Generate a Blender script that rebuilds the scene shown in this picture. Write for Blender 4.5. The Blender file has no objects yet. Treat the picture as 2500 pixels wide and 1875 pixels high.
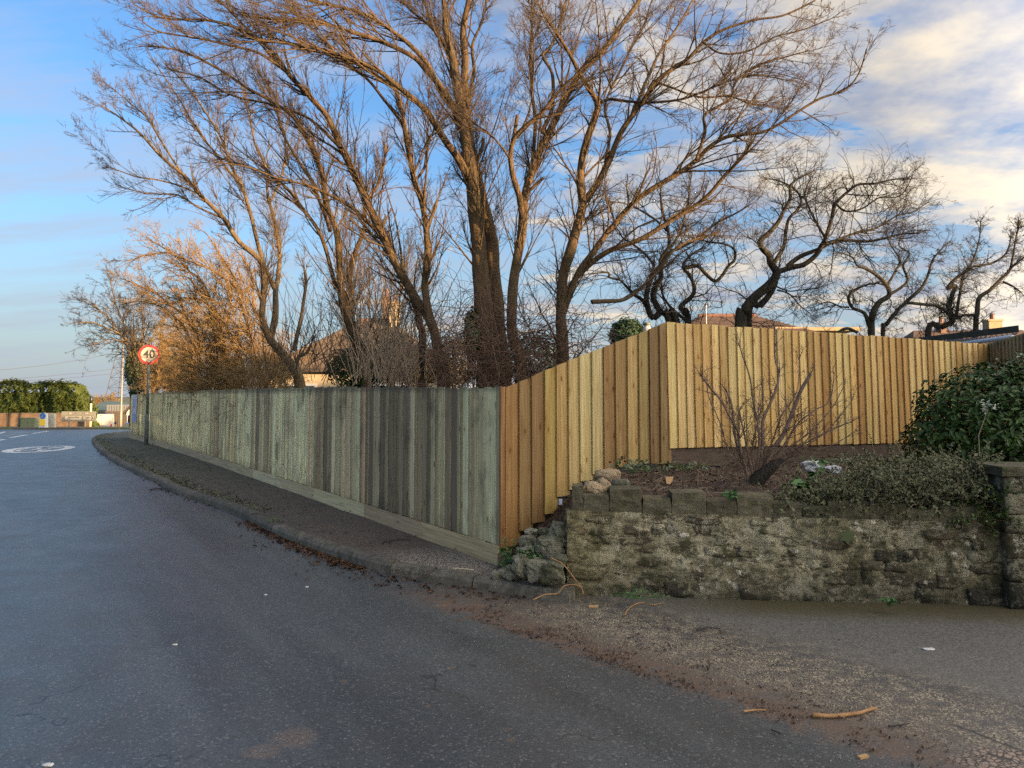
import bpy, math, random
import numpy as np
from mathutils import Vector, noise
R = random.Random(7)
rng = np.random.default_rng(7)
sc = bpy.context.scene
COL = sc.collection

# ------------------------------------------------------------------ camera
F, CX, PITCH, HZ, EYE = 1900.0, 1250.0, math.radians(4.0), 966.0, 1.6
Y0 = HZ - F * math.tan(PITCH)
cam = bpy.data.cameras.new('camera')
camo = bpy.data.objects.new('camera', cam)
COL.objects.link(camo)
camo.location = (0, 0, EYE)
camo.rotation_euler = (math.pi / 2 + PITCH, 0, 0)
cam.sensor_width = 36
cam.lens = 36 * F / 2500
cam.shift_y = -(937.5 - Y0) / 2500
cam.clip_start = 0.05
cam.clip_end = 4000
sc.camera = camo

# ------------------------------------------------------------------ light
SUN_AZ, SUN_EL = math.radians(117), math.radians(5.0)      # compass azimuth from +Y, clockwise
SD = Vector((math.sin(SUN_AZ) * math.cos(SUN_EL), math.cos(SUN_AZ) * math.cos(SUN_EL), math.sin(SUN_EL)))
sl = bpy.data.lights.new('sun', 'SUN')
sl.energy = 3.7
sl.angle = math.radians(0.6)
sl.color = (1.0, 0.64, 0.32)
slo = bpy.data.objects.new('sun', sl)
slo.rotation_euler = SD.to_track_quat('Z', 'Y').to_euler()
COL.objects.link(slo)

sc.view_settings.view_transform = 'Standard'
sc.view_settings.look = 'None'
sc.view_settings.gamma = 1
sc.view_settings.use_curve_mapping = False
sc.view_settings.exposure = 2.6
sc.render.engine = 'CYCLES'
sc.cycles.use_denoising = False
sc.cycles.max_bounces = 5
sc.cycles.use_adaptive_sampling = False
sc.cycles.transparent_max_bounces = 4


# ------------------------------------------------------------------ node helper
class NT:
    def __init__(s, nt):
        s.nt = nt
        s.N = nt.nodes
        s.L = nt.links

    def node(s, typ, ins=None, **props):
        n = s.N.new(typ)
        for k, v in props.items():
            setattr(n, k, v)
        for k, v in (ins or {}).items():
            sock = n.inputs[k]
            if isinstance(v, bpy.types.NodeSocket):
                s.L.new(v, sock)
            elif v is not None:
                if hasattr(sock, 'default_value') and not isinstance(sock.default_value, (float, int)) and isinstance(v, (int, float)):
                    v = (v,) * len(sock.default_value)
                if isinstance(v, tuple) and sock.type == 'RGBA' and len(v) == 3:
                    v = v + (1,)
                sock.default_value = v
        return n

    def m(s, op, a, b=0.5, c=0.5, clamp=False):
        n = s.node('ShaderNodeMath', {0: a, 1: b, 2: c}, operation=op)
        n.use_clamp = clamp
        return n.outputs[0]

    def vm(s, op, a, b=(0, 0, 0)):
        n = s.node('ShaderNodeVectorMath', {0: a, 1: b}, operation=op)
        return n.outputs['Value'] if op in ('LENGTH', 'DISTANCE', 'DOT_PRODUCT') else n.outputs[0]

    def scale(s, v, sx, sy, sz):
        return s.vm('MULTIPLY', v, (sx, sy, sz))

    def noise(s, v, sc_, det=3, rough=.55, out=0, dist=0.0):
        return s.node('ShaderNodeTexNoise', {'Vector': v, 'Scale': sc_, 'Detail': det, 'Roughness': rough, 'Distortion': dist}).outputs[out]

    def vor(s, v, sc_, feature='F1', out='Distance', rnd=1.0):
        return s.node('ShaderNodeTexVoronoi', {'Vector': v, 'Scale': sc_, 'Randomness': rnd}, feature=feature).outputs[out]

    def ramp(s, f, stops, interp='LINEAR'):
        n = s.node('ShaderNodeValToRGB', {'Fac': f})
        cr = n.color_ramp
        cr.interpolation = interp
        while len(cr.elements) < len(stops):
            cr.elements.new(0.5)
        for e, (p, c) in zip(cr.elements, stops):
            e.position = p
            e.color = (c, c, c, 1) if isinstance(c, (int, float)) else tuple(c) + (1,)
        return n.outputs[0]

    def step(s, v, a, b):
        return s.node('ShaderNodeMapRange', {'Value': v, 'From Min': a, 'From Max': b, 'To Min': 0.0, 'To Max': 1.0}, interpolation_type='SMOOTHSTEP').outputs[0]

    def mix(s, f, a, b, blend='MIX'):
        n = s.node('ShaderNodeMix', data_type='RGBA', blend_type=blend)
        for sock, v in ((n.inputs[0], f), (n.inputs[6], a), (n.inputs[7], b)):
            if isinstance(v, bpy.types.NodeSocket):
                s.L.new(v, sock)
            elif sock.type == 'RGBA':
                sock.default_value = ((v, v, v, 1) if isinstance(v, (int, float)) else tuple(v[:3]) + (1,))
            else:
                sock.default_value = v
        return n.outputs[2]

    def xyz(s, v):
        n = s.node('ShaderNodeSeparateXYZ', {0: v})
        return n.outputs[0], n.outputs[1], n.outputs[2]


def mat(name, build=None, color=(.5, .5, .5), rough=.8, metallic=0.0, spec=.5):
    m = bpy.data.materials.new(name)
    m.use_nodes = True
    t = NT(m.node_tree)
    b = m.node_tree.nodes['Principled BSDF']
    b.inputs['Roughness'].default_value = rough
    b.inputs['Metallic'].default_value = metallic
    b.inputs['Specular IOR Level'].default_value = spec
    b.inputs['Base Color'].default_value = tuple(color) + (1,)
    if build:
        build(t, b)
    return m


def bump(t, b, h, strength=.5, dist=.01):
    n = t.node('ShaderNodeBump', {'Height': h, 'Strength': strength, 'Distance': dist})
    t.L.new(n.outputs[0], b.inputs['Normal'])


def geo(t):
    return t.node('ShaderNodeNewGeometry').outputs['Position']


def objc(t):
    return t.node('ShaderNodeTexCoord').outputs['Object']


def oinfo(t, out):
    return t.node('ShaderNodeObjectInfo').outputs[out]


# ------------------------------------------------------------------ world
w = bpy.data.worlds.new('World')
sc.world = w
w.use_nodes = True
t = NT(w.node_tree)
bg = w.node_tree.nodes['Background']
sky = t.node('ShaderNodeTexSky', sky_type='NISHITA')
sky.sun_disc = False
sky.sun_elevation = SUN_EL
sky.sun_rotation = SUN_AZ
sky.air_density = 1.0
sky.dust_density = 1.2
sky.ozone_density = 2.4
d = t.node('ShaderNodeTexCoord').outputs['Generated']
dx, dy, dz = t.xyz(d)
up = t.m('ADD', t.m('MAXIMUM', dz, 0.0), 0.16)
px = t.m('DIVIDE', dx, up)
py = t.m('DIVIDE', dy, up)
pv = t.node('ShaderNodeCombineXYZ', {0: px, 1: py, 2: 0.0}).outputs[0]
big = t.noise(t.vm('ADD', pv, (3.1, 1.7, 0)), 0.55, 2, .5)
med = t.noise(t.vm('ADD', t.scale(pv, .8, 1.25, 1), (7.3, 2.2, 0)), 2.3, 9, .62, dist=.25)
# wind-drawn high cloud, thicker towards the east (+X); more added unseen behind and overhead
cov = t.m('ADD', t.m('ADD', t.m('MULTIPLY', big, .45), t.m('MULTIPLY', med, 1.25)), -0.225)
cov = t.m('ADD', cov, t.m('MULTIPLY', t.m('ADD', dx, -0.14), 0.42))
cov = t.m('ADD', cov, t.m('MULTIPLY', t.m('MAXIMUM', t.m('MULTIPLY', dy, -1.0), 0.0), 0.22))  # extra cover behind the view, added to warm the ambient light
cov = t.m('ADD', cov, t.m('MULTIPLY', t.m('MAXIMUM', t.m('SUBTRACT', dz, .45), 0.0), 0.20))  # extra cover above the view, added for the same warm fill
cloud = t.ramp(cov, [(.615, 0.0), (.665, .62), (.77, .95)])
skyc = t.mix(1.0, sky.outputs[0], (0.53, 0.645, 0.80), 'MULTIPLY')
# clouds: lit cream on the sun's side of each puff, grey-blue bellies; brightened towards the sun to lift the ambient light
shade = t.noise(t.vm('ADD', pv, (1.2, 5.5, 0)), 2.4, 6, .6)
sunward = t.m('MAXIMUM', t.vm('DOT_PRODUCT', d, tuple(SD)), 0.0)
glow = t.m('ADD', 1.0, t.m('MULTIPLY', t.m('POWER', sunward, 1.3), 5.5))
ccol = t.mix(t.ramp(shade, [(.36, 0.0), (.60, 1.0)]), (.56, .66, .90), (1.52, 1.32, 1.04))
ccol = t.vm('SCALE', ccol)
t.L.new(glow, ccol.node.inputs['Scale'])
veil = t.ramp(t.noise(t.vm('ADD', t.scale(pv, .55, 1.7, 1), (2, 8, 0)), 1.7, 7, .62), [(.44, 0.0), (.64, .60)])
skyc = t.mix(veil, skyc, (.88, .94, 1.12))
hzn = t.m('SUBTRACT', 1.0, t.step(dz, -.02, .34))
skyc = t.mix(t.m('MULTIPLY', hzn, .80), skyc, (.78, .90, 1.08))
final = t.mix(cloud, skyc, ccol)
t.L.new(final, bg.inputs[0])
bg.inputs[1].default_value = 0.10


# ------------------------------------------------------------------ projection: pixel of the 2500x1875 photograph -> place
def ray(px_, py_):
    xc = (px_ - CX) / F
    yc = (Y0 - py_) / F
    c, s = math.cos(PITCH), math.sin(PITCH)
    return Vector((xc, c - yc * s, s + yc * c))


def W(px_, py_, Y=None, z=None):
    r = ray(px_, py_)
    k = (z - EYE) / r.z if z is not None else Y / r.y
    return Vector((r.x * k, r.y * k, EYE + r.z * k))


def g(x, y):
    """ground height: level here, falling away down the road"""
    h = 0.0 if y < 16 else (-0.026 * (y - 16) ** 2 / 40.0 if y < 36 else -0.026 * (y - 26))
    if y > 61.5:
        h -= 1.1 * min(1.0, (y - 61.5) / 5.0)
    return max(h, -2.7)


def WG(px_, py_):
    r = ray(px_, py_)
    k = 1.0
    for i in range(60):
        p = r * k
        h = g(p.x, p.y)
        k2 = (h - EYE) / r.z
        k = k * .5 + k2 * .5
    return Vector((r.x * k, r.y * k, EYE + r.z * k))


# ------------------------------------------------------------------ object helpers
def setp(o, label=None, cat=None, group=None, kind=None):
    if label: o['label'] = label
    if cat: o['category'] = cat
    if group: o['group'] = group
    if kind: o['kind'] = kind
    return o


def empty(name, loc=(0, 0, 0), label=None, cat=None, group=None, kind=None, rotz=0):
    o = bpy.data.objects.new(name, None)
    o.empty_display_size = .2
    COL.objects.link(o)
    o.location = loc
    o.rotation_euler = (0, 0, rotz)
    return setp(o, label, cat, group, kind)


def link(name, me, parent=None, m=None, loc=None):
    if m is not None and len(me.materials) == 0:
        me.materials.append(m)
    o = bpy.data.objects.new(name, me)
    COL.objects.link(o)
    if parent is not None:
        o.parent = parent
    if loc is not None:
        o.location = loc
    return o


def mesh(name, V, Fc, m=None, smooth=False):
    me = bpy.data.meshes.new(name)
    me.from_pydata([tuple(v) for v in V], [], Fc)
    if m: me.materials.append(m)
    if smooth:
        me.polygons.foreach_set('use_smooth', [True] * len(me.polygons))
    me.update()
    return me


def np_mesh(name, V, Q, m=None, smooth=True):
    """V (n,3), Q (k,3|4) arrays"""
    me = bpy.data.meshes.new(name)
    V = np.ascontiguousarray(V, dtype=np.float32)
    Q = np.ascontiguousarray(Q, dtype=np.int32)
    n = Q.shape[1]
    me.vertices.add(len(V))
    me.vertices.foreach_set('co', V.ravel())
    me.loops.add(Q.size)
    me.loops.foreach_set('vertex_index', Q.ravel())
    me.polygons.add(len(Q))
    me.polygons.foreach_set('loop_start', np.arange(0, Q.size, n, dtype=np.int32))
    me.polygons.foreach_set('loop_total', np.full(len(Q), n, dtype=np.int32))
    if smooth:
        me.polygons.foreach_set('use_smooth', np.ones(len(Q), dtype=bool))
    me.update(calc_edges=True)
    if m: me.materials.append(m)
    return me


class MB:
    """collects simple solids into one mesh"""
    def __init__(s):
        s.V = []
        s.F = []

    def add(s, V, Fc):
        n = len(s.V)
        s.V += [tuple(v) for v in V]
        s.F += [tuple(i + n for i in f) for f in Fc]
        return s

    def box(s, c, size, rz=0.0, taper=1.0):
        hx, hy, hz = size[0] / 2, size[1] / 2, size[2] / 2
        ca, sa = math.cos(rz), math.sin(rz)
        V = []
        for k in (-1, 1):
            tt = taper if k > 0 else 1
            for i, j in ((-1, -1), (1, -1), (1, 1), (-1, 1)):
                x, y = i * hx * tt, j * hy * tt
                V.append((c[0] + x * ca - y * sa, c[1] + x * sa + y * ca, c[2] + k * hz))
        return s.add(V, [(0, 3, 2, 1), (4, 5, 6, 7), (0, 1, 5, 4), (1, 2, 6, 5), (2, 3, 7, 6), (3, 0, 4, 7)])

    def tube(s, pts, rads, n=8, cap=True):
        pts = [Vector(p) for p in pts]
        if isinstance(rads, (int, float)): rads = [rads] * len(pts)
        base = len(s.V)
        for i, p in enumerate(pts):
            tg = (pts[min(i + 1, len(pts) - 1)] - pts[max(i - 1, 0)]).normalized()
            ref = Vector((0, 0, 1)) if abs(tg.z) < .9 else Vector((1, 0, 0))
            u = tg.cross(ref).normalized()
            v = tg.cross(u)
            for k in range(n):
                a = 2 * math.pi * k / n
                s.V.append(tuple(p + (u * math.cos(a) + v * math.sin(a)) * rads[i]))
        for i in range(len(pts) - 1):
            for k in range(n):
                a, b_ = base + i * n + k, base + i * n + (k + 1) % n
                s.F.append((a, b_, b_ + n, a + n))
        if cap:
            s.F.append(tuple(base + k for k in range(n))[::-1])
            s.F.append(tuple(base + (len(pts) - 1) * n + k for k in range(n)))
        return s

    def prism(s, poly, y0, y1):
        """polygon in xz extruded from y0 to y1"""
        n = len(poly)
        V = [(x, y0, z) for x, z in poly] + [(x, y1, z) for x, z in poly]
        Fc = [tuple(range(n)), tuple(range(2 * n - 1, n - 1, -1))]
        Fc += [(i, i + n, (i + 1) % n + n, (i + 1) % n) for i in range(n)]
        return s.add(V, Fc)

    def build(s, name, m, parent=None, smooth=False, loc=None):
        return link(name, mesh(name, s.V, s.F, m, smooth), parent, loc=loc)


def text_mesh(name, body, size, m, loc, parent=None, rot=(math.pi / 2, 0, 0), extrude=.002, align='CENTER', sx=1.0, sy=1.0, bold=0.0):
    cu = bpy.data.curves.new(name, 'FONT')
    cu.body = body
    cu.size = size
    cu.extrude = extrude
    cu.offset = bold
    cu.align_x = align
    cu.align_y = 'CENTER'
    to = bpy.data.objects.new(name, cu)
    COL.objects.link(to)
    bpy.context.view_layer.update()
    me = bpy.data.meshes.new_from_object(to)
    bpy.data.objects.remove(to)
    me.materials.clear()
    me.materials.append(m)
    o = link(name, me, parent)
    o.location = loc
    o.rotation_euler = rot
    o.scale = (sx, sy, 1)
    return o


def sstep(a, b, x):
    k = min(1, max(0, (x - a) / (b - a)))
    return k * k * (3 - 2 * k)

# ================================================================== MATERIALS
def spots(t, P, lst):
    """union of soft blotches at ground positions, returns 0..1"""
    tot = None
    wob = t.m('MULTIPLY', t.m('ADD', t.noise(P, 14, 3), -0.5), 0.9)
    for (x, y, rx, ry) in lst:
        q = t.vm('MULTIPLY', t.vm('ADD', P, (-x, -y, 0)), (1 / rx, 1 / ry, 0))
        dd = t.m('ADD', t.vm('LENGTH', q), wob)
        s_ = t.m('SUBTRACT', 1.0, t.step(dd, .55, 1.1))
        tot = s_ if tot is None else t.m('MAXIMUM', tot, s_)
    return tot


def gp(px_, py_):
    p = W(px_, py_, z=0)
    return p


def asphalt(t, b):
    P = geo(t)
    x, y, z = t.xyz(P)
    A = gp(1150, 1514)
    B = gp(2176, 1856)
    dr = (B - A)
    dr.z = 0
    dr.normalize()
    nx, ny = -dr.y, dr.x
    v = t.m('ADD', t.m('MULTIPLY', t.m('ADD', x, -A.x), nx), t.m('MULTIPLY', t.m('ADD', y, -A.y), ny))
    u = t.m('ADD', t.m('MULTIPLY', t.m('ADD', x, -A.x), dr.x), t.m('MULTIPLY', t.m('ADD', y, -A.y), dr.y))
    n1 = t.noise(P, 2.2, 5, .6)
    n2 = t.noise(P, 9, 4, .65)
    n3 = t.noise(P, 60, 3, .7)
    cell = t.node('ShaderNodeTexVoronoi', {'Vector': P, 'Scale': 95.0})
    cr = t.xyz(cell.outputs['Color'])[0]
    base = t.mix(cr, (.042, .047, .048), (.076, .084, .087))
    base = t.mix(t.ramp(t.noise(P, .45, 4, .6), [(.35, 0), (.65, 1)]), base, t.mix(1, base, (.75, .75, .75), 'MULTIPLY'))
    base = t.mix(t.ramp(n1, [(.4, 0), (.75, .5)]), base, (.06, .055, .05))
    tv = t.m('ADD', t.m('MULTIPLY', x, .846), t.m('MULTIPLY', y, .533))
    tcv = t.node('ShaderNodeCombineXYZ', {0: tv, 1: t.m('MULTIPLY', t.m('ADD', t.m('MULTIPLY', x, -.533), t.m('MULTIPLY', y, .846)), .10), 2: 0.0}).outputs[0]
    track = t.noise(tcv, 1.5, 3, .55)
    base = t.mix(t.ramp(track, [(.40, 0), (.60, 1)]), t.mix(1, base, (.78, .78, .78), 'MULTIPLY'), t.mix(1, base, (1.22, 1.22, 1.22), 'MULTIPLY'))
    crk = t.vor(t.vm('ADD', P, t.vm('SCALE', t.node('ShaderNodeTexNoise', {'Vector': P, 'Scale': 3.0}).outputs[1])), .42, 'DISTANCE_TO_EDGE')
    crm = t.m('MULTIPLY', t.m('SUBTRACT', 1.0, t.step(crk, .002, .007)), t.ramp(t.noise(P, .8, 2), [(.50, 0), (.60, .75)]))
    base = t.mix(crm, base, (.014, .013, .012))
    chips = t.ramp(cr, [(.93, 0), (.96, 1)], 'LINEAR')
    base = t.mix(t.m('MULTIPLY', chips, .4), base, (.20, .19, .17))
    # older worn tarmac of the driveway
    drive = t.m('MULTIPLY', t.step(t.m('ADD', v, t.m('MULTIPLY', n2, .25)), 1.05, 1.5), t.step(u, -1.8, -.8))
    base = t.mix(drive, base, t.mix(cr, (.055, .053, .045), (.140, .130, .110)))
    # silt and leaf mould swept into the mouth of the driveway
    vv = t.m('ADD', t.m('ADD', v, t.m('MULTIPLY', t.m('ADD', n2, -.5), .55)), t.m('MULTIPLY', t.m('ADD', n3, -.5), .22))
    edge = t.step(vv, -.08, .16)
    out = t.m('SUBTRACT', 1.0, t.step(t.m('ADD', v, t.m('MULTIPLY', n1, .5)), .75, 1.7))
    along = t.m('MULTIPLY', t.step(u, -1.5, -.3), t.m('SUBTRACT', 1.0, t.step(u, 2.5, 4.5)))
    dirt = t.m('MULTIPLY', t.m('MULTIPLY', edge, out), along)
    dcol = t.mix(t.ramp(n3, [(.35, 0), (.65, 1)]), (.045, .031, .020), (.135, .100, .068))
    red = t.m('SUBTRACT', 1.0, t.step(t.m('ADD', v, t.m('MULTIPLY', t.m('ADD', n1, -.5), .3)), .10, .42))
    dcol = t.mix(t.m('MULTIPLY', red, .38), dcol, (.13, .06, .028))
    base = t.mix(t.m('MULTIPLY', dirt, t.ramp(n2, [(.30, .45), (.55, .92)])), base, dcol)
    # pale grit ground into the silt
    vg = t.node('ShaderNodeTexVoronoi', {'Vector': P, 'Scale': 130.0})
    gr = t.xyz(vg.outputs['Color'])[1]
    gm = t.m('MULTIPLY', t.step(v, .18, .55), t.m('SUBTRACT', 1.0, t.step(v, .85, 1.5)))
    gm = t.m('MULTIPLY', gm, t.m('MULTIPLY', t.step(u, -.3, .5), t.ramp(n2, [(.38, 0), (.6, 1)])))
    base = t.mix(t.m('MULTIPLY', gm, t.ramp(gr, [(.60, 0), (.72, 1)])), base, (.33, .28, .19))
    # moss in the angle of the wall
    wd = t.m('SUBTRACT', t.m('ADD', 6.27, t.m('MULTIPLY', x, -.1)), y)
    moss = t.m('SUBTRACT', 1.0, t.step(t.m('ADD', wd, t.m('MULTIPLY', n2, .3)), .20, .62))
    moss = t.m('MULTIPLY', moss, t.step(x, .9, 2.0))
    base = t.mix(t.m('MULTIPLY', moss, .85), base, t.mix(n3, (.018, .018, .006), (.09, .07, .018)))
    st = spots(t, P, [(gp(a, c).x, gp(a, c).y, r1, r2) for a, c, r1, r2 in (
        (720, 1800, .13, .12), (640, 1835, .10, .09), (838, 1662, .03, .03), (1100, 1632, .03, .04), (1237, 1780, .022, .03),
        (1250, 1808, .022, .03), (1075, 1478, .07, .05), (1045, 1724, .02, .02), (1165, 1478, .09, .04))])
    base = t.mix(t.m('MULTIPLY', st, t.ramp(n3, [(.4, .05), (.66, .45)])), base, (.24, .14, .07))
    S1, S2 = gp(2290, 1755), gp(2520, 1842)
    sd_ = (S2 - S1).normalized()
    sv = t.m('ADD', t.m('MULTIPLY', t.m('ADD', x, -S1.x), -sd_.y), t.m('MULTIPLY', t.m('ADD', y, -S1.y), sd_.x))
    su = t.m('ADD', t.m('MULTIPLY', t.m('ADD', x, -S1.x), sd_.x), t.m('MULTIPLY', t.m('ADD', y, -S1.y), sd_.y))
    seam = t.m('SUBTRACT', 1.0, t.step(t.m('ABSOLUTE', t.m('ADD', sv, t.m('MULTIPLY', t.m('ADD', n2, -.5), .05))), .004, .016))
    seam = t.m('MULTIPLY', seam, t.step(su, .0, .12))
    base = t.mix(t.m('MULTIPLY', seam, .85), base, (.012, .011, .010))
    pt = spots(t, P, [(gp(2470, 1860).x, gp(2470, 1860).y, .28, .16)])
    cob = t.vor(P, 34, 'DISTANCE_TO_EDGE')
    base = t.mix(pt, base, t.mix(t.ramp(cob, [(.03, 0), (.2, 1)]), (.03, .026, .022), (.26, .19, .14)))
    t.L.new(base, b.inputs['Base Color'])
    rr = t.m('ADD', t.m('ADD', t.m('MULTIPLY', n1, .26), .20), t.m('MULTIPLY', track, .16))
    rr = t.m('ADD', rr, t.m('MULTIPLY', t.m('MAXIMUM', dirt, drive), .25))
    t.L.new(rr, b.inputs['Roughness'])
    hgt = t.m('ADD', t.m('MULTIPLY', cell.outputs['Distance'], -.6), t.m('MULTIPLY', n3, .5))
    hgt = t.m('ADD', hgt, t.m('MULTIPLY', dirt, t.m('MULTIPLY', n2, 1.5)))
    bump(t, b, hgt, .38, .007)


def pavement_m(t, b):
    P = geo(t)
    x, y, z = t.xyz(P)
    n1 = t.noise(P, 3, 5, .65)
    n2 = t.noise(P, 70, 3, .7)
    cr = t.xyz(t.node('ShaderNodeTexVoronoi', {'Vector': P, 'Scale': 110.0}).outputs['Color'])[0]
    c = t.mix(n2, (.042, .029, .019), (.105, .077, .052))
    c = t.mix(t.ramp(cr, [(.93, 0), (.95, .6)]), c, (.25, .23, .2))
    mossf = t.m('MULTIPLY', t.step(y, 9, 20), t.ramp(n1, [(.35, .25), (.6, .95)]))
    c = t.mix(mossf, c, (.055, .062, .026))
    c = t.mix(t.ramp(n1, [(.45, 0), (.7, .55)]), c, (.028, .02, .016))
    near = t.m('SUBTRACT', 1.0, t.step(t.vm('DISTANCE', P, (-.75, 7.05, .1)), .35, 1.0))
    c = t.mix(t.m('MULTIPLY', near, t.ramp(cr, [(.55, 0), (.65, .8)])), c, (.30, .27, .22))
    t.L.new(c, b.inputs['Base Color'])
    b.inputs['Roughness'].default_value = .8
    bump(t, b, t.m('ADD', n2, t.m('MULTIPLY', n1, 1.5)), .6, .012)


def board_m(greyness, horiz=False):
    def f(t, b):
        o = objc(t)
        if horiz:
            hx, hy, hz_ = t.xyz(o)
            o = t.node('ShaderNodeCombineXYZ', {0: hz_, 1: hy, 2: hx}).outputs[0]
        rnd = oinfo(t, 'Random')
        off = t.node('ShaderNodeCombineXYZ', {0: t.m('MULTIPLY', rnd, 37.0), 1: t.m('MULTIPLY', rnd, 11.0), 2: t.m('MULTIPLY', rnd, 53.0)}).outputs[0]
        q = t.vm('ADD', o, off)
        g1 = t.noise(t.scale(q, 60, 60, 1.3), 1.0, 5, .6, dist=.4)
        g2 = t.noise(t.scale(q, 150, 150, 2.5), 1.0, 3, .6)
        warp = t.noise(t.scale(q, 12, 12, 2.2), 1.0, 3, .5)
        kn = t.vor(t.vm('ADD', t.scale(q, 9, 9, 4.0), t.node('ShaderNodeCombineXYZ', {0: 0, 1: 0, 2: t.m('MULTIPLY', warp, .3)}).outputs[0]), 1.0)
        knot = t.m('SUBTRACT', 1.0, t.step(kn, .05, .15))
        halo = t.m('SUBTRACT', 1.0, t.step(kn, .10, .34))
        col = oinfo(t, 'Color')
        c = t.mix(t.ramp(g1, [(.35, 0), (.68, 1)]), t.mix(1, col, (.80, .76, .70) if greyness else (.66, .59, .50), 'MULTIPLY'), t.mix(1, col, (1.18, 1.16, 1.10) if greyness else (1.12, 1.12, 1.04), 'MULTIPLY'))
        c = t.mix(t.ramp(g2, [(.35, .5), (.60, 0)]), c, t.mix(1, col, (.45, .38, .33), 'MULTIPLY'))
        c = t.mix(t.m('MULTIPLY', halo, .30 if greyness else .55), c, t.mix(1, col, (.62, .47, .34), 'MULTIPLY'))
        c = t.mix(t.m('MULTIPLY', knot, .92), c, t.mix(1, col, (.28, .19, .14), 'MULTIPLY'))
        ox, oy, oz = t.xyz(o)
        P = geo(t)
        pz = t.xyz(P)[2]
        if horiz:
            s1 = t.noise(t.scale(q, 16, 16, 1.2), 1.0, 4, .6)
            c = t.mix(t.ramp(s1, [(.50, 0), (.72, .55)]), c, t.mix(1, col, (.45, .42, .36), 'MULTIPLY'))
        elif greyness:
            # algae and damp streaking the old boards
            s1 = t.noise(t.scale(q, 26, 26, .9), 1.0, 4, .65)
            c = t.mix(t.ramp(s1, [(.52, 0), (.68, .55)]), c, t.mix(1, col, (.50, .51, .42), 'MULTIPLY'))
            s2 = t.noise(t.scale(P, 2.4, 2.4, 1.6), 1.0, 5, .6)
            c = t.mix(t.ramp(s2, [(.53, 0), (.68, .60)]), c, (.05, .045, .030))
            s3 = t.noise(t.scale(P, 1.3, 1.3, 1.1), 1.0, 4, .6)
            c = t.mix(t.ramp(s3, [(.60, 0), (.74, .5)]), c, (.17, .10, .07))
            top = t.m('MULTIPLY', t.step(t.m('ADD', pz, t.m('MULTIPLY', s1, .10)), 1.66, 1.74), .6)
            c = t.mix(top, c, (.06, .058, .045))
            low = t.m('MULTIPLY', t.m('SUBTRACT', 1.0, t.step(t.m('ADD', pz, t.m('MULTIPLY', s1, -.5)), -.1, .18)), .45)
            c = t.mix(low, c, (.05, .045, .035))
        else:
            s1 = t.noise(t.scale(q, 14, 14, 1.5), 1.0, 4, .6)
            c = t.mix(t.ramp(s1, [(.50, 0), (.72, .55)]), c, t.mix(1, col, (.62, .45, .26), 'MULTIPLY'))
            s2 = t.noise(t.scale(P, 1.5, 1.5, .8), 1.0, 3, .6)
            c = t.mix(t.ramp(s2, [(.52, 0), (.7, .35)]), c, t.mix(1, col, (.70, .55, .42), 'MULTIPLY'))
        t.L.new(c, b.inputs['Base Color'])
        b.inputs['Roughness'].default_value = .78
        b.inputs['Specular IOR Level'].default_value = .25
        bump(t, b, t.m('ADD', t.m('ADD', g1, t.m('MULTIPLY', g2, .6)), t.m('MULTIPLY', knot, -.6)), .35, .004)
    return f


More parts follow.
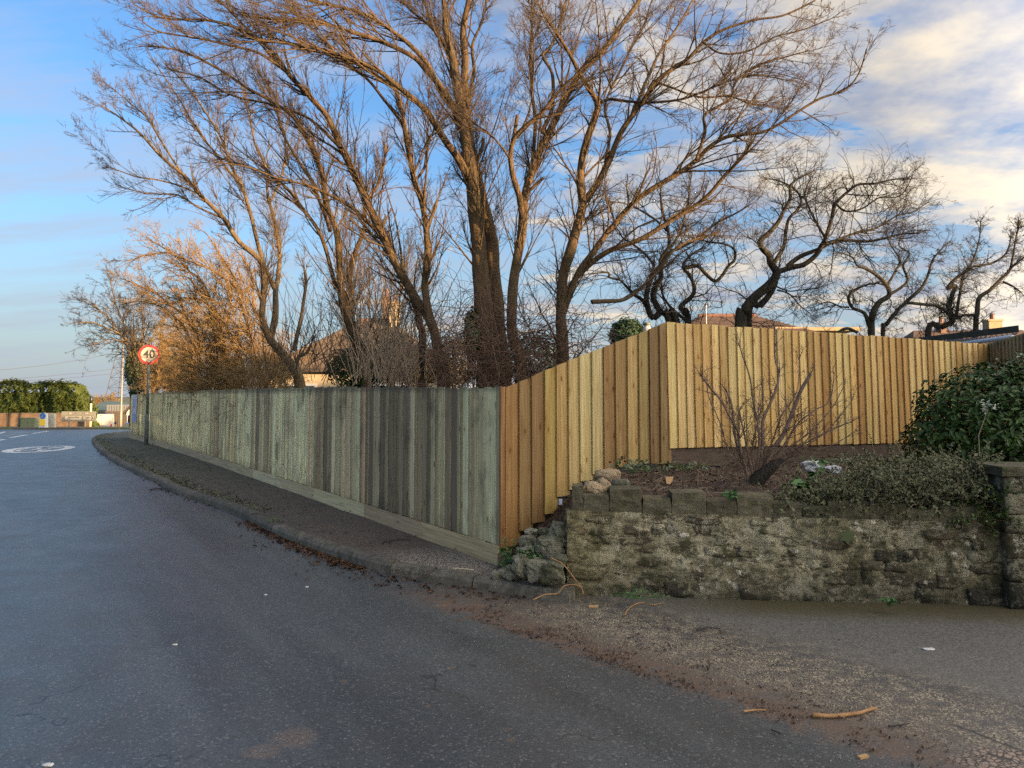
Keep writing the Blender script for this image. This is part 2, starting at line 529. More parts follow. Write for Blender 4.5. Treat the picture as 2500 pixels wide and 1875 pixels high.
def stone_m(kind):
    def f(t, b):
        P = geo(t)
        rnd = oinfo(t, 'Random')
        off = t.node('ShaderNodeCombineXYZ', {0: t.m('MULTIPLY', rnd, 9.0), 1: 0, 2: t.m('MULTIPLY', rnd, 5.0)}).outputs[0]
        q = t.vm('ADD', P, off)
        strat = t.noise(t.scale(q, 7, 7, 34), 1.0, 6, .7)
        n1 = t.noise(P, 3.3, 6, .68)
        n2 = t.noise(P, 27, 6, .75)
        n3 = t.noise(P, 110, 3, .75)
        x, y, z = t.xyz(P)
        dark = t.mix(rnd, (.036, .034, .025), (.11, .09, .062))
        if kind == 'coping':
            dark = t.mix(rnd, (.048, .045, .030), (.085, .078, .052))
        if kind == 'mortar':
            dark = t.mix(n2, (.075, .070, .045), (.23, .21, .135))
        if kind == 'rubble':
            dark = t.mix(rnd, (.060, .062, .048), (.17, .172, .135))
        if kind == 'tan':
            dark = t.mix(n2, (.17, .135, .085), (.32, .25, .17))
        c = t.mix(t.ramp(strat, [(.35, 0), (.66, 1)]), dark, t.mix(1, dark, (1.9, 1.8, 1.6), 'MULTIPLY'))
        if kind == 'coping':
            cl = t.ramp(t.noise(P, 12, 6, .72), [(.53, 0), (.66, .6)])
            c = t.mix(cl, c, (.20, .18, .10))
        if kind in ('wall', 'mortar'):
            # cream lichen and old lime mortar smeared over the face
            lich = t.ramp(t.m('ADD', t.m('MULTIPLY', n1, .62), t.m('MULTIPLY', n2, .48)), [(.545, 0), (.585, .9)])
            lcol = t.mix(t.noise(P, 7, 3), (.20, .185, .10), (.55, .50, .36))
            c = t.mix(lich, c, lcol)
            sp = t.ramp(t.noise(t.vm('ADD', P, (5, 2, 9)), 5.5, 6, .72), [(.60, 0), (.625, .9)])
            c = t.mix(sp, c, (.70, .66, .54))
            c = t.mix(t.m('MULTIPLY', t.ramp(strat, [(.30, 1), (.44, 0)]), .7), c, (.018, .017, .013))
        # algae
        m1 = t.ramp(t.noise(t.vm('ADD', P, (3, 3, 3)), 6.5, 7, .7), [(.50, 0), (.60, .78 if kind != 'tan' else .2)])
        lowd = t.m('SUBTRACT', 1.0, t.step(z, -.02, .30))
        c = t.mix(m1, c, t.mix(n2, (.022, .024, .010), (.075, .075, .026)))
        if kind in ('wall', 'mortar'):
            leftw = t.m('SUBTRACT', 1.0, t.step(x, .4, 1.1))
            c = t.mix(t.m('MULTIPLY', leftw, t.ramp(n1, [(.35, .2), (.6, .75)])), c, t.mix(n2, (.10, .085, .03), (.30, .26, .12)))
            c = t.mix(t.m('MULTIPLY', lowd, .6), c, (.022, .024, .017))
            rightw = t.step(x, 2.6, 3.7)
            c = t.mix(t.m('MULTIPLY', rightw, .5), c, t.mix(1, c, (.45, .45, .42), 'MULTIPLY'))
        spk = t.ramp(t.vor(P, 26), [(.045, 1), (.07, 0)])
        c = t.mix(t.m('MULTIPLY', spk, .55 if kind != 'tan' else 0.0), c, (.55, .56, .50))
        c = t.mix(t.ramp(n3, [(.38, .65), (.55, 0)]), c, t.mix(1, c, (.32, .32, .30), 'MULTIPLY'))
        t.L.new(c, b.inputs['Base Color'])
        b.inputs['Roughness'].default_value = .88
        b.inputs['Specular IOR Level'].default_value = .3
        h = t.m('ADD', t.m('ADD', t.m('MULTIPLY', strat, .9), t.m('MULTIPLY', n2, .9)), t.m('MULTIPLY', n3, .35))
        bump(t, b, h, .9, .02 if kind != 'coping' else .008)
    return f


def bark_m(c1, c2, moss=(.07, .075, .025), mf=.6):
    def f(t, b):
        P = geo(t)
        n1 = t.noise(t.scale(P, 28, 28, 6), 1.0, 5, .7)
        n2 = t.noise(P, 4, 4, .6)
        n3 = t.noise(P, 45, 3, .7)
        c = t.mix(t.ramp(n1, [(.3, 0), (.7, 1)]), c1, c2)
        c = t.mix(t.ramp(n2, [(.45, 0), (.68, mf)]), c, moss)
        c = t.mix(t.ramp(n3, [(.60, 0), (.72, .5)]), c, (.20, .20, .15))
        t.L.new(c, b.inputs['Base Color'])
        b.inputs['Roughness'].default_value = .85
        b.inputs['Specular IOR Level'].default_value = .25
        bump(t, b, t.m('ADD', n1, t.m('MULTIPLY', n3, .5)), 1.0, .035)
    return f


def leaf_m(c1, c2, spec=.5, rough=.45, sc_=3.0):
    def f(t, b):
        P = geo(t)
        ri = t.node('ShaderNodeNewGeometry').outputs['Random Per Island']
        n = t.noise(P, sc_, 3, .6)
        c = t.mix(t.m('ADD', t.m('MULTIPLY', ri, .6), t.m('MULTIPLY', n, .4)), c1, c2)
        t.L.new(c, b.inputs['Base Color'])
        b.inputs['Roughness'].default_value = rough
        b.inputs['Specular IOR Level'].default_value = spec
    return f


def mottled(c1, c2, s1=6, bs=.4, bd=.01, rough=.85, stretch=(1, 1, 1)):
    def f(t, b):
        P = t.scale(geo(t), *stretch)
        n = t.noise(P, s1, 6, .65)
        n2 = t.noise(P, s1 * 9, 3, .7)
        c = t.mix(t.ramp(n, [(.32, 0), (.68, 1)]), c1, c2)
        c = t.mix(t.ramp(n2, [(.4, .4), (.6, 0)]), c, t.mix(1, c, (.5, .5, .5), 'MULTIPLY'))
        t.L.new(c, b.inputs['Base Color'])
        b.inputs['Roughness'].default_value = rough
        bump(t, b, t.m('ADD', n, t.m('MULTIPLY', n2, .4)), bs, bd)
    return f


M = {}
M['asphalt'] = mat('asphalt', asphalt)
M['pavement'] = mat('pavement', pavement_m)
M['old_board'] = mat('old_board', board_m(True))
M['old_gravel_board'] = mat('old_gravel_board', board_m(True, True))
M['new_board'] = mat('new_board', board_m(False))
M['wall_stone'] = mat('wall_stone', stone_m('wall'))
M['mortar'] = mat('mortar', stone_m('mortar'))
M['coping'] = mat('coping', stone_m('coping'))
M['rubble'] = mat('rubble', stone_m('rubble'))
M['tan_stone'] = mat('tan_stone', stone_m('tan'))
M['bark_ash'] = mat('bark_ash', bark_m((.030, .019, .010), (.135, .086, .042), (.06, .052, .018), .5))
M['bark_pale'] = mat('bark_pale', bark_m((.05, .036, .020), (.17, .12, .065), (.075, .065, .025), .4))
M['bark_apple'] = mat('bark_apple', bark_m((.010, .009, .007), (.048, .039, .028), (.06, .062, .028), .5))  # near-black: the shade over the apple trees is put into the bark colour
M['bark_red'] = mat('bark_red', bark_m((.08, .045, .018), (.22, .135, .058), (.12, .09, .03), .3))
M['twig_ash'] = mat('twig_ash', color=(.050, .031, .014), rough=.75)
M['twig_apple'] = mat('twig_apple', color=(.013, .010, .007), rough=.8)  # darkened to carry the shade on the apple twigs in their colour
M['twig_red'] = mat('twig_red', color=(.18, .115, .038), rough=.75)
M['twig_straw'] = mat('twig_straw', color=(.24, .18, .115), rough=.75)
M['twig_shrub'] = mat('twig_shrub', color=(.085, .045, .027), rough=.7)
M['ivy'] = mat('ivy_leaf', leaf_m((.018, .032, .008), (.07, .095, .025)))
M['conifer'] = mat('conifer_leaf', leaf_m((.010, .022, .004), (.055, .072, .012), .2, .7, .9))
M['darkconifer'] = mat('dark_conifer_leaf', leaf_m((.015, .04, .018), (.05, .09, .035), .2, .7))
M['laurel'] = mat('laurel_leaf', leaf_m((.009, .024, .003), (.048, .098, .012), .3, .38))
M['cotoneaster'] = mat('cotoneaster_leaf', leaf_m((.045, .055, .022), (.16, .165, .08), .3, .6, 6))
M['weed'] = mat('weed_leaf', leaf_m((.02, .07, .012), (.06, .15, .03), .4, .5))
M['deadleaf'] = mat('dead_leaf', leaf_m((.20, .13, .06), (.42, .30, .16), .2, .8))
M['litter'] = mat('leaf_litter', leaf_m((.022, .013, .009), (.11, .058, .030), .3, .7, 5))
M['soil'] = mat('soil', mottled((.028, .018, .012), (.095, .060, .040), 9, .9, .04))
M['grit'] = mat('grit', leaf_m((.14, .12, .085), (.50, .45, .34), .3, .8, 8))
M['grass'] = mat('grass', mottled((.03, .045, .012), (.11, .10, .03), 4, .6, .05))
M['field'] = mat('field', mottled((.05, .07, .025), (.10, .11, .05), .3, .2, .05))
def kerb_b(t, b):
    mottled((.055, .050, .040), (.165, .150, .12), 13, .8, .02)(t, b)
    src = b.inputs['Base Color'].links[0].from_socket
    rnd = oinfo(t, 'Random')
    P = geo(t)
    c = t.mix(rnd, t.mix(1, src, (.72, .70, .66), 'MULTIPLY'), t.mix(1, src, (1.15, 1.12, 1.06), 'MULTIPLY'))
    c = t.mix(t.ramp(t.noise(P, 6, 5, .7), [(.50, 0), (.62, .7)]), c, (.045, .045, .022))
    t.L.new(c, b.inputs['Base Color'])


M['kerb'] = mat('kerb_concrete', kerb_b)
M['roadpaint'] = mat('road_paint', mottled((.45, .45, .43), (.72, .72, .70), 14, .2, .003, .6))
M['galv'] = mat('galvanised_pole', mottled((.075, .10, .095), (.15, .18, .17), 8, .1, .002, .55))
M['white_metal'] = mat('white_metal', color=(.50, .49, .45), rough=.35)
M['red_face'] = mat('red_reflective', color=(.36, .012, .010), rough=.4)
M['white_face'] = mat('white_reflective', mottled((.20, .18, .14), (.36, .34, .28), 9, .05, .002, .45))
M['sign_white'] = mat('sign_white', color=(.27, .26, .22), rough=.45)
M['black'] = mat('black_paint', color=(.012, .012, .012), rough=.4)
M['rubber'] = mat('black_rubber', color=(.015, .015, .015), rough=.8)
M['blue_face'] = mat('blue_reflective', color=(.03, .13, .42), rough=.4)
M['yellow'] = mat('yellow_plastic', color=(.75, .50, .02), rough=.45)
M['cream_plastic'] = mat('cream_plastic', mottled((.34, .30, .21), (.48, .43, .34), 5, .05, .002, .5))
M['cabinet'] = mat('green_cabinet', mottled((.12, .14, .075), (.17, .19, .10), 4, .05, .002, .6))
M['cabinet_dark'] = mat('dark_green_cabinet', color=(.03, .06, .05), rough=.6)
M['garden_wall'] = mat('far_wall', mottled((.08, .05, .03), (.17, .115, .07), 2.5, .4, .03))
M['dark_wall'] = mat('dark_boundary', mottled((.07, .058, .045), (.13, .11, .085), 3, .3, .02, .85, (4, 1, .3)))
M['orange_post'] = mat('weathered_cream_paint', color=(.60, .45, .27), rough=.6)
M['lamp_column'] = mat('lamp_column_paint', color=(.19, .165, .135), rough=.5)
M['utility'] = mat('dark_timber_pole', color=(.04, .035, .03), rough=.8)
M['steel'] = mat('lattice_steel', color=(.045, .05, .055), rough=.6)
M['blue_car'] = mat('blue_car_paint', color=(.015, .06, .33), rough=.2, metallic=.3)
M['glass'] = mat('window_glass', color=(.04, .06, .07), rough=.08)
M['van_white'] = mat('van_white', color=(.36, .35, .31), rough=.3)
M['lamp_red'] = mat('tail_lamp_red', color=(.45, .02, .02), rough=.25)
M['grey_text'] = mat('grey_lettering', color=(.16, .16, .20), rough=.4)
M['green_cladding'] = mat('green_cladding', mottled((.055, .085, .07), (.09, .13, .105), .5, .1, .01, .6))
M['pale_green'] = mat('pale_green_trim', color=(.30, .31, .20), rough=.7)
M['grey_cladding'] = mat('grey_cladding', color=(.25, .26, .26), rough=.6)
M['pale_blue_wall'] = mat('pale_blue_wall', color=(.38, .47, .46), rough=.7)
M['white_paint'] = mat('white_paint', color=(.50, .49, .46), rough=.6)
M['render_cream'] = mat('cream_render', mottled((.30, .25, .17), (.42, .36, .26), 2, .1, .01))
M['roof_tile'] = mat('roof_tile', mottled((.075, .052, .033), (.14, .10, .065), 2.2, .5, .03, .85, (1, 1, 4)))
M['roof_brown'] = mat('roof_tile_brown', mottled((.055, .034, .026), (.095, .06, .045), 2.2, .5, .03, .85, (1, 1, 4)))
M['brick'] = mat('chimney_brick', mottled((.13, .075, .05), (.22, .13, .085), 9, .4, .02))
M['chimney_buff'] = mat('chimney_buff', mottled((.26, .20, .115), (.38, .30, .18), 6, .3, .02))
M['terracotta'] = mat('terracotta', color=(.15, .075, .05), rough=.8)
M['fascia'] = mat('fascia', color=(.045, .035, .028), rough=.7)
M['shed_beam'] = mat('mossy_timber', mottled((.022, .02, .012), (.06, .055, .03), 6, .5, .01))
M['felt'] = mat('corrugated_roof', mottled((.06, .055, .045), (.11, .10, .085), 9, .4, .01))
M['poster'] = mat('poster_white', color=(.40, .46, .55), rough=.4)
M['poster_blue'] = mat('poster_blue', color=(.09, .19, .55), rough=.4)
M['plastic_bag'] = mat('white_plastic', color=(.33, .36, .38), rough=.4)
M['pale_wood'] = mat('pale_cut_wood', color=(.38, .23, .10), rough=.7)
M['stick_orange'] = mat('peeled_stick', mottled((.26, .13, .05), (.42, .24, .10), 12, .3, .003))
M['stick_dark'] = mat('dark_stick', color=(.03, .02, .015), rough=.8)
M['cut_wood'] = mat('cut_wood_end', color=(.28, .16, .08), rough=.8)
M['dark_timber'] = mat('dark_gravel_board', mottled((.05, .033, .02), (.10, .068, .045), 7, .4, .006, .85, (1, 1, 6)))
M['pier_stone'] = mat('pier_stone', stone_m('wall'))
M['wire'] = mat('wire', color=(.05, .05, .06), rough=.7)

# ================================================================== SETTING: ground, road, pavement, kerb
def sheet(name, xs, ys, hf, m, kind='structure', parent=None):
    V, Q = [], []
    for yv in ys:
        for xv in xs:
            V.append((xv, yv, hf(xv, yv)))
    n = len(xs)
    for j in range(len(ys) - 1):
        for i in range(n - 1):
            a = j * n + i
            Q.append((a, a + 1, a + n + 1, a + n))
    o = link(name, np_mesh(name, np.array(V), np.array(Q), m), parent)
    if parent is None: setp(o, kind=kind)
    return o


gx = [-2500, -800, -300, -120, -70] + list(range(-60, 61, 6)) + [70, 120, 300, 800, 2500]
gy = [-2500, -800, -200, -60, -30] + list(range(-20, 61, 4)) + [61.5, 64, 66.5, 70, 80, 100, 127, 200, 500, 1200, 2500]
o = sheet('ground', gx, gy, lambda x, y: g(x, y) - .06, M['field'])
setp(o, 'open ground lying beyond and around the road')
rx = [-75, -60, -50, -40, -30, -24, -20, -16, -12, -8, -4, 0, 4, 8, 14, 24]
ry = [-30, -20, -10, -4, 0, 4, 8, 12] + list(range(14, 38)) + [38, 42, 46, 50, 54, 57]
o = sheet('road', rx, ry, g, M['asphalt'])
setp(o, 'damp dark grey asphalt road with the worn driveway mouth')
o = sheet('forecourt', [-75, -50, -30, -15], [66.6, 70, 80, 95, 110], lambda x, y: g(x, y) + .01, mat('forecourt_tarmac', color=(.07, .07, .07)))
setp(o, 'tarmac forecourt sunk below the verge where vehicles are parked')

# grass verge across the far side of the junction
o = sheet('grass_verge', [-75, -60, -50, -45, -40, -37.5, -35, -32, -28, -24], [54.5, 54.6, 56, 58, 60, 61.4, 63, 66.4],
          lambda x, y: g(x, y) + (.10 if y > 54.55 else -.05) + .03 * noise.noise((x * .7, y * .9, 0)), M['grass'])
setp(o, 'yellowed grass verge across the junction below the wall')

# ---- kerb line
kpx = [(1392, 1441), (1330, 1435), (1263, 1424), (1064, 1393), (917, 1368), (811, 1334), (684, 1289), (558, 1232), (427, 1189), (384, 1166), (316, 1137), (271, 1114), (240, 1092), (226, 1076), (228, 1066), (255, 1058), (323, 1052)]
KP = []
for a, c in kpx:
    p = W(a, c, z=.1)
    for _ in range(4):
        p = W(a, c, z=.1 + g(p.x, p.y))
    KP.append(p)


def catmull(P, n=8):
    P = [Vector(p) for p in P]
    out = []
    for i in range(len(P) - 1):
        p0 = P[max(i - 1, 0)]; p1 = P[i]; p2 = P[i + 1]; p3 = P[min(i + 2, len(P) - 1)]
        for k in range(n):
            s = k / n
            out.append(.5 * ((2 * p1) + (p2 - p0) * s + (2 * p0 - 5 * p1 + 4 * p2 - p3) * s * s + (3 * p1 - p0 - 3 * p2 + p3) * s ** 3))
    out.append(P[-1])
    return out


KC = catmull(KP, 10)


def resample(P, step):
    out = [P[0]]
    acc = 0
    for i in range(1, len(P)):
        a, b = P[i - 1], P[i]
        L = (b - a).length
        while acc + L >= step:
            k = (step - acc) / L
            a = a + (b - a) * k
            out.append(a.copy())
            L = (b - a).length
            acc = 0
        acc += L
    return out


kerb = empty('kerb', (0, 0, 0), 'row of worn concrete kerb stones along the pavement edge', kind='structure')
fine = resample(KC, .915 / 3)
stones = [fine[i:i + 4] for i in range(0, len(fine) - 3, 3)]


def side(pts, i):
    a = pts[max(i - 1, 0)]
    b = pts[min(i + 1, len(pts) - 1)]
    tg = (b - a)
    tg.z = 0
    tg.normalize()
    return Vector((tg.y, -tg.x, 0))      # towards the pavement (right of travel from near to far)


for si, st in enumerate(stones[:60]):
    V, Fc = [], []
    far = si > 26
    dz_ = R.uniform(-.009, .009)
    for i, p in enumerate(st):
        nrm = side(fine, si * 3 + i)
        tg = Vector((-nrm.y, nrm.x, 0))
        q = p + tg * (0.009 if i == 0 else (-0.012 if i == 3 else 0))
        zt = q.z + dz_
        for (o_, z_) in ((-.012, -.16), (0.0, -.035 + R.uniform(-.003, .003)), (.022, -.004), (.125, 0.002), (.125, -.16)):
            pp = q + nrm * o_
            V.append((pp.x, pp.y, zt + z_ + R.uniform(-.0015, .0015)))
    for i in range(3):
        for k in range(5):
            a, b_ = i * 5 + k, i * 5 + (k + 1) % 5
            Fc.append((a, a + 5, b_ + 5, b_))
    Fc.append((0, 1, 2, 3, 4))
    Fc.append((19, 18, 17, 16, 15))
    me = mesh('kerb_stone', V, Fc, M['kerb'])
    link('kerb_stone', me, kerb)

# ---- fence lines (plan)
FA = W(1225, 1379, z=.1)                      # near corner of the old fence
d0 = W(355, 1074, z=.1)
FDIR = Vector((d0.x - FA.x, d0.y - FA.y, 0)).normalized()
FLEN = 27.4
FEND = FA + FDIR * FLEN

inner = [p + side(KC, i) * .12 for i, p in enumerate(KC)]
poly = [Vector((p.x, p.y, p.z - .004)) for p in inner]
fl = []
for k in range(0, 29):
    q = FA + FDIR * (FLEN * k / 28)
    fl.append(Vector((q.x + .25, q.y + .25, .1 + g(q.x, q.y))))
poly_f = [Vector((.50, 6.1, .1)), Vector((.50, 7.0, .1))] + fl
# pavement as a ruled strip between the kerb and the fence foot
NS = 90


def along(P, k):
    L = [0]
    for i in range(1, len(P)): L.append(L[-1] + (P[i] - P[i - 1]).length)
    tt = k * L[-1]
    for i in range(1, len(P)):
        if L[i] >= tt - 1e-9:
            s = (tt - L[i - 1]) / max(1e-9, L[i] - L[i - 1])
            return P[i - 1].lerp(P[i], s)
    return P[-1]


V, Q = [], []
for i in range(NS + 1):
    k = i / NS
    a = along(poly, k ** 1.25)
    b = along(poly_f[1:] + [Vector((FEND.x + 4, FEND.y + 6, .1 + g(0, FEND.y + 6)))], k ** 1.25)
    for j in range(9):
        q = a.lerp(b, j / 8)
        zz = q.z if j == 0 else .1 + g(q.x, q.y) - .004 + .012 * noise.noise((q.x * 1.3, q.y * 1.3, 0)) + .03 * (j / 8) ** 3
        V.append((q.x, q.y, zz))
for i in range(NS):
    for j in range(8):
        a = i * 9 + j
        Q.append((a, a + 9, a + 10, a + 1))
o = link('pavement', np_mesh('pavement', np.array(V), np.array(Q), M['pavement']))
setp(o, 'narrow brown footway with moss and dirt beside the old fence', kind='structure')

# ---- painted markings
def decal(name, pts, parent=None, lift=.004, m=None):
    V = []
    for (x, y) in pts:
        V.append((x, y, g(x, y) + lift))
    return link(name, mesh(name, V, [tuple(range(len(pts)))], m or M['roadpaint']), parent)


def line_px(name, a, b, wid):
    A_, B_ = WG(*a), WG(*b)
    dv = (B_ - A_)
    dv.z = 0
    dv.normalize()
    n_ = Vector((-dv.y, dv.x, 0)) * wid / 2
    return decal(name, [((A_ + n_).x, (A_ + n_).y), ((A_ - n_).x, (A_ - n_).y), ((B_ - n_).x, (B_ - n_).y), ((B_ + n_).x, (B_ + n_).y)])


zz1 = lambda x, y: (x / 8.296, 920 + y / 8.296)
marks = empty('road_markings', (0, 0, 0), 'white dashed lines and hatching painted on the far junction', kind='structure')
for a, b, wd_ in (((205, 1235), (540, 1175), .16), ((650, 1150), (990, 1100), .16), ((-200, 1322), (95, 1265), .16), ((-60, 1163), (110, 1112), .14),
                  ((165, 1105), (560, 1112), .12), ((130, 1125), (660, 1137), .12), ((-60, 1154), (430, 1161), .12), ((-60, 1192), (250, 1198), .12), ((-60, 1240), (35, 1242), .12)):
    o = line_px('painted_line', zz1(*a), zz1(*b), wd_)
    o.parent = marks

rc = WG(98, 1096.5)
hw = abs(WG(168, 1096.5).x - WG(29, 1096.5).x) / 2
hd = abs(WG(98, 1087.5).y - WG(98, 1105).y) / 2
th = math.atan2(rc.x, rc.y)
rnd_ = empty('speed_roundel', (rc.x, rc.y, 0), 'white oval 20 roundel painted on the road', kind='structure', rotz=-th * .55)
N_ = 64
V, Q = [], []
for i in range(N_):
    a = 2 * math.pi * i / N_
    V.append((hw * math.cos(a), hd * math.sin(a), 0))
    V.append(((hw - .30) * math.cos(a) if hw > .4 else 0, (hd - .34) * math.sin(a), 0))
for i in range(N_):
    j = (i + 1) % N_
    Q.append((2 * i, 2 * j, 2 * j + 1, 2 * i + 1))
ra_ = -th * .55


def drape(vs):
    return [(vx, vy, g(rc.x + vx * math.cos(ra_) - vy * math.sin(ra_), rc.y + vx * math.sin(ra_) + vy * math.cos(ra_)) + .005) for (vx, vy, _) in vs]


link('ring', mesh('ring', drape(V), Q, M['roadpaint']), rnd_)
tm = text_mesh('digits', '20', 1.0, M['roadpaint'], (0, 0, 0), rnd_, rot=(0, 0, 0), extrude=0)
bbx = [v.co.x for v in tm.data.vertices]; bby = [v.co.y for v in tm.data.vertices]
kx, ky = -hw * 1.15 / (max(bbx) - min(bbx)), -hd * 1.05 / (max(bby) - min(bby))
for v_, q_ in zip(tm.data.vertices, drape([(v.co.x * kx, v.co.y * ky, 0) for v in tm.data.vertices])):
    v_.co = q_

# ================================================================== FENCES
def wedge_board(name, wdt, zb0, zb1, zt0, zt1, thick_right=True, flat=False):
    """one feather-edge board: local x across, y out of the face (towards -y = viewer side), z up.
    zb0/zb1 bottom heights and zt0/zt1 top heights at its two edges"""
    ov = .022
    x0, x1 = -ov if thick_right else 0, wdt + (0 if thick_right else ov)
    a0, a1 = (.004, .018)
    yo0, yo1 = (-.006, -.031) if thick_right else (-.031, -.006)     # front face offset at x0, x1
    yi0, yi1 = (yo0 + a0, yo1 + a1) if thick_right else (yo0 + a1, yo1 + a0)
    if flat: yo0, yo1, yi0, yi1 = [v * .42 for v in (yo0, yo1, yi0, yi1)]
    bow = R.uniform(-.002, .002)
    V = []
    for (zz0, zz1_) in ((zb0, zb1), ((zb0 + zt0) / 2, (zb1 + zt1) / 2), (zt0, zt1)):
        e = bow if zz0 not in (zb0, zt0) else 0
        V += [(x0, yo0 + e, zz0), (x1, yo1 + e, zz1_), (x1, yi1 + e, zz1_), (x0, yi0 + e, zz0)]
    Fc = []
    for r in (0, 4):
        for k in range(4):
            a, b = r + k, r + (k + 1) % 4
            Fc.append((a, b, b + 4, a + 4))
    Fc.append((3, 2, 1, 0))
    Fc.append((8, 9, 10, 11))
    return mesh(name, V, Fc)


def jit(c, s=.08):
    k = 1 + R.uniform(-s, s)
    return tuple(min(1, max(0, v * k * (1 + R.uniform(-.03, .03)))) for v in c) + (1,)


# ---- old grey-green fence along the pavement
FANG = math.atan2(FDIR.y, FDIR.x)
old = empty('old_fence', FA, 'long weathered grey-green closeboard fence beside the pavement', 'fence')
# local frame: x runs from the far end to the near corner so that -y faces the road
LR = FANG + math.pi
old.rotation_euler = (0, 0, LR)


def old_top(s):      # s = metres from the near corner
    return 1.578 + .045 * sstep(.5, 5, s) + .02 * sstep(16, 25, s)


OLDC = [(.76, .77, .50), (.64, .64, .41), (.55, .51, .32), (.42, .38, .24), (.30, .26, .165), (.19, .165, .11), (.58, .43, .28)]
s_ = 0.0
nb = 0
prev = 0
while s_ < FLEN:
    wd_ = R.choice((.055, .075, .10, .115, .135)) * R.uniform(.92, 1.08) if nb > 2 else .095
    wpos = noise.noise((s_ * .9, 2.2, 0)) + .5 * noise.noise((s_ * 3.1, 8.2, 0))
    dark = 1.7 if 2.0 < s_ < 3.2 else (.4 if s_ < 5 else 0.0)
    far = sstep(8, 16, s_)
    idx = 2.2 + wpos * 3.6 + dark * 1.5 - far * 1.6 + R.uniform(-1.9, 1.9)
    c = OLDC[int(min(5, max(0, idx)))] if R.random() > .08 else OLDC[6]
    gz = g(0, FA.y + FDIR.y * s_)
    zt = old_top(s_) + gz + R.uniform(-.010, .010)
    zb = .165 + gz + R.uniform(-.004, .004)
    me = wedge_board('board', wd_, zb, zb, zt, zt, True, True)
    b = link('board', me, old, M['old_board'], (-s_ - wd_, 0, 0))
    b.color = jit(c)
    s_ += wd_
    nb += 1
s_ = -.01
k = 0
for L_ in (1.55, 1.62, 1.95, 1.55, 1.9, 2.4, 2.4, 2.4, 2.4, 2.4, 2.4, 2.4, 2.4):
    gz = g(0, FA.y + FDIR.y * (s_ + L_ / 2))
    if s_ + L_ > FLEN: L_ = FLEN - s_
    if L_ <= 0.1: break
    bm_ = MB().box((0, 0, 0), (L_ - .012, .026, .175))
    o = bm_.build('gravel_board', M['old_gravel_board'], old, loc=(-s_ - L_ / 2, -.034 - .003 * (k % 2), .078 + gz))
    o.color = jit([(.44, .36, .22), (.37, .31, .20), (.54, .48, .30), (.50, .44, .28), (.56, .54, .35), (.42, .37, .24)][min(k, 5)], .04)
    o.rotation_euler = (0, 0, 0)
    s_ += L_
    k += 1
for s_ in np.arange(.1, FLEN, 2.4):
    gz = g(0, FA.y + FDIR.y * s_)
    o = MB().box((0, 0, 0), (.09, .09, 1.6)).build('post', M['old_board'], old, loc=(-s_, .055, .75 + gz))
    o.color = (.2, .19, .15, 1)
for hz in (.45, 1.4):
    for s_ in np.arange(0, FLEN - .01, 2.4):
        L_ = min(2.4, FLEN - s_)
        o = MB().box((0, 0, 0), (L_ - .01, .035, .075)).build('rail', M['old_board'], old, loc=(-s_ - L_ / 2, .0205, hz + g(0, FA.y + FDIR.y * s_)))
        o.color = (.2, .19, .15, 1)

# ---- new sloping brown fence
PA = Vector((FA.x + .01, FA.y, 0))
PB = W(1634, 1132, Y=8.2)
PB.z = 0
nd = (PB - PA).normalized()
slope = empty('sloping_fence', (PA.x, PA.y, 0), 'short new fence of brown boards stepping up the bank', 'fence', rotz=math.atan2(nd.y, nd.x))
LB = (PB - PA).length


def fence_z(px_, py_, P0, dirv):
    """height on the vertical plane through P0 along dirv seen at a pixel"""
    r = ray(px_, py_)
    n_ = Vector((-dirv.y, dirv.x, 0))
    k_ = (P0 - Vector((0, 0, EYE))).dot(n_) / r.dot(n_)
    p = Vector((0, 0, EYE)) + r * k_
    return (p - P0).dot(dirv), p.z


bx = [1200 + v / 3.686 for v in (108, 235, 352, 462, 572, 684, 788, 893, 1000, 1108, 1214, 1314, 1415, 1510, 1603)]
bb = [1333, 1294, 1275, 1253, 1211, 1194, 1173, 1156, 1144, 1139, 1133, 1132, 1131, 1131]
bc = [(.30, .165, .075), (.25, .15, .075), (.245, .145, .07), (.40, .275, .105), (.44, .285, .135), (.46, .34, .18), (.56, .44, .25), (.52, .40, .23),
      (.27, .16, .08), (.30, .175, .085), (.42, .28, .14), (.30, .20, .10), (.19, .12, .065), (.23, .15, .08)]
tops = lambda px_: 943 + (789 - 943) * (px_ - 1226) / (1623 - 1226) + (4 if px_ < 1300 else 0)
BZ = []
for i in range(14):
    xa, za = fence_z(bx[i], bb[i], PA, nd)
    xb, zb_ = fence_z(bx[i + 1], bb[i], PA, nd)
    _, t0 = fence_z(bx[i], tops(bx[i]), PA, nd)
    _, t1 = fence_z(bx[i + 1], tops(bx[i + 1]), PA, nd)
    zc = (za + zb_) / 2
    BZ.append((PA.x + nd.x * (xa + xb) / 2, zc))
    dzr = (t1 - t0) / (xb - xa)
    me = wedge_board('board', xb - xa, zc, zc, t0, t1, False)
    b = link('board', me, slope, M['new_board'], (xa, 0, 0))
    b.color = jit((bc[i][0] * .98, bc[i][1] * 1.07, bc[i][2] * .95), .04)
    b.rotation_euler = (0, R.uniform(-.006, .006), 0)
b_ = MB().box((0, 0, 0), (.05, .03, 1.43)).build('corner_batten', M['new_board'], slope, loc=(-.012, -.006, .25 + .715))
b_.color = (.30, .165, .075, 1)
for s_ in (.08, LB / 2, LB - .05):
    zt = 1.55 + .62 * s_ / LB
    o = MB().box((0, 0, 0), (.09, .09, zt)).build('post', M['new_board'], slope, loc=(s_, .055, zt / 2))
    o.color = (.3, .2, .1, 1)
MB().box((0, 0, 0), (.10, .06, .15)).build('post_foot', M['dark_timber'], slope, loc=(LB - .06, -.01, .79))

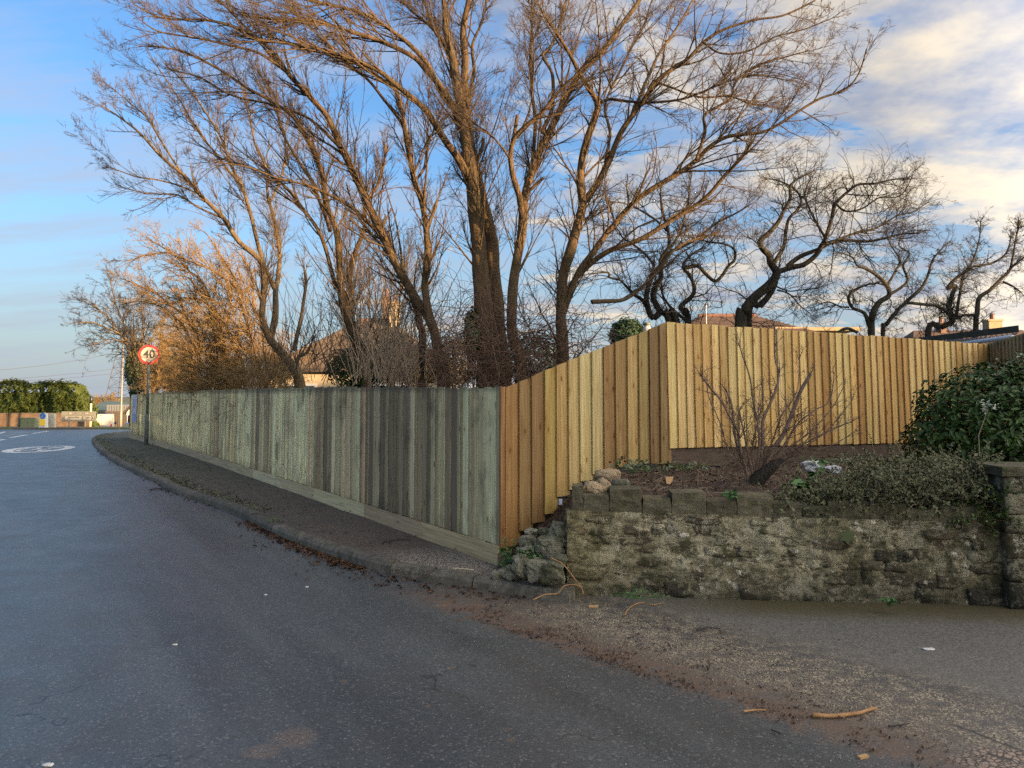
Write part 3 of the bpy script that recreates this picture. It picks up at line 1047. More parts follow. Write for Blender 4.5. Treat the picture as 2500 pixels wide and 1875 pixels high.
# ---- new tan fence along the garden bed
QA = PB.copy()
QB = W(2415, 841, Y=10.7)
QB.z = 0
qd = (QB - QA).normalized()
LQ = (QB - QA).length
tan = empty('tan_fence', (QA.x, QA.y, 0), 'new pale tan closeboard fence behind the bare shrub and stone wall', 'fence', rotz=math.atan2(qd.y, qd.x))
_, zt0 = fence_z(1626, 787, QA, qd)
_, zt1 = fence_z(2230, 827, QA, qd)
_, zt2 = fence_z(2412, 841, QA, qd)
_, zb0 = fence_z(1636, 1094, QA, qd)
s2230, _ = fence_z(2230, 827, QA, qd)
_, zb1 = fence_z(2230, 1081, QA, qd)
n_b = 46
wq = LQ / n_b
PALE, MID, BRN = (.62, .48, .225), (.53, .37, .15), (.42, .265, .105)
seq = [PALE, PALE, PALE, MID, MID, PALE, MID, PALE, PALE, PALE, PALE, MID, MID, PALE, MID, MID, PALE, BRN, MID, BRN, MID, PALE, PALE, MID, BRN, MID, PALE, MID, BRN, MID, BRN, BRN, PALE, PALE, PALE, BRN, PALE, PALE, PALE, PALE, MID, PALE, PALE, PALE, MID, MID]
for i in range(n_b):
    x0 = i * wq
    f = lambda s: (zt0 + (zt1 - zt0) * s / s2230) if s < s2230 else zt1 + (zt2 - zt1) * (s - s2230) / (LQ - s2230)
    zb = zb0 + (zb1 - zb0) * x0 / s2230 + R.uniform(-.003, .003)
    j0 = R.uniform(-.007, .007)
    me = wedge_board('board', wq, zb, zb, f(x0) + j0, f(x0 + wq) + j0, False)
    b = link('board', me, tan, M['new_board'], (x0, 0, 0))
    b.color = jit(seq[i % len(seq)], .13)
    b.rotation_euler = (0, R.uniform(-.005, .005) - .012, 0)
zg = (zb0 + .86) / 2
for k in range(2):
    L_ = LQ / 2
    o = MB().box((0, 0, 0), (L_ - .02, .03, .22)).build('gravel_board', M['dark_timber'], tan, loc=(L_ * (k + .5) + .02, .018, zb0 - .095 + .01 * k))
for s_ in np.arange(.06, LQ, 1.83):
    o = MB().box((0, 0, 0), (.09, .09, 1.75)).build('post', M['new_board'], tan, loc=(s_, .055, 1.3))
    o.color = (.4, .3, .16, 1)

# ---- older fence returning on the right
RA = QB.copy()
RB = W(2520, 810, Y=9.6)
RB.z = 0
rd = (RB - RA).normalized()
LRt = (RB - RA).length
ret = empty('return_fence', (RA.x, RA.y, 0), 'darker green-tinged fence returning above the laurel at the far right', 'fence', rotz=math.atan2(rd.y, rd.x))
_, ra0 = fence_z(2418, 839, RA, rd)
_, ra1 = fence_z(2500, 814, RA, rd)
sr, _ = fence_z(2500, 814, RA, rd)
nr = 12
for i in range(nr):
    wr = LRt / nr
    f = lambda s: ra0 + (ra1 - ra0) * s / sr
    me = wedge_board('board', wr * .93, .9, .9, f(i * wr), f((i + .93) * wr), True)
    b = link('board', me, ret, M['old_board'], (i * wr, 0, 0))
    b.color = jit((.66, .56, .33), .12)
o = MB().box((0, 0, 0), (LRt, .03, .08)).build('rail', M['dark_timber'], ret, loc=(LRt / 2, .03, 1.9))
MB().box((0, 0, 0), (LRt, .03, .9)).build('backing_board', M['dark_timber'], ret, loc=(LRt / 2, .025, 1.3))

# ================================================================== STONE WALL
WL = W(1385, 1452, z=0)
WR = W(2466, 1478, z=0)
wdir = (WR - WL).normalized()
LW = (WR - WL).length
wall = empty('stone_wall', (WL.x, WL.y, 0), 'low mossy rubble stone wall with uneven block coping', 'wall', rotz=math.atan2(wdir.y, wdir.x))
wall_rz = math.atan2(wdir.y, wdir.x)


def rock(name, c, size, m, parent=None, seed=0, sub=2, rough=.18, boxy=.5, smooth=True, rot=None):
    """irregular stone: subdivided cube pushed towards a box/ellipsoid with noise"""
    n = sub + 2
    V, Fc, idx = [], [], {}
    def vid(p):
        k = tuple(round(v, 4) for v in p)
        if k not in idx:
            idx[k] = len(V)
            q = Vector(p)
            s = q.normalized()
            cube = q
            q = cube.lerp(s * 1.15, 1 - boxy)
            nn = noise.noise_vector(Vector(s) * 1.6 + Vector((seed * 3.1, seed * 1.7, seed)))
            n2 = noise.noise_vector(Vector(s) * 4.5 + Vector((seed * 1.3, seed * 5.7, seed)))
            q = q + nn * rough * 1.7 + n2 * rough * .6
            V.append(Vector((q.x * size[0] / 2, q.y * size[1] / 2, q.z * size[2] / 2)))
        return idx[k]
    for ax in range(3):
        for sg in (-1, 1):
            for i in range(n):
                for j in range(n):
                    q = []
                    for (a, b) in ((i, j), (i + 1, j), (i + 1, j + 1), (i, j + 1)):
                        u_, v_ = -1 + 2 * a / n, -1 + 2 * b / n
                        p = [0, 0, 0]
                        p[ax] = sg
                        p[(ax + 1) % 3] = u_
                        p[(ax + 2) % 3] = v_
                        q.append(vid(p))
                    Fc.append(tuple(q if sg > 0 else q[::-1]))
    o = link(name, mesh(name, V, Fc, m, smooth), parent)
    o.location = c
    if rot: o.rotation_euler = rot
    return o


# face stones, roughly coursed
def cop_bot(s):      # underside of the coping
    return .665 - .055 * s / LW


zrow = 0.0
row = 0
cnt = 0
while zrow < .66:
    hrow = R.uniform(.055, .12)
    if row == 0: hrow = .12
    x = -.005 if row % 2 else 0.0
    first = True
    while x < LW - .03:
        wst = R.uniform(.09, .30)
        if first and row in (0, 1):
            wst = .30
        first = False
        top = cop_bot(x)
        hh = min(hrow, top - zrow)
        if hh < .03: break
        wv = min(wst, LW - x)
        split = (wst < .17 and hrow > .10 and R.random() < .6)
        parts = [(zrow, hh * .5), (zrow + hh * .5, hh * .5)] if split else [(zrow, hh)]
        for (z0, h0) in parts:
            zo = .018 * math.sin(x * 3 + row)
            rock('stone', (x + wv / 2, .07 + R.uniform(-.018, .018), z0 + h0 / 2 + zo * .4), (wv * 1.0, .17, h0 * 1.02), M['wall_stone'], wall,
                 seed=cnt * .37 + 1, sub=3 if wv > .12 else 2, rough=.17, boxy=.72)
            cnt += 1
        x += wv + .006
    zrow += hrow + .004
    row += 1
# mortar body behind the faces, its surface uneven
nx_, nz_ = 150, 34
V, Q = [], []
for j in range(nz_ + 1):
    for i in range(nx_ + 1):
        s = LW * i / nx_
        zz = (cop_bot(s) + .01) * j / nz_
        dpt = -.027 + .030 * noise.fractal(Vector((s * 6, zz * 9, 1)), 1, 2, 4)
        V.append((s, dpt + .012, zz - .03 * (j == 0)))
for j in range(nz_):
    for i in range(nx_):
        a = j * (nx_ + 1) + i
        Q.append((a, a + 1, a + nx_ + 2, a + nx_ + 1))
link('mortar', np_mesh('mortar', np.array(V), np.array(Q), M['mortar']), wall)
MB().box((0, 0, 0), (LW - .06, .22, .60)).build('core', M['mortar'], wall, loc=(LW / 2, .16, .28))
# end face stones
for k, (zc, hh) in enumerate(((.08, .16), (.22, .13), (.35, .12), (.47, .12), (.59, .11))):
    rock('stone', (.055, .19, zc), (.15, .26, hh), M['wall_stone'], wall, seed=80 + k, sub=2, rough=.14, boxy=.75)
# coping blocks, alternately high and low
z6 = lambda x, y: (1350 + x / 1.9235, 1050 + y / 1.9235)
cb = [90, 140, 265, 420, 555, 720, 860, 1030, 1170, 1290, 1480, 1655, 1810, 2000, 2135]
ct = [262, 303, 275, 320, 290, 332, 303, 345, 352, 332, 345, 373, 357, 385]


def on_wall(px_, py_):
    s, z_ = fence_z(px_, py_, WL, wdir)
    return s, z_


for i in range(len(ct)):
    s0, _ = on_wall(*z6(cb[i], ct[i]))
    s1, _ = on_wall(*z6(cb[i + 1], ct[i]))
    _, zt = on_wall(*z6(cb[i], ct[i]))
    zb = cop_bot(s0) - .005
    cbm = MB()
    w_, d_, h_ = s1 - s0 - .001, .25, zt - zb
    tilt = R.uniform(-.006, .006)
    V = []
    nxx, nzz = 4, 3
    o = rock('coping_block', ((s0 + s1) / 2, d_ / 2 - .012, (zt + zb) / 2), (w_, d_, h_), M['coping'], wall, seed=200 + i, sub=2, rough=.055, boxy=.93, smooth=False)
    o.rotation_euler = (0, tilt, 0)

# pier at the right end
pr = W(2462, 1486, z=0)
pier = empty('stone_pier', (pr.x, pr.y, 0), 'dark stone gate pier closing the right end of the low wall', 'pier', rotz=wall_rz)
zc = 0.0
for k, hh in enumerate((.20, .17, .19, .14, .16, .13, .07)):
    if k == 6:
        o = rock('cap_stone', (.27, .22, zc + hh / 2), (.58, .50, hh), M['coping'], pier, seed=300 + k, sub=2, rough=.03, boxy=.95, smooth=False)
    else:
        x = 0
        for wv in ((.3, .25) if k % 2 else (.22, .33)):
            rock('stone', (x + wv / 2, .2, zc + hh / 2), (wv, .44, hh), M['pier_stone'], pier, seed=310 + k * 3 + x, sub=2, rough=.07, boxy=.85)
            x += wv
    zc += hh

# ================================================================== GARDEN BED
BXs = [p[0] for p in BZ]
BZs = [p[1] for p in BZ]


def fence_y(x):
    if x < PB.x: return PA.y + (x - PA.x) * nd.y / nd.x
    return QA.y + (x - QA.x) * qd.y / qd.x


def foot_z(x):
    if x < PB.x: return float(np.interp(x, BXs, BZs)) - .05
    return .845


def wall_y(x):
    return WL.y + (x - WL.x) * wdir.y / wdir.x


def bed(x, y):
    yw = wall_y(x) + .14
    yf = fence_y(x)
    inw = sstep(.40, .56, x)
    zw = .72 * inw + (.06 + .25 * sstep(-.05, .4, x)) * (1 - inw)
    k = (y - yw) / max(.05, yf - yw)
    k2 = min(1, max(0, k))
    h = zw + (foot_z(x) - zw) * (k2 ** (.8))
    if k > 1: h = foot_z(x) + .0
    h += .035 * noise.noise((x * 2.2, y * 2.2, 3)) + .018 * noise.noise((x * 7, y * 7, 3)) + .008 * noise.noise((x * 19, y * 19, 3))
    h += .05 * math.exp(-((x - 2.15) ** 2 + (y - 7.1) ** 2) / .12)
    return h


xs = np.concatenate([np.arange(-.12, 2.6, .035), np.arange(2.6, 6.4, .12)])
V, Q = [], []
NJ = 44
for i, x in enumerate(xs):
    y0_, y1_ = wall_y(x) + .1, fence_y(x) + .45
    for j in range(NJ + 1):
        y = y0_ + (y1_ - y0_) * j / NJ
        V.append((x, y, bed(x, y)))
for i in range(len(xs) - 1):
    for j in range(NJ):
        a = i * (NJ + 1) + j
        Q.append((a, a + NJ + 1, a + NJ + 2, a + 1))
o = link('garden_bed', np_mesh('garden_bed', np.array(V), np.array(Q), M['soil']))
bed_o = o
setp(o, 'raised bed of bare brown soil between wall and tan fence', kind='structure')

# lawn behind the fences
gl = []
V, Q = [], []
N1 = 40
edge_pts = [Vector((FEND.x + .2, FEND.y + .1, 0)) + (FA - FEND) * (k / 20) for k in range(21)]
edge_pts = [Vector((p.x + .16, p.y + .12, 0)) for p in edge_pts]
edge_pts += [Vector((PA.x + nd.x * LB * k / 4 - .06, PA.y + nd.y * LB * k / 4 + .40, 0)) for k in range(1, 5)]
edge_pts += [Vector((QA.x + qd.x * LQ * k / 6, QA.y + qd.y * LQ * k / 6 + .40, 0)) for k in range(1, 7)]
edge_pts += [Vector((9, 11.3, 0)), Vector((16, 12.5, 0)), Vector((40, 16, 0))]
for p in edge_pts:
    for j in range(13):
        k = (j / 12) ** 1.4
        far_ = Vector((p.x * 1.25 + (6 if p.x > 0 else 0), 60, 0))
        q = p.lerp(far_, k)
        hz = .55 + .27 * sstep(-.5, 2.0, p.x) + .03 * noise.noise((q.x * .5, q.y * .5, 0)) + g(0, q.y) * (1 if p.x < -6 else .5)
        V.append((q.x, q.y, hz))
for i in range(len(edge_pts) - 1):
    for j in range(12):
        a = i * 13 + j
        Q.append((a, a + 13, a + 14, a + 1))
o = link('garden_lawn', np_mesh('garden_lawn', np.array(V), np.array(Q), M['grass']))
setp(o, 'rough garden ground behind the fences under the trees', kind='structure')

# ================================================================== TREES
TRI = [0]


def norm_(a):
    return a / np.maximum(1e-9, np.linalg.norm(a, axis=-1, keepdims=True))


def tubes(P, Rr, S=3):
    """P (N,K,3), Rr (N,K) -> verts, quads"""
    N, K, _ = P.shape
    T = np.empty_like(P)
    T[:, 1:-1] = P[:, 2:] - P[:, :-2]
    T[:, 0] = P[:, 1] - P[:, 0]
    T[:, -1] = P[:, -1] - P[:, -2]
    T = norm_(T)
    mean = norm_(T.mean(axis=1))
    ref = np.where(np.abs(mean[:, 2:3]) < .8, np.array([[0, 0, 1.0]]), np.array([[1.0, 0, 0]]))
    U = norm_(np.cross(T, ref[:, None, :]))
    Vv = np.cross(T, U)
    a = np.arange(S) * 2 * np.pi / S
    ring = P[:, :, None, :] + Rr[:, :, None, None] * (U[:, :, None, :] * np.cos(a)[None, None, :, None] + Vv[:, :, None, :] * np.sin(a)[None, None, :, None])
    verts = ring.reshape(-1, 3)
    base = (np.arange(N) * K * S)[:, None, None]
    kk = (np.arange(K - 1) * S)[None, :, None]
    ss = np.arange(S)[None, None, :]
    s2 = (np.arange(S) + 1)[None, None, :] % S
    A = base + kk + ss
    B = base + kk + s2
    Q = np.stack([A, B, B + S, A + S], axis=-1).reshape(-1, 4)
    return verts, Q


def join(parts):
    vs, qs, n = [], [], 0
    for v, q in parts:
        vs.append(v)
        qs.append(q + n)
        n += len(v)
    return np.concatenate(vs), np.concatenate(qs)


def perp_rotate(D, ang, az):
    ref = np.where(np.abs(D[:, 2:3]) < .85, np.array([[0, 0, 1.0]]), np.array([[1.0, 0, 0]]))
    U = norm_(np.cross(D, ref))
    Vv = np.cross(D, U)
    side_ = U * np.cos(az)[:, None] + Vv * np.sin(az)[:, None]
    return norm_(D * np.cos(ang)[:, None] + side_ * np.sin(ang)[:, None])


def grow(P0, D0, L, K, curl, upv, wind=None):
    N = len(P0)
    P = np.empty((N, K, 3))
    Dd = np.empty((N, K, 3))
    P[:, 0] = P0
    D = D0.copy()
    Dd[:, 0] = D
    st = (L / (K - 1))[:, None]
    bend = rng.normal(0, curl * .6, (N, 3))
    for k in range(1, K):
        D = D + rng.normal(0, curl, (N, 3)) + bend
        D[:, 2] += upv
        if wind is not None: D = D + wind
        D = norm_(D)
        Dd[:, k] = D
        P[:, k] = P[:, k - 1] + D * st
    return P, Dd


def kids(P, Dd, L, Rr, per, kmin, ang, asd, lf, rf, kpow=1.0, kmax=.97):
    """start data for children of a batch of polylines"""
    N, K, _ = P.shape
    n = np.maximum(0, rng.poisson(per, N)) if np.isscalar(per) else rng.poisson(per)
    own = np.repeat(np.arange(N), n)
    m_ = len(own)
    k = kmin + (kmax - kmin) * rng.random(m_) ** kpow
    f = k * (K - 1)
    i = np.minimum(f.astype(int), K - 2)
    fr = (f - i)[:, None]
    P0 = P[own, i] * (1 - fr) + P[own, i + 1] * fr
    D0 = norm_(Dd[own, i] * (1 - fr) + Dd[own, i + 1] * fr)
    a = np.radians(rng.normal(ang, asd, m_))
    D1 = perp_rotate(D0, a, rng.random(m_) * 2 * np.pi)
    LL = L[own] * lf * (1.15 - .75 * k) * rng.uniform(.55, 1.3, m_)
    rr = Rr[own, i] * rf
    return P0, D1, LL, rr


def fY(px_):
    """depth of the old fence at a picture column"""
    k = (px_ - CX) / F
    s_ = (FA.x - k * FA.y) / (k * FDIR.y - FDIR.x)
    return FA.y + FDIR.y * s_


class Tree:
    def __init__(s, name, label, bark, twig, group=None, cat='tree'):
        s.name, s.label, s.bark, s.twig, s.group, s.cat = name, label, bark, twig, group, cat
        s.st = []
        s.root = None

    def stem(s, pts, Ya, Yb, w0, w1, root=False, name='limb', wob=.012, dens=1.0, bare=False, zroot=.5, power=1.0):
        n = len(pts)
        P3 = []
        for i, p in enumerate(pts):
            k = i / (n - 1)
            P3.append(W(p[0], p[1], Y=Ya + (Yb - Ya) * k))
        if root:
            b = P3[0].copy()
            b.z = zroot - .08
            P3[0:0] = [b]
            if s.root is None: s.root = Vector((b.x, b.y, zroot))
        C = catmull(P3, 7)
        N = len(C)
        r = []
        for i, p in enumerate(C):
            k = i / (N - 1)
            dd = (p - Vector((0, 0, EYE))).length
            wpx = (w0 + (w1 - w0) * (k ** power)) * (.92 if w0 > 24 else .84)
            rr = wpx / 2 / F * dd
            if root: rr *= 1 + .35 * max(0, 1 - k * 9) ** 2
            r.append(rr * (1 + .13 * noise.noise((p.x * 3, p.y * 3, p.z * 3.5 + 9))))
        Cn = np.array([tuple(p + Vector(noise.noise_vector((p.x * 1.9, p.y * 1.9, p.z * 1.9))) * wob * (1 if i else 0) * 2) for i, p in enumerate(C)])
        s.st.append((name, Cn, np.array(r), dens, bare))
        return s

    def build(s, l1=1.1, n1=6.0, n2=6, n3=3.5, ang=32, curl=.10, up=.05, lf2=.42, lf3=.45, kmin=.22, r1=.010, r2=.0042, r3=.0023, wind=None, n4=0, asd=11, twigkind=True, k1=1.0, n0=0.0, l0=1.8):
        base = s.root or Vector(tuple(s.st[0][1][0]))
        root = empty(s.name, tuple(base), s.label, s.cat, s.group)
        off = np.array(tuple(base))
        for (nm, C, r, dn, bare) in s.st:
            v, q = tubes(C[None], r[None], 10 if r[0] > .03 else 7)
            v = v - off
            me = np_mesh(nm, v, q, s.bark)
            # close the end
            link(nm, me, root)
            TRI[0] += len(q) * 2
        PS, DS, LS, RS = [], [], [], []
        extra = []
        if n0:
            for (nm, C, r, dn, bare) in s.st:
                if bare or r[0] < .02: continue
                Lt = float(np.linalg.norm(np.diff(C, axis=0), axis=1).sum())
                n = rng.poisson(n0 * Lt)
                if not n: continue
                k = rng.uniform(.30, .92, n)
                i = (k * (len(C) - 2)).astype(int)
                a = np.radians(rng.uniform(14, 34, n))
                dd = perp_rotate(norm_(C[i + 1] - C[i]), a, rng.random(n) * 2 * np.pi)
                Pq, _ = grow(C[i], dd, l0 * rng.uniform(.5, 1.35, n) * (1.25 - .5 * k), 16, .055, .022, wind)
                Rq = np.linspace(1, .22, 16)[None, :] * np.minimum(r[i] * .55, rng.uniform(.008, .019, n))[:, None]
                extra.append((Pq, Rq))
        allst = list(s.st)
        for Pq, Rq in extra:
            for u_ in range(len(Pq)):
                allst.append(('x', Pq[u_], Rq[u_], .9, False))
        tips = []
        for (nm, C, r, dn, bare) in allst:
            if bare: continue
            seg = np.linalg.norm(np.diff(C, axis=0), axis=1)
            cum = np.concatenate([[0], np.cumsum(seg)])
            Lt = cum[-1]
            n = rng.poisson(n1 * Lt * dn)
            k = kmin + (1 - kmin) * rng.random(n) ** k1
            k = np.concatenate([k, [1.0, .985, .97]])
            x = k * Lt
            i = np.clip(np.searchsorted(cum, x) - 1, 0, len(C) - 2)
            fr = ((x - cum[i]) / np.maximum(1e-6, seg[i]))[:, None]
            p = C[i] * (1 - fr) + C[i + 1] * fr
            dd = norm_(C[i + 1] - C[i])
            a = np.radians(rng.normal(ang, asd, len(k)))
            a[-3:] *= .4
            D1 = perp_rotate(dd, a, rng.random(len(k)) * 2 * np.pi)
            rr = r[i] * .5
            LL = l1 * rng.uniform(.35, 1.25, len(k)) * (1.3 - .88 * k)
            PS.append(p); DS.append(D1); LS.append(LL)
            RS.append(np.minimum(rr, r1 * rng.uniform(.5, 1.5, len(k))))
        P0, D0, L0, R0 = map(np.concatenate, (PS, DS, LS, RS))
        P1, D1 = grow(P0, D0, L0, 8, curl, up, wind)
        T1 = np.linspace(1, .28, 8)[None, :] * R0[:, None]
        b1 = tubes(P1, T1, 5)
        a2 = kids(P1, D1, L0, T1, n2, .12, ang + 4, asd, lf2, .7)
        P2, D2 = grow(a2[0], a2[1], a2[2], 6, curl * 1.1, up, wind)
        T2 = np.linspace(1, .45, 6)[None, :] * np.clip(a2[3], r2 * .55, r2 * 1.2)[:, None]
        b2 = tubes(P2, T2, 4 if r2 > .0038 else 3)
        a3 = kids(P2, D2, a2[2], T2, n3, .15, ang + 8, asd, lf3, .8)
        P3, D3 = grow(a3[0], a3[1], a3[2], 4, curl * 1.4, up, wind)
        T3 = np.linspace(1, .55, 4)[None, :] * np.clip(a3[3], r3 * .8, r3 * 1.1)[:, None]
        b3 = tubes(P3, T3, 3)
        parts = [b2, b3]
        if n4:
            a4 = kids(P3, D3, a3[2], T3, n4, .2, ang + 14, asd, .55, .9)
            P4, D4 = grow(a4[0], a4[1], a4[2], 3, curl * 1.6, up)
            parts.append(tubes(P4, np.linspace(1, .6, 3)[None, :] * np.full(len(P4), r3 * .8)[:, None], 3))
        v, q = join([b1] + [tubes(Pq, Rq, 6) for Pq, Rq in extra])
        o = link('branches', np_mesh('branches', v - off, q, s.bark), root)
        o['kind'] = 'stuff'
        v2, q2 = join(parts)
        o = link('twigs', np_mesh('twigs', v2 - off, q2, s.twig), root)
        o['kind'] = 'stuff'
        TRI[0] += (len(q) + len(q2)) * 2
        s.rootobj = root
        return root


zA = lambda x, y: (200 + x / 2.212, y / 2.212)
zB = lambda x, y: (1000 + x / 1.8433, y / 1.8433)
zC = lambda x, y: (1400 + x / 2.011, 400 + y / 2.011)
z2 = lambda x, y: (150 + x / 2.947, 550 + y / 2.947)
z3 = lambda x, y: (800 + x / 2.765, 550 + y / 2.765)
z5 = lambda x, y: (1600 + x / 2.458, 750 + y / 2.458)
z8 = lambda x, y: (600 + x / 4.916, 720 + y / 4.916)


def tr(fn, *pts):
    return [fn(*p) for p in pts]


ASH = dict(n0=.60, l0=1.35, l1=1.15, n1=7.5, n2=7.5, n3=4.5, ang=29, r2=.0036, r3=.0019, curl=.055, up=.045, kmin=.25)

# ---- big many-stemmed tree in the middle
T = Tree('bare_tree', 'largest bare tree, thick twin trunk rising behind the fence corner', M['bark_ash'], M['twig_ash'], 'bare trees behind the old fence')
T.stem(tr(z3, (1080, 1060), (1075, 760), (1050, 520), (1030, 300), (1010, 60)) + tr(zA, (2105, 1000), (2090, 850), (2060, 700), (2035, 520), (2000, 330), (1970, 150), (1950, -30)), 9.3, 9.6, 76, 13, True, 'trunk', dens=.8, power=.62)
T.stem(tr(z3, (1170, 1060), (1150, 760), (1130, 520), (1115, 300), (1100, 120)) + tr(zA, (2160, 1080), (2120, 900), (2085, 700), (2065, 480), (2070, 300), (2060, 150), (2095, -30)), 9.5, 9.9, 68, 13, True, 'trunk', dens=.7, power=.62)
T.stem(tr(zA, (2085, 960), (2030, 850), (1970, 760), (1910, 670), (1860, 600), (1770, 520), (1700, 460), (1600, 380), (1450, 320), (1300, 262), (1130, 230), (950, 215)), 9.4, 8.2, 24, 5)
T.stem(tr(zA, (2045, 700), (1995, 570), (1920, 450), (1860, 380), (1800, 310), (1700, 250), (1560, 200), (1430, 160), (1280, 120), (1100, 108), (900, 92)), 9.5, 8.4, 20, 5)
T.stem(tr(zA, (2040, 620), (1960, 520), (1900, 410), (1850, 330), (1750, 220), (1650, 150), (1530, 80), (1400, 35), (1250, 10), (1080, -25)), 9.6, 8.9, 17, 5)
T.stem(tr(zA, (2040, 560), (2010, 420), (1960, 250), (1890, 130), (1850, 0), (1820, -60)), 9.6, 10.5, 13, 6)
T.stem(tr(zA, (2075, 560), (2120, 400), (2110, 250), (2160, 120), (2190, -20)), 9.7, 10.8, 12, 5)
T.stem(tr(zA, (1980, 300), (1940, 200), (1880, 140), (1780, 60), (1700, -30)), 9.6, 10.4, 10, 5)
T.stem(tr(zA, (2122, 930), (2138, 860), (2160, 790), (2168, 745)), 9.72, 9.7, 11, 9, bare=True, name='stub')
T.build(**{**ASH, 'l1': 1.25, 'n1': 8.0, 'kmin': .40})

T = Tree('bare_tree', 'tall bare stems with cut stubs just right of the thick twin trunk', M['bark_ash'], M['twig_ash'], 'bare trees behind the old fence')
T.stem(tr(z3, (1300, 1000), (1250, 760), (1240, 560), (1250, 380)) + tr(zB, (500, 1080), (515, 950), (530, 850), (580, 700), (640, 580), (700, 450), (765, 330), (850, 250), (930, 150), (1000, 50), (1050, -30)), 9.0, 9.4, 36, 9, True, 'trunk', power=.8)
T.stem(tr(zB, (510, 980), (495, 880), (465, 790), (450, 700), (468, 625), (520, 570), (600, 500), (680, 400), (745, 345), (800, 280)), 9.1, 8.3, 20, 5)
T.stem(tr(zB, (555, 740), (565, 600), (550, 400), (545, 250), (552, 100), (550, -30)), 9.2, 10.3, 12, 6)
T.stem(tr(zB, (600, 600), (640, 480), (642, 330), (600, 250), (640, 200), (690, 60), (720, -30)), 9.2, 10.0, 12, 5)
T.stem(tr(zB, (458, 650), (474, 580), (486, 520)), 8.85, 8.85, 13, 10, bare=True, name='stub')
T.stem(tr(zB, (532, 868), (575, 830), (605, 805)), 9.15, 9.05, 11, 9, bare=True, name='stub')
T.build(**{**ASH, 'l1': 1.0, 'n1': 7.0, 'kmin': .38})

# ---- tree with the big right-hand limbs
T = Tree('bare_tree', 'bare tree right of the twin trunk with long limbs sweeping right', M['bark_ash'], M['twig_ash'], 'bare trees behind the old fence')
T.stem(tr(zB, (690, 1580), (680, 1420), (690, 1250), (725, 1130), (760, 1000), (778, 920), (765, 820), (775, 720), (800, 630), (830, 540), (845, 470), (812, 410), (770, 340), (735, 270), (690, 190), (640, 120), (590, 50)), 9.2, 8.8, 34, 5, True, 'trunk')
T.stem(tr(zB, (775, 925), (830, 840), (890, 730), (950, 600), (1000, 520), (1060, 440), (1110, 370), (1190, 300), (1250, 260), (1320, 190), (1420, 130), (1550, 90), (1680, 70), (1790, 20)), 9.2, 8.4, 19, 4)
T.stem(tr(zB, (848, 470), (900, 445), (1000, 455), (1100, 462), (1220, 450), (1320, 415), (1400, 380), (1500, 350), (1600, 345), (1720, 362)), 9.1, 8.7, 9, 3)
T.stem(tr(zB, (690, 1420), (755, 1240), (830, 1130), (900, 1030), (1000, 920), (1100, 850), (1200, 790), (1290, 720), (1340, 670), (1420, 620), (1500, 605), (1600, 590), (1720, 520), (1850, 440), (1960, 400), (2020, 330), (2060, 220)), 9.2, 8.0, 19, 3, name='limb')
T.stem(tr(zB, (682, 1450), (715, 1310), (800, 1200), (900, 1130), (1030, 1080), (1150, 1010), (1260, 940), (1350, 870), (1430, 780), (1500, 700), (1530, 650)), 9.3, 8.5, 17, 8)
T.stem(tr(zB, (1290, 720), (1330, 600), (1330, 520), (1400, 470), (1450, 440), (1470, 370), (1560, 300), (1680, 260), (1800, 230)), 8.6, 8.3, 10, 3)
T.stem(tr(zB, (1110, 370), (1180, 400), (1300, 440), (1440, 430), (1560, 470), (1660, 480)), 8.9, 9.5, 7, 3)
T.stem(tr(zB, (1000, 520), (1080, 330), (1130, 230), (1200, 130), (1260, 30), (1290, -30)), 9.0, 9.9, 9, 4)
T.stem(tr(zB, (870, 760), (900, 600), (880, 480), (940, 330), (1010, 200), (1060, 90), (1100, -20)), 9.1, 10.1, 9, 4)
T.stem(tr(zB, (1320, 190), (1400, 240), (1520, 230), (1650, 170), (1780, 140), (1900, 90)), 8.6, 8.2, 6, 2.5)
T.stem(tr(zB, (820, 1360), (900, 1355), (980, 1340), (1060, 1280), (1130, 1200), (1190, 1130), (1280, 1080), (1380, 1050)), 9.0, 9.6, 14, 5)
T.build(**{**ASH, 'l1': .95, 'n1': 8.5, 'n2': 7, 'curl': .11, 'kmin': .22, 'ang': 36})

# ---- left-leaning pair
T = Tree('bare_tree', 'bare tree of twin stems leaning and arching far to the left', M['bark_ash'], M['twig_ash'], 'bare trees behind the old fence')
T.stem(tr(z3, (790, 1070), (760, 880), (700, 650), (600, 500), (480, 300), (400, 140)) + tr(zA, (1560, 1130), (1470, 950), (1400, 800), (1330, 640), (1220, 520), (1120, 410), (1040, 300), (960, 215), (830, 150), (650, 110), (430, 95), (310, 45)), 9.6, 8.6, 30, 3, True, 'trunk', power=.85)
T.stem(tr(z3, (640, 820), (620, 680), (570, 500), (470, 300), (370, 110)) + tr(zA, (1590, 1250), (1440, 1110), (1250, 1010), (1060, 960), (880, 900), (700, 870)), 9.9, 9.0, 24, 3, True, 'limb', power=.75)
T.stem(tr(z3, (770, 1060), (740, 850), (700, 640), (665, 420), (680, 200)) + tr(zA, (1860, 1220), (1830, 1080), (1790, 980), (1770, 850), (1740, 700), (1720, 600), (1690, 480), (1600, 415), (1450, 330), (1320, 290), (1180, 250), (1000, 190)), 9.4, 8.9, 27, 4, True, 'trunk', power=.8)
T.stem(tr(zA, (1862, 1225), (1895, 1150), (1912, 1085)), 9.1, 9.1, 12, 9, bare=True, name='stub')
T.stem(tr(zA, (1790, 980), (1850, 900), (1870, 800), (1900, 700), (1960, 560)), 9.3, 10.2, 9, 4)
T.stem(tr(zA, (1400, 800), (1300, 700), (1180, 620), (1000, 560), (820, 520), (640, 420), (500, 380)), 9.0, 9.8, 10, 3)
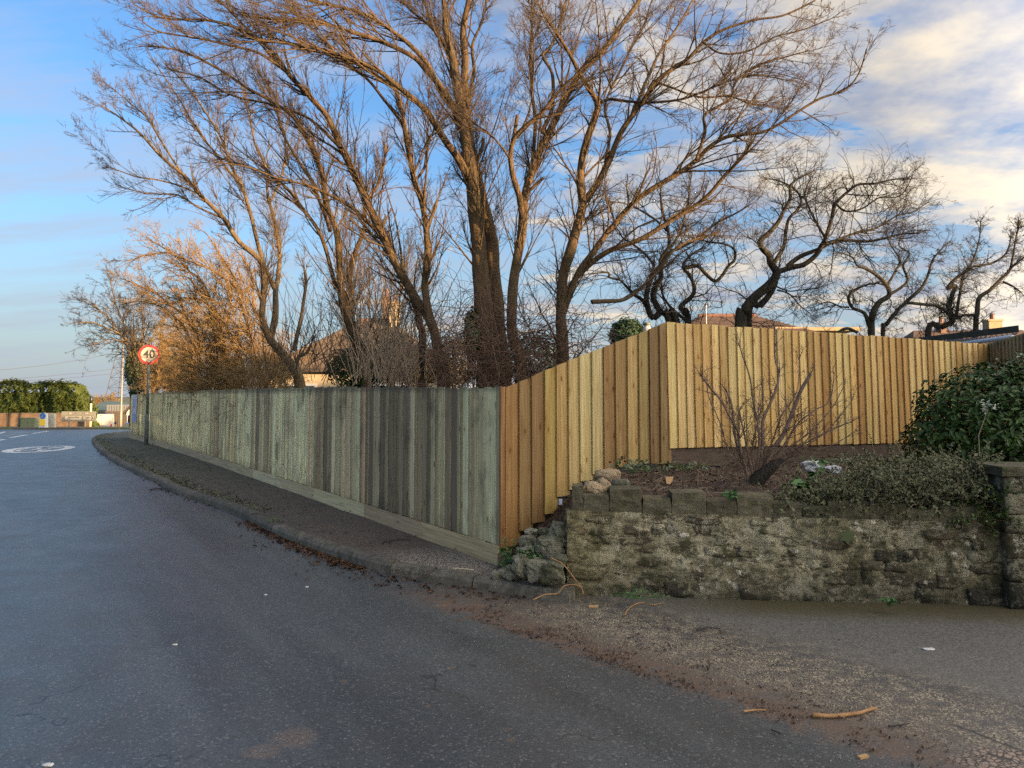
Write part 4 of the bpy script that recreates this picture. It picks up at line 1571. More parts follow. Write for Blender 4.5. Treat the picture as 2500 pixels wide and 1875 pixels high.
T.stem(tr(zA, (1740, 700), (1650, 560), (1550, 430), (1420, 330), (1280, 190), (1150, 60)), 9.1, 10.0, 10, 4)
T.stem(tr(zA, (1220, 520), (1050, 330), (900, 160), (780, 40), (700, -30)), 8.9, 9.5, 9, 4)
T.stem(tr(zA, (1120, 410), (950, 290), (760, 230), (600, 200), (420, 170), (330, 120)), 8.8, 8.3, 8, 2.5)
T.build(**{**ASH, 'l1': .95, 'n1': 8.5, 'kmin': .34, 'wind': np.array([.0, 0, .012])})

# ---- pollard between, with whippy suckers
T = Tree('bare_tree', 'leaning bare tree in front of the bungalow chimney, ringed by whippy shoots', M['bark_ash'], M['twig_ash'], 'bare trees behind the old fence')
T.stem(tr(z3, (270, 1090), (230, 900), (150, 700), (95, 500), (80, 300), (60, 60)) + tr(zA, (1330, 1130), (1300, 950), (1250, 830), (1200, 720), (1130, 620), (1000, 530), (900, 480), (700, 350), (550, 280), (390, 250)), 12.6, 11.6, 25, 3, True, 'trunk')
T.stem(tr(z3, (420, 1090), (330, 900), (240, 800), (160, 700)) + tr(zA, (1440, 1600), (1460, 1400), (1520, 1250), (1530, 1100), (1600, 1000), (1640, 850), (1640, 780)), 12.8, 13.4, 22, 6, True, 'trunk')
T.stem(tr(zA, (1370, 1560), (1300, 1300), (1180, 1100), (1040, 960), (900, 900), (760, 860), (640, 780)), 12.4, 12.0, 12, 3)
T.stem(tr(zA, (1340, 1250), (1250, 1000), (1160, 850), (1080, 700), (1040, 520), (960, 400)), 12.5, 13.0, 11, 3)
for i in range(15):
    x0 = R.uniform(150, 520)
    x1 = x0 + R.uniform(-170, 170)
    T.stem(tr(z3, (x0, R.uniform(700, 1070)), ((x0 + x1) / 2 + R.uniform(-30, 30), R.uniform(520, 640)), (x1, R.uniform(50, 420))), 12.2, 12.5 + R.uniform(-1, 1), 4.5, 2, name='shoot', dens=.5, wob=.03)
T.build(**{**ASH, 'l1': 1.2, 'n1': 8.5, 'kmin': .22})

# ---- second tree: dark leaning bole, lit upright stems
T = Tree('bare_tree', 'bare tree with dark leaning bole and pale lit stems left of the bungalow', M['bark_pale'], M['twig_ash'], 'bare trees behind the old fence')
T.stem(tr(z2, (1720, 1165), (1680, 1040), (1600, 940), (1520, 850), (1470, 760), (1440, 640)) + tr(zA, (980, 1440), (850, 1310), (760, 1180), (640, 1050), (540, 940), (420, 840), (310, 720), (200, 630), (85, 560)), 15.6, 14.2, 34, 2.5, True, 'trunk', power=.6)
T.stem(tr(z2, (1500, 800), (1530, 700), (1545, 560), (1545, 450)) + tr(zA, (1060, 1490), (1065, 1350), (1030, 1150), (1005, 1050), (990, 900), (930, 760), (900, 600), (860, 450)), 15.4, 16.4, 21, 3, False, 'limb', power=.8)
T.stem(tr(zA, (1040, 1560), (980, 1420), (940, 1280), (900, 1130), (860, 1000), (790, 850), (740, 720), (660, 600), (580, 480), (480, 370)), 15.4, 15.0, 13, 2.5)
T.stem(tr(zA, (1015, 1100), (1060, 1000), (1100, 850), (1100, 700), (1140, 560)), 15.8, 16.6, 8, 3)
T.stem(tr(zA, (640, 1050), (500, 1000), (400, 970), (280, 950), (180, 915)), 15, 14.2, 6, 2)
T.stem(tr(zA, (760, 1180), (640, 1120), (520, 1060), (430, 1050), (330, 1040), (250, 1020)), 15.1, 14.6, 6, 2)
T.stem(tr(zA, (540, 940), (440, 780), (350, 640), (260, 560), (160, 470)), 14.9, 15.2, 6, 2)
T.stem(tr(zA, (860, 1000), (740, 850), (620, 700), (540, 560), (450, 420), (370, 300)), 15.1, 15.6, 7, 2)
T.stem(tr(z2, (1670, 900), (1700, 780), (1740, 600), (1760, 420), (1755, 340)), 15.6, 15.6, 11, 8, name='limb', dens=.6)
T.stem(tr(z2, (1690, 1080), (1700, 960), (1760, 920), (1790, 860)), 15.6, 15.4, 12, 7, name='limb', dens=.7)
T.build(**{**ASH, 'l1': 1.15, 'n1': 7.5, 'n0': .30, 'kmin': .25, 'r2': .0048, 'r3': .0028, 'wind': np.array([.0, 0, .015])})

# ---- orange-lit coppice beyond
T = Tree('coppiced_tree', 'golden lit cluster of slender bare stems right of the speed sign', M['bark_red'], M['twig_red'], 'bare trees behind the old fence')
for pts, Ya in (([(1130, 1180), (1060, 1050), (1010, 940), (960, 760), (900, 660), (800, 560), (700, 500), (560, 430), (430, 400)], 19),
                ([(1200, 1180), (1185, 900), (1110, 640), (1040, 450), (900, 300), (750, 180), (600, 100)], 19.5),
                ([(1420, 1170), (1380, 920), (1330, 700), (1280, 520), (1200, 400), (1050, 300), (850, 230), (650, 210), (500, 260)], 18.3),
                ([(1480, 1170), (1400, 980), (1300, 880), (1180, 700), (1000, 540), (850, 520), (640, 500)], 18.6),
                ([(1100, 1180), (1010, 1000), (960, 860), (860, 700), (760, 600), (600, 560), (450, 560)], 20),
                ([(1330, 1180), (1300, 1000), (1220, 820), (1200, 600), (1230, 420), (1180, 260), (1100, 130), (1000, 40)], 19),
                ([(1500, 1170), (1490, 1000), (1460, 820), (1400, 640), (1380, 480), (1340, 300), (1260, 170)], 18.5),
                ([(1160, 1180), (1130, 1060), (1140, 900), (1080, 760), (1060, 600), (960, 420), (820, 350)], 19.6),
                ([(1620, 1165), (1560, 1060), (1540, 960), (1480, 860)], 17.5)):
    T.stem(tr(z2, *pts), Ya, Ya + R.uniform(-1.2, 1.0), R.uniform(8, 12), 2.2, True, 'stem', wob=.05)
T.build(l1=1.6, n1=11, n2=7, n3=5, ang=34, curl=.11, up=.03, kmin=.10, r1=.012, r2=.0060, r3=.0042, wind=np.array([-.03, 0, 0]))

# ---- reddish tangled bushes along the far half
for (nm, lab, pts_, Yy, seedn, mb, mt) in (
        ('bare_bush', 'tangled orange bush filling the space just right of the round sign', [(700, 1180, 830, 640), (780, 1180, 760, 700), (860, 1180, 900, 620), (930, 1180, 1000, 640), (650, 1190, 700, 800)], 23, 3, 'bark_red', 'twig_red'),
        ('bare_bush', 'low tangle of golden twigs at the foot of the golden stems', [(980, 1180, 900, 800), (1080, 1180, 1150, 820), (1250, 1180, 1180, 860), (1400, 1180, 1450, 900), (1530, 1180, 1600, 960), (1180, 1180, 1260, 900)], 18, 4, 'bark_red', 'twig_red')):
    T = Tree(nm, lab, M[mb], M[mt], 'tangled bare bushes behind the old fence', 'bush')
    for (a, b_, c, d_) in pts_:
        for q in range(3):
            aa = a + R.uniform(-40, 40)
            Yb_ = fY(z2(aa, 0)[0]) + R.uniform(1.6, 3.0)
            T.stem(tr(z2, (aa, b_), ((a + c) / 2 + R.uniform(-60, 60), (b_ + d_) / 2), (c + R.uniform(-90, 90), d_ + R.uniform(-60, 120))), Yb_, Yb_ + R.uniform(0, 1.5), 5, 2, True, 'stem', wob=.08)
    T.build(l1=.9, n1=12, n2=7, n3=5, ang=40, curl=.2, up=.03, kmin=.25, r1=.010, r2=.006, r3=.0042)

# ---- far left tree by the sign
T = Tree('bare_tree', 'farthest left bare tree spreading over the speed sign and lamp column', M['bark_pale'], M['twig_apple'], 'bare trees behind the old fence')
T.stem(tr(z2, (600, 1190), (590, 1080), (560, 960), (500, 860), (430, 790), (330, 740), (230, 700), (130, 700)), 30, 28, 8, 2, True, 'trunk')
T.stem(tr(z2, (650, 1190), (655, 1110), (615, 1010), (570, 870), (590, 760), (580, 640), (575, 540)), 30, 31, 7, 2, True, 'trunk')
T.stem(tr(z2, (560, 1170), (530, 1060), (500, 930), (440, 800), (350, 680), (260, 600), (180, 560)), 30, 29, 6, 2, False, 'limb')
T.stem(tr(z2, (570, 870), (480, 760), (420, 650), (380, 520), (350, 400)), 30, 30, 5, 2)
T.stem(tr(z2, (575, 900), (660, 800), (720, 700), (780, 600)), 30, 31, 5, 2)
T.stem(tr(z2, (500, 860), (430, 840), (340, 820), (250, 850)), 29, 28, 4, 2)
T.build(l1=2.1, n1=6.5, n2=7, n3=4.5, ang=36, curl=.12, up=.02, kmin=.2, r1=.018, r2=.010, r3=.0065)

# ---- dark gnarled apple trees on the right
AP = dict(l1=1.0, n1=13, n2=7, n3=3.5, ang=50, curl=.22, up=.06, kmin=.20, lf2=.5, lf3=.5, r1=.007, r2=.0034, r3=.0022, asd=18)
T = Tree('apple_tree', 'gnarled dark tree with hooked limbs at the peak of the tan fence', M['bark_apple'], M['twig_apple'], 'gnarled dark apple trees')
T.stem(tr(zC, (500, 790), (440, 735), (398, 650), (405, 600), (430, 560), (435, 470), (465, 410), (455, 330), (440, 250), (430, 150), (425, 80)), 12, 11.8, 22, 4, True, 'trunk', wob=.03)
T.stem(tr(zC, (470, 790), (390, 752), (368, 690), (365, 640), (390, 560), (430, 500), (470, 430), (540, 400), (620, 360), (720, 290), (820, 230), (880, 190)), 12, 11.4, 20, 3, True, 'trunk', wob=.03)
T.stem(tr(zC, (555, 780), (545, 730), (530, 690), (575, 650), (592, 610), (575, 550), (545, 520), (545, 480), (580, 440), (630, 410)), 12.1, 12.4, 19, 5, True, 'trunk', wob=.02)
T.stem(tr(zC, (550, 512), (610, 500), (650, 540), (690, 575), (720, 560), (760, 500), (790, 470), (790, 420), (740, 390), (660, 380), (600, 370)), 12.3, 11.9, 12, 4)
T.stem(tr(zC, (365, 700), (335, 660), (300, 640), (260, 600), (230, 570), (180, 555), (170, 530), (80, 540)), 12, 11.6, 11, 4)
T.stem(tr(zC, (400, 500), (350, 440), (300, 400), (240, 360), (210, 320), (130, 300)), 12, 12.5, 8, 3)
T.stem(tr(zC, (470, 420), (520, 340), (540, 290), (560, 180), (580, 60)), 12, 12.7, 9, 3)
T.stem(tr(zC, (455, 330), (400, 270), (320, 220), (240, 190), (160, 180)), 12, 11.5, 7, 2.5)
T.stem(tr(zC, (560, 780), (480, 700), (440, 640), (430, 560)), 12.1, 12.2, 9, 5)
T.build(**AP)
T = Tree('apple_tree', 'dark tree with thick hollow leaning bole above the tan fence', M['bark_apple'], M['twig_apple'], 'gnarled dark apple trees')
T.stem(tr(zC, (825, 800), (850, 720), (905, 645), (960, 590), (990, 540), (962, 490), (955, 450), (930, 420), (920, 380), (960, 340), (1000, 290), (1030, 230), (1060, 170), (1060, 110), (1100, 70), (1160, 40)), 11, 10.6, 36, 4, True, 'trunk', wob=.02, power=.6)
T.stem(tr(zC, (860, 760), (915, 700), (955, 650), (985, 590), (990, 530)), 11.1, 11, 20, 16, True, 'limb', bare=True)
T.stem(tr(zC, (980, 490), (1030, 410), (1045, 330), (1060, 270), (1100, 220), (1110, 170), (1075, 120), (1000, 80), (940, 70)), 11, 11.5, 12, 3)
T.stem(tr(zC, (990, 535), (1070, 512), (1130, 498), (1190, 450), (1220, 400), (1240, 350), (1270, 260), (1290, 190), (1350, 130), (1400, 100), (1480, 100), (1560, 80), (1620, 70)), 11, 10.4, 16, 3)
T.stem(tr(zC, (1050, 505), (1110, 460), (1200, 420), (1260, 385), (1340, 375), (1440, 380), (1530, 365), (1620, 345), (1700, 340)), 11, 10.6, 13, 4)
T.stem(tr(zC, (1240, 390), (1290, 370), (1400, 340), (1500, 310), (1600, 250), (1680, 230), (1750, 190)), 10.7, 11.2, 7, 2.5)
T.stem(tr(zC, (1000, 620), (1060, 640), (1110, 690), (1170, 740)), 11, 10.6, 5, 2)
T.stem(tr(zC, (990, 600), (1060, 630), (1130, 620), (1200, 612)), 11, 11.4, 5, 2)
T.stem(tr(zC, (1240, 370), (1195, 290), (1150, 200), (1130, 160), (1150, 90)), 10.8, 11.4, 8, 3)
T.stem(tr(zC, (1290, 190), (1340, 230), (1420, 220), (1500, 170), (1600, 160), (1660, 60)), 10.7, 10.3, 6, 2)
T.build(**AP)
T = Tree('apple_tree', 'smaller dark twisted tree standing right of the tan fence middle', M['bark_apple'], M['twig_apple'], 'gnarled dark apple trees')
T.stem(tr(zC, (1465, 845), (1468, 750), (1500, 680), (1550, 640), (1540, 590), (1500, 550), (1440, 510), (1400, 490), (1370, 450), (1290, 430)), 15, 14.6, 19, 3, True, 'trunk', wob=.02)
T.stem(tr(zC, (1455, 800), (1430, 735), (1370, 710), (1350, 660), (1380, 620), (1440, 590), (1500, 580)), 15, 14.6, 11, 4)
T.stem(tr(zC, (1550, 640), (1605, 610), (1640, 570), (1618, 500), (1650, 440), (1600, 400), (1620, 330)), 15, 15.3, 9, 3)
T.stem(tr(zC, (1520, 845), (1540, 780), (1620, 690), (1700, 620), (1730, 570), (1760, 480), (1800, 430), (1850, 380)), 15, 15, 13, 3, True, 'trunk')
T.stem(tr(zC, (1350, 705), (1310, 700), (1250, 680), (1190, 700)), 14.8, 14.6, 6, 2)
T.stem(tr(zC, (1545, 590), (1580, 530), (1600, 470), (1560, 400), (1540, 330)), 15, 15.4, 7, 2.5)
T.stem(tr(zC, (1290, 845), (1310, 818), (1350, 808), (1395, 830)), 14.2, 14.2, 8, 8, bare=True)
T.build(**{**AP, 'l1': .75, 'r2': .005, 'r3': .003})
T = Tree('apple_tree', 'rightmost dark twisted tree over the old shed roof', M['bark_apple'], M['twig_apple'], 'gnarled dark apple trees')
T.stem(tr(zC, (1745, 840), (1810, 800), (1862, 770), (1840, 720), (1860, 640), (1872, 600), (1832, 610), (1880, 560), (1920, 530), (1960, 500), (2050, 490), (2120, 440), (2150, 350)), 17, 16.6, 16, 3, True, 'trunk', wob=.02)
T.stem(tr(zC, (1978, 815), (1980, 740), (1990, 660), (2040, 620), (2100, 570), (2140, 520), (2170, 400), (2190, 280)), 17, 17.4, 15, 3, True, 'trunk', wob=.02)
T.stem(tr(zC, (1625, 685), (1720, 690), (1790, 700), (1840, 740), (1860, 780)), 16, 17, 8, 8)
T.stem(tr(zC, (1880, 750), (1895, 640), (1915, 540), (1960, 480), (1990, 380), (2000, 280)), 17, 17.4, 8, 2.5)
T.stem(tr(zC, (2110, 580), (2160, 600), (2200, 630)), 17.2, 16.8, 6, 3)
T.stem(tr(zC, (1980, 740), (1920, 745), (1880, 760), (1830, 690), (1790, 700)), 17, 16.8, 7, 3)
T.stem(tr(zC, (2130, 530), (2180, 480), (2240, 440)), 17.2, 17, 6, 3)
T.build(**{**AP, 'l1': .85, 'r2': .0055, 'r3': .0034})

# ---- bare shrub in the bed
T = Tree('bare_shrub', 'leafless shrub of many thin reddish stems in front of tan fence', mat('shrub_stem', mottled((.09, .055, .038), (.21, .15, .11), 30, .3, .003)), M['twig_shrub'], None, 'shrub')
for pts, w0, w1, yb in (([(560, 1040), (510, 850), (490, 740), (440, 660), (390, 560), (330, 480), (270, 395)], 9, 5, 6.7),
                        ([(600, 1040), (620, 850), (610, 700), (580, 560), (560, 430), (520, 300), (500, 220)], 9, 3, 7.0),
                        ([(620, 1040), (640, 800), (640, 680), (690, 560), (730, 460), (740, 380), (720, 300), (715, 130)], 12, 4, 7.2),
                        ([(630, 1040), (700, 860), (780, 740), (840, 600), (880, 490), (935, 390)], 14, 9, 6.8),
                        ([(640, 1040), (760, 850), (860, 700), (960, 620), (1050, 560), (1080, 400)], 8, 2.5, 6.9),
                        ([(640, 1040), (800, 880), (950, 800), (1100, 720), (1180, 690)], 7, 2, 6.6),
                        ([(560, 1040), (480, 800), (450, 600), (420, 520)], 8, 6, 7.0),
                        ([(640, 1050), (750, 950), (900, 880), (1050, 840), (1200, 750)], 6, 2, 6.6),
                        ([(660, 930), (900, 780), (1050, 620), (1140, 460)], 6, 2, 7.1),
                        ([(590, 1040), (560, 900), (530, 760), (500, 640), (510, 600)], 8, 4, 6.9),
                        ([(600, 1040), (580, 860), (600, 720), (640, 560), (640, 480)], 6, 2.5, 7.1),
                        ([(590, 1040), (450, 880), (380, 700), (320, 560), (300, 430)], 5, 2, 6.9),
                        ([(610, 1040), (700, 800), (760, 640), (850, 500), (870, 300)], 6, 2, 7.1),
                        ([(620, 1040), (760, 930), (900, 840), (1020, 760), (1180, 560)], 6, 2, 6.9)):
    T.stem(tr(z5, *pts), 6.95, yb, w0, w1, True, 'stem', wob=.012, zroot=.8)
T.build(l1=.38, n1=15, n2=4.0, n3=1.4, ang=36, curl=.12, up=.06, kmin=.15, r1=.0036, r2=.0022, r3=.0017, lf2=.5)
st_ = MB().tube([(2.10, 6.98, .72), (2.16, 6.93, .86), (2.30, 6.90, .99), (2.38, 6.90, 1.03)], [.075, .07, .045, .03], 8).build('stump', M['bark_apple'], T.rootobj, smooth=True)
st_.location = tuple(-v for v in T.rootobj.location)


# ---- brambles and cut shoots at the foot of the trees
def tangle(name, lab, cx_, cy_, sx_, sy_, Yd, n, L, m, cat, up=0.0, curl=.28, r=.004, group=None, K=10, updir=.6):
    c = W(cx_, cy_, Y=Yd)
    P0 = np.empty((n, 3))
    P0[:, 0] = c.x + rng.normal(0, sx_, n)
    P0[:, 1] = Yd + rng.normal(0, .45, n)
    P0[:, 2] = c.z + rng.normal(0, sy_, n)
    D0 = norm_(np.stack([rng.normal(0, 1, n), rng.normal(0, .6, n), np.abs(rng.normal(0, 1, n)) * updir + updir * .5], 1))
    P, D = grow(P0, D0, rng.uniform(.4, 1.2, n) * L, K, curl, up)
    v, q = tubes(P, np.linspace(1, .4, K)[None, :] * (rng.uniform(.6, 1.4, n) * r)[:, None], 4)
    off = np.array([c.x, Yd, .5])
    o = link(name, np_mesh(name, v - off, q, m), loc=tuple(off))
    setp(o, lab, cat, group, 'stuff')
    TRI[0] += len(q) * 2
    return o


tangle('bramble_tangle', 'tangle of reddish bramble stems around the twin trunk base', 1190, 880, .42, .28, 8.8, 520, 1.0, M['twig_shrub'], 'brambles', up=-.07, r=.0035)
tangle('bramble_tangle', 'mess of arching bramble stems behind the sloping brown fence', 1370, 850, .42, .2, 8.9, 220, .9, M['twig_shrub'], 'brambles', up=-.07, r=.0035)
tangle('cut_shoots', 'clump of pale straight shoots rising left of the leaning stems', 960, 925, .30, .12, 10.3, 150, 1.5, M['twig_straw'], 'shoots', up=.05, curl=.05, r=.006, updir=2.5)
tangle('cut_shoots', 'grey whippy shoots in front of the bungalow wall', 830, 900, .8, .15, 12.8, 170, 1.6, M['twig_ash'], 'shoots', up=.05, curl=.10, r=.005, updir=1.8)

# ================================================================== FOLIAGE
def leafmesh(name, C, Nn, size, asp, m, fold=.25, six=False, parent=None, loc=None):
    """C (N,3) centres, Nn (N,3) rough normals"""
    N = len(C)
    size = np.broadcast_to(size, (N,))
    n_ = norm_(Nn + rng.normal(0, .35, (N, 3)))
    t_ = norm_(np.cross(n_, norm_(rng.normal(0, 1, (N, 3)))))
    s_ = np.cross(n_, t_)
    L = size[:, None]
    Wd = L * asp
    base = C - t_ * L * .5
    tip = C + t_ * L * .5 - n_ * L * .12
    if six:
        l1 = C - t_ * L * .18 + s_ * Wd * .5 + n_ * Wd * fold
        l2 = C + t_ * L * .18 + s_ * Wd * .42 + n_ * Wd * fold * .7
        r1 = C - t_ * L * .18 - s_ * Wd * .5 + n_ * Wd * fold
        r2 = C + t_ * L * .18 - s_ * Wd * .42 + n_ * Wd * fold * .7
        V = np.stack([base, l1, l2, tip, r2, r1], 1).reshape(-1, 3)
        b = (np.arange(N) * 6)[:, None]
        Q = np.concatenate([b + np.array([[0, 3, 2, 1]]), b + np.array([[0, 5, 4, 3]])])
    else:
        l = C + s_ * Wd * .5 + n_ * Wd * fold
        r = C - s_ * Wd * .5 + n_ * Wd * fold
        V = np.stack([base, l, tip, r], 1).reshape(-1, 3)
        Q = (np.arange(N) * 4)[:, None] + np.array([[0, 3, 2, 1]])
    if loc is not None: V = V - np.array(loc)
    TRI[0] += len(Q) * 2
    return link(name, np_mesh(name, V, Q, m, smooth=False), parent, loc=None if parent is not None else loc)


def blob_points(n, c, rad, seed=0, lump=.22, shell=.35, flat=None):
    """points near the surface of a lumpy ellipsoid, with outward normals"""
    u = norm_(rng.normal(0, 1, (n, 3)))
    lum = np.array([1 + lump * noise.noise((v[0] * 2.4 + seed, v[1] * 2.4, v[2] * 2.4)) + lump * .6 * noise.noise((v[0] * 6 + seed, v[1] * 6, v[2] * 6)) for v in u])
    k = lum * (1 - shell * rng.random(n) ** 1.8)
    P = np.array(c) + u * np.array(rad) * k[:, None]
    return P, norm_(u / np.array(rad))


def lump_core(name, c, rad, m, parent, seed=0, k=.78):
    o = rock(name, (0, 0, 0), tuple(2 * r * k for r in rad), m, parent, seed=seed, sub=4, rough=.07, boxy=.1)
    o.location = c
    return o


def shrub(name, lab, cat, c, rad, n, size, asp, m, core=True, seed=0, six=False, group=None, lump=.25, gz=None, shell=.4, stems=5):
    base = (c[0], c[1], gz if gz is not None else c[2] - rad[2])
    root = empty(name, base, lab, cat, group)
    P, Nn = blob_points(n, c, rad, seed, lump, shell)
    Nn = norm_(Nn + np.array([0, 0, .5]))
    o = leafmesh('foliage', P - np.array(base), Nn, size * rng.uniform(.6, 1.3, n), asp, m, parent=root, six=six)
    o['kind'] = 'stuff'
    for k in range(stems):
        a = R.uniform(0, 6.28)
        tip = (c[0] - base[0] + rad[0] * .6 * math.cos(a), c[1] - base[1] + rad[1] * .6 * math.sin(a), c[2] - base[2] + rad[2] * R.uniform(-.1, .6))
        MB().tube([(R.uniform(-.05, .05), R.uniform(-.05, .05), -.1), tuple(.5 * v + R.uniform(-.05, .05) for v in tip), tip], [.02 * rad[0] + .006, .012 * rad[0] + .005, .004], 6).build('stem', M['bark_apple'], root, smooth=True)
    return root


# laurel at the right: nearest leaves are parts, the rest one mass
lc = (5.14, 7.75, 1.16)
lr = (1.18, .85, .80)
lau = empty('laurel_bush', (lc[0], lc[1], .8), 'glossy dark green laurel bush at the right above the wall', 'bush')
P, Nn = blob_points(21000, lc, lr, 5, .15, .45)
Nn = norm_(Nn + np.array([0, -.1, .6]))
o = leafmesh('foliage', P - np.array((lc[0], lc[1], .8)), Nn, .064 * rng.uniform(.5, 1.35, len(P)), .44, M['laurel'], parent=lau, six=True)
o['kind'] = 'stuff'
lm = mesh('leaf', [(0, -.5, 0), (.2, -.2, .06), (.19, .15, .05), (0, .5, -.06), (-.19, .15, .05), (-.2, -.2, .06), (0, 0, .0)],
          [(0, 1, 6), (1, 2, 6), (2, 3, 6), (3, 4, 6), (4, 5, 6), (5, 0, 6)], M['laurel'])
P, Nn = blob_points(1400, lc, lr, 5, .17, .06)
sel = [i for i in range(len(P)) if P[i][1] < lc[1] - .1 and P[i][0] < 5.4][:250]
for i in sel:
    o = link('leaf', lm, lau)
    o.location = tuple(P[i] - np.array((lc[0], lc[1], .8)))
    s_ = .066 * R.uniform(.8, 1.4)
    o.scale = (s_, s_, s_)
    n_ = Vector(tuple(Nn[i])) + Vector((R.uniform(-.4, .4), R.uniform(-.6, .1), R.uniform(.1, .9)))
    o.rotation_euler = (n_.to_track_quat('Z', 'Y').to_euler())
    o.rotation_euler.rotate_axis('Z', R.uniform(0, 6.28))
for k in range(9):
    a = R.uniform(0, 6.28)
    tip = (lr[0] * .7 * math.cos(a), lr[1] * .6 * math.sin(a), R.uniform(.3, .9))
    MB().tube([(R.uniform(-.1, .1), R.uniform(-.1, .1), -.1), tuple(.5 * v + R.uniform(-.06, .06) for v in tip), tip], [.03, .018, .006], 6).build('stem', M['bark_apple'], lau, smooth=True)


def spray_shrub(name, lab, cat, areas, n, L, m_st, m_lf, base, lsz=.024):
    """low arching cotoneaster: thin stems with tiny leaves in two rows"""
    root = empty(name, base, lab, cat)
    P0 = []
    for (x0, x1, y0, y1, z0, z1, w_) in areas:
        k = int(n * w_)
        P0.append(np.stack([rng.uniform(x0, x1, k), rng.uniform(y0, y1, k), rng.uniform(z0, z1, k)], 1))
    P0 = np.concatenate(P0)
    n = len(P0)
    D0 = norm_(np.stack([rng.normal(-.15, .8, n), rng.normal(-.35, .6, n), np.abs(rng.normal(.3, .5, n))], 1))
    P, D = grow(P0, D0, rng.uniform(.5, 1.3, n) * L, 9, .18, -.055)
    v, q = tubes(P, np.linspace(.0028, .0010, 9)[None, :] * np.ones((n, 1)), 3)
    off = np.array(base)
    o = link('stems', np_mesh('stems', v - off, q, m_st), root)
    o['kind'] = 'stuff'
    per = 30
    f = rng.uniform(.5, 7.98, (n, per))
    i = f.astype(int)
    fr = (f - i)[..., None]
    ar = np.arange(n)[:, None]
    C = (P[ar, i] * (1 - fr) + P[ar, i + 1] * fr).reshape(-1, 3)
    C += rng.normal(0, .008, C.shape)
    o = leafmesh('foliage', C - off, np.tile(np.array([[0, -.3, .8]]), (len(C), 1)) + rng.normal(0, .5, C.shape), lsz * rng.uniform(.6, 1.5, len(C)), .55, m_lf, parent=root)
    o['kind'] = 'stuff'
    return root


spray_shrub('low_shrub', 'low grey-green small-leaved shrub sprawling over the wall coping', 'shrub',
            [(2.45, 3.1, 6.2, 6.9, .68, .84, .33), (2.9, 3.85, 6.1, 7.0, .70, .98, .47), (2.2, 2.6, 6.25, 6.6, .66, .74, .06), (3.2, 4.1, 6.6, 7.3, .8, 1.0, .2)],
            1150, .24, M['twig_straw'], M['cotoneaster'], (3.0, 6.5, .75))
spray_shrub('low_shrub', 'dark sprig of shrub hanging beside the right pier', 'shrub',
            [(3.5, 4.1, 6.0, 6.5, .6, .8, 1.0)], 200, .28, M['twig_shrub'], M['laurel'], (3.8, 6.2, .7), .022)

for (nm, lab, cat, pc, rad, Yy, n, sz, asp, mm, gz) in (
        ('ivy', 'dark ivy clump wrapped round the left of the twin trunk', 'ivy', (1155, 815), (.12, .16, .30), 9.3, 900, .055, .8, 'ivy', .5),
        ('evergreen_bush', 'dark evergreen bush between the leaning tree and bungalow', 'bush', (880, 900), (.62, .5, .42), 14.2, 2600, .09, .35, 'darkconifer', .5),
        ('evergreen_bush', 'olive leafy bush behind the low end of the brown fence', 'bush', (1300, 875), (.42, .4, .36), 10.6, 2600, .055, .5, 'ivy', .6),
        ('evergreen_bush', 'grey-green bush under the buff chimney', 'bush', (965, 868), (.42, .4, .45), 14.6, 1600, .07, .5, 'cotoneaster', .5),
        ('beech_hedge_bush', 'dry tan-leaved bush seen between the leaning stems', 'bush', (1115, 880), (.42, .4, .45), 13.5, 2600, .06, .6, 'deadleaf', .5),
        ('beech_hedge_bush', 'pale dry hedge bush left of the leaning bole', 'bush', (1020, 893), (.42, .4, .40), 13.8, 2200, .06, .6, 'deadleaf', .5),
        ('conifer', 'dark green conifer showing over the sloping brown fence', 'tree', (1532, 822), (.62, .6, .62), 26, 3200, .16, .3, 'darkconifer', .5),
        ('evergreen_bush', 'dark bush among the orange twigs right of the sign', 'bush', (430, 905), (.75, .7, .75), 27.5, 2200, .12, .4, 'ivy', .5),
        ('evergreen_bush', 'black-green tree clump behind the lamp column', 'bush', (338, 900), (.55, .6, 1.2), 34, 2200, .2, .4, 'ivy', -.1)):
    c = W(pc[0], pc[1], Y=Yy)
    shrub(nm, lab, cat, tuple(c), rad, n, sz, asp, M[mm], seed=pc[0] * .01, gz=gz)

# ---- conifer hedge behind the far wall
hx0, hx1 = W(-260, 960, Y=69).x, W(214, 960, Y=69).x
hz0 = g(0, 69) - .3
hz1 = W(0, 941, Y=69).z
hed = empty('conifer_hedge', ((hx0 + hx1) / 2, 69.5, g(0, 69)), 'tall rounded conifer hedge behind the far wall', 'hedge')
ho = np.array(((hx0 + hx1) / 2, 69.5, g(0, 69)))
n = 15000
face = rng.random(n)
X = rng.uniform(hx0, hx1, n)
Z = rng.uniform(g(0, 69) + .2, hz1, n)
Yv = np.full(n, 68.3)
topm = face < .22
Yv[topm] = rng.uniform(68.3, 70.8, topm.sum())
Z[topm] = hz1
rightm = (face >= .22) & (face < .36)
X[rightm] = hx1
Yv[rightm] = rng.uniform(68.3, 70.8, rightm.sum())
bulge = np.array([noise.noise((x * .55, z * .8, y * .6)) * .55 + noise.noise((x * 1.7, z * 1.9, y)) * .3 for x, y, z in zip(X, Yv, Z)])
hh_ = (Z - hz0) / (hz1 - hz0)
X = X - np.where(X > hx1 - 3, (hh_ ** 4) * 1.3 * np.clip((X - hx1 + 3) / 3, 0, 1), 0) + np.where(rightm, bulge, 0)
Z = Z + np.where(topm, bulge * .8, 0) - np.where(topm, np.clip((X - hx1 + 2.4) / 2.4, 0, 1) ** 2 * .9, 0)
Yv = Yv - np.where(~topm & ~rightm, bulge, 0)
Z = Z + np.where(topm, np.abs(rng.normal(0, .16, n)), 0)
C = np.stack([X, Yv, Z], 1)
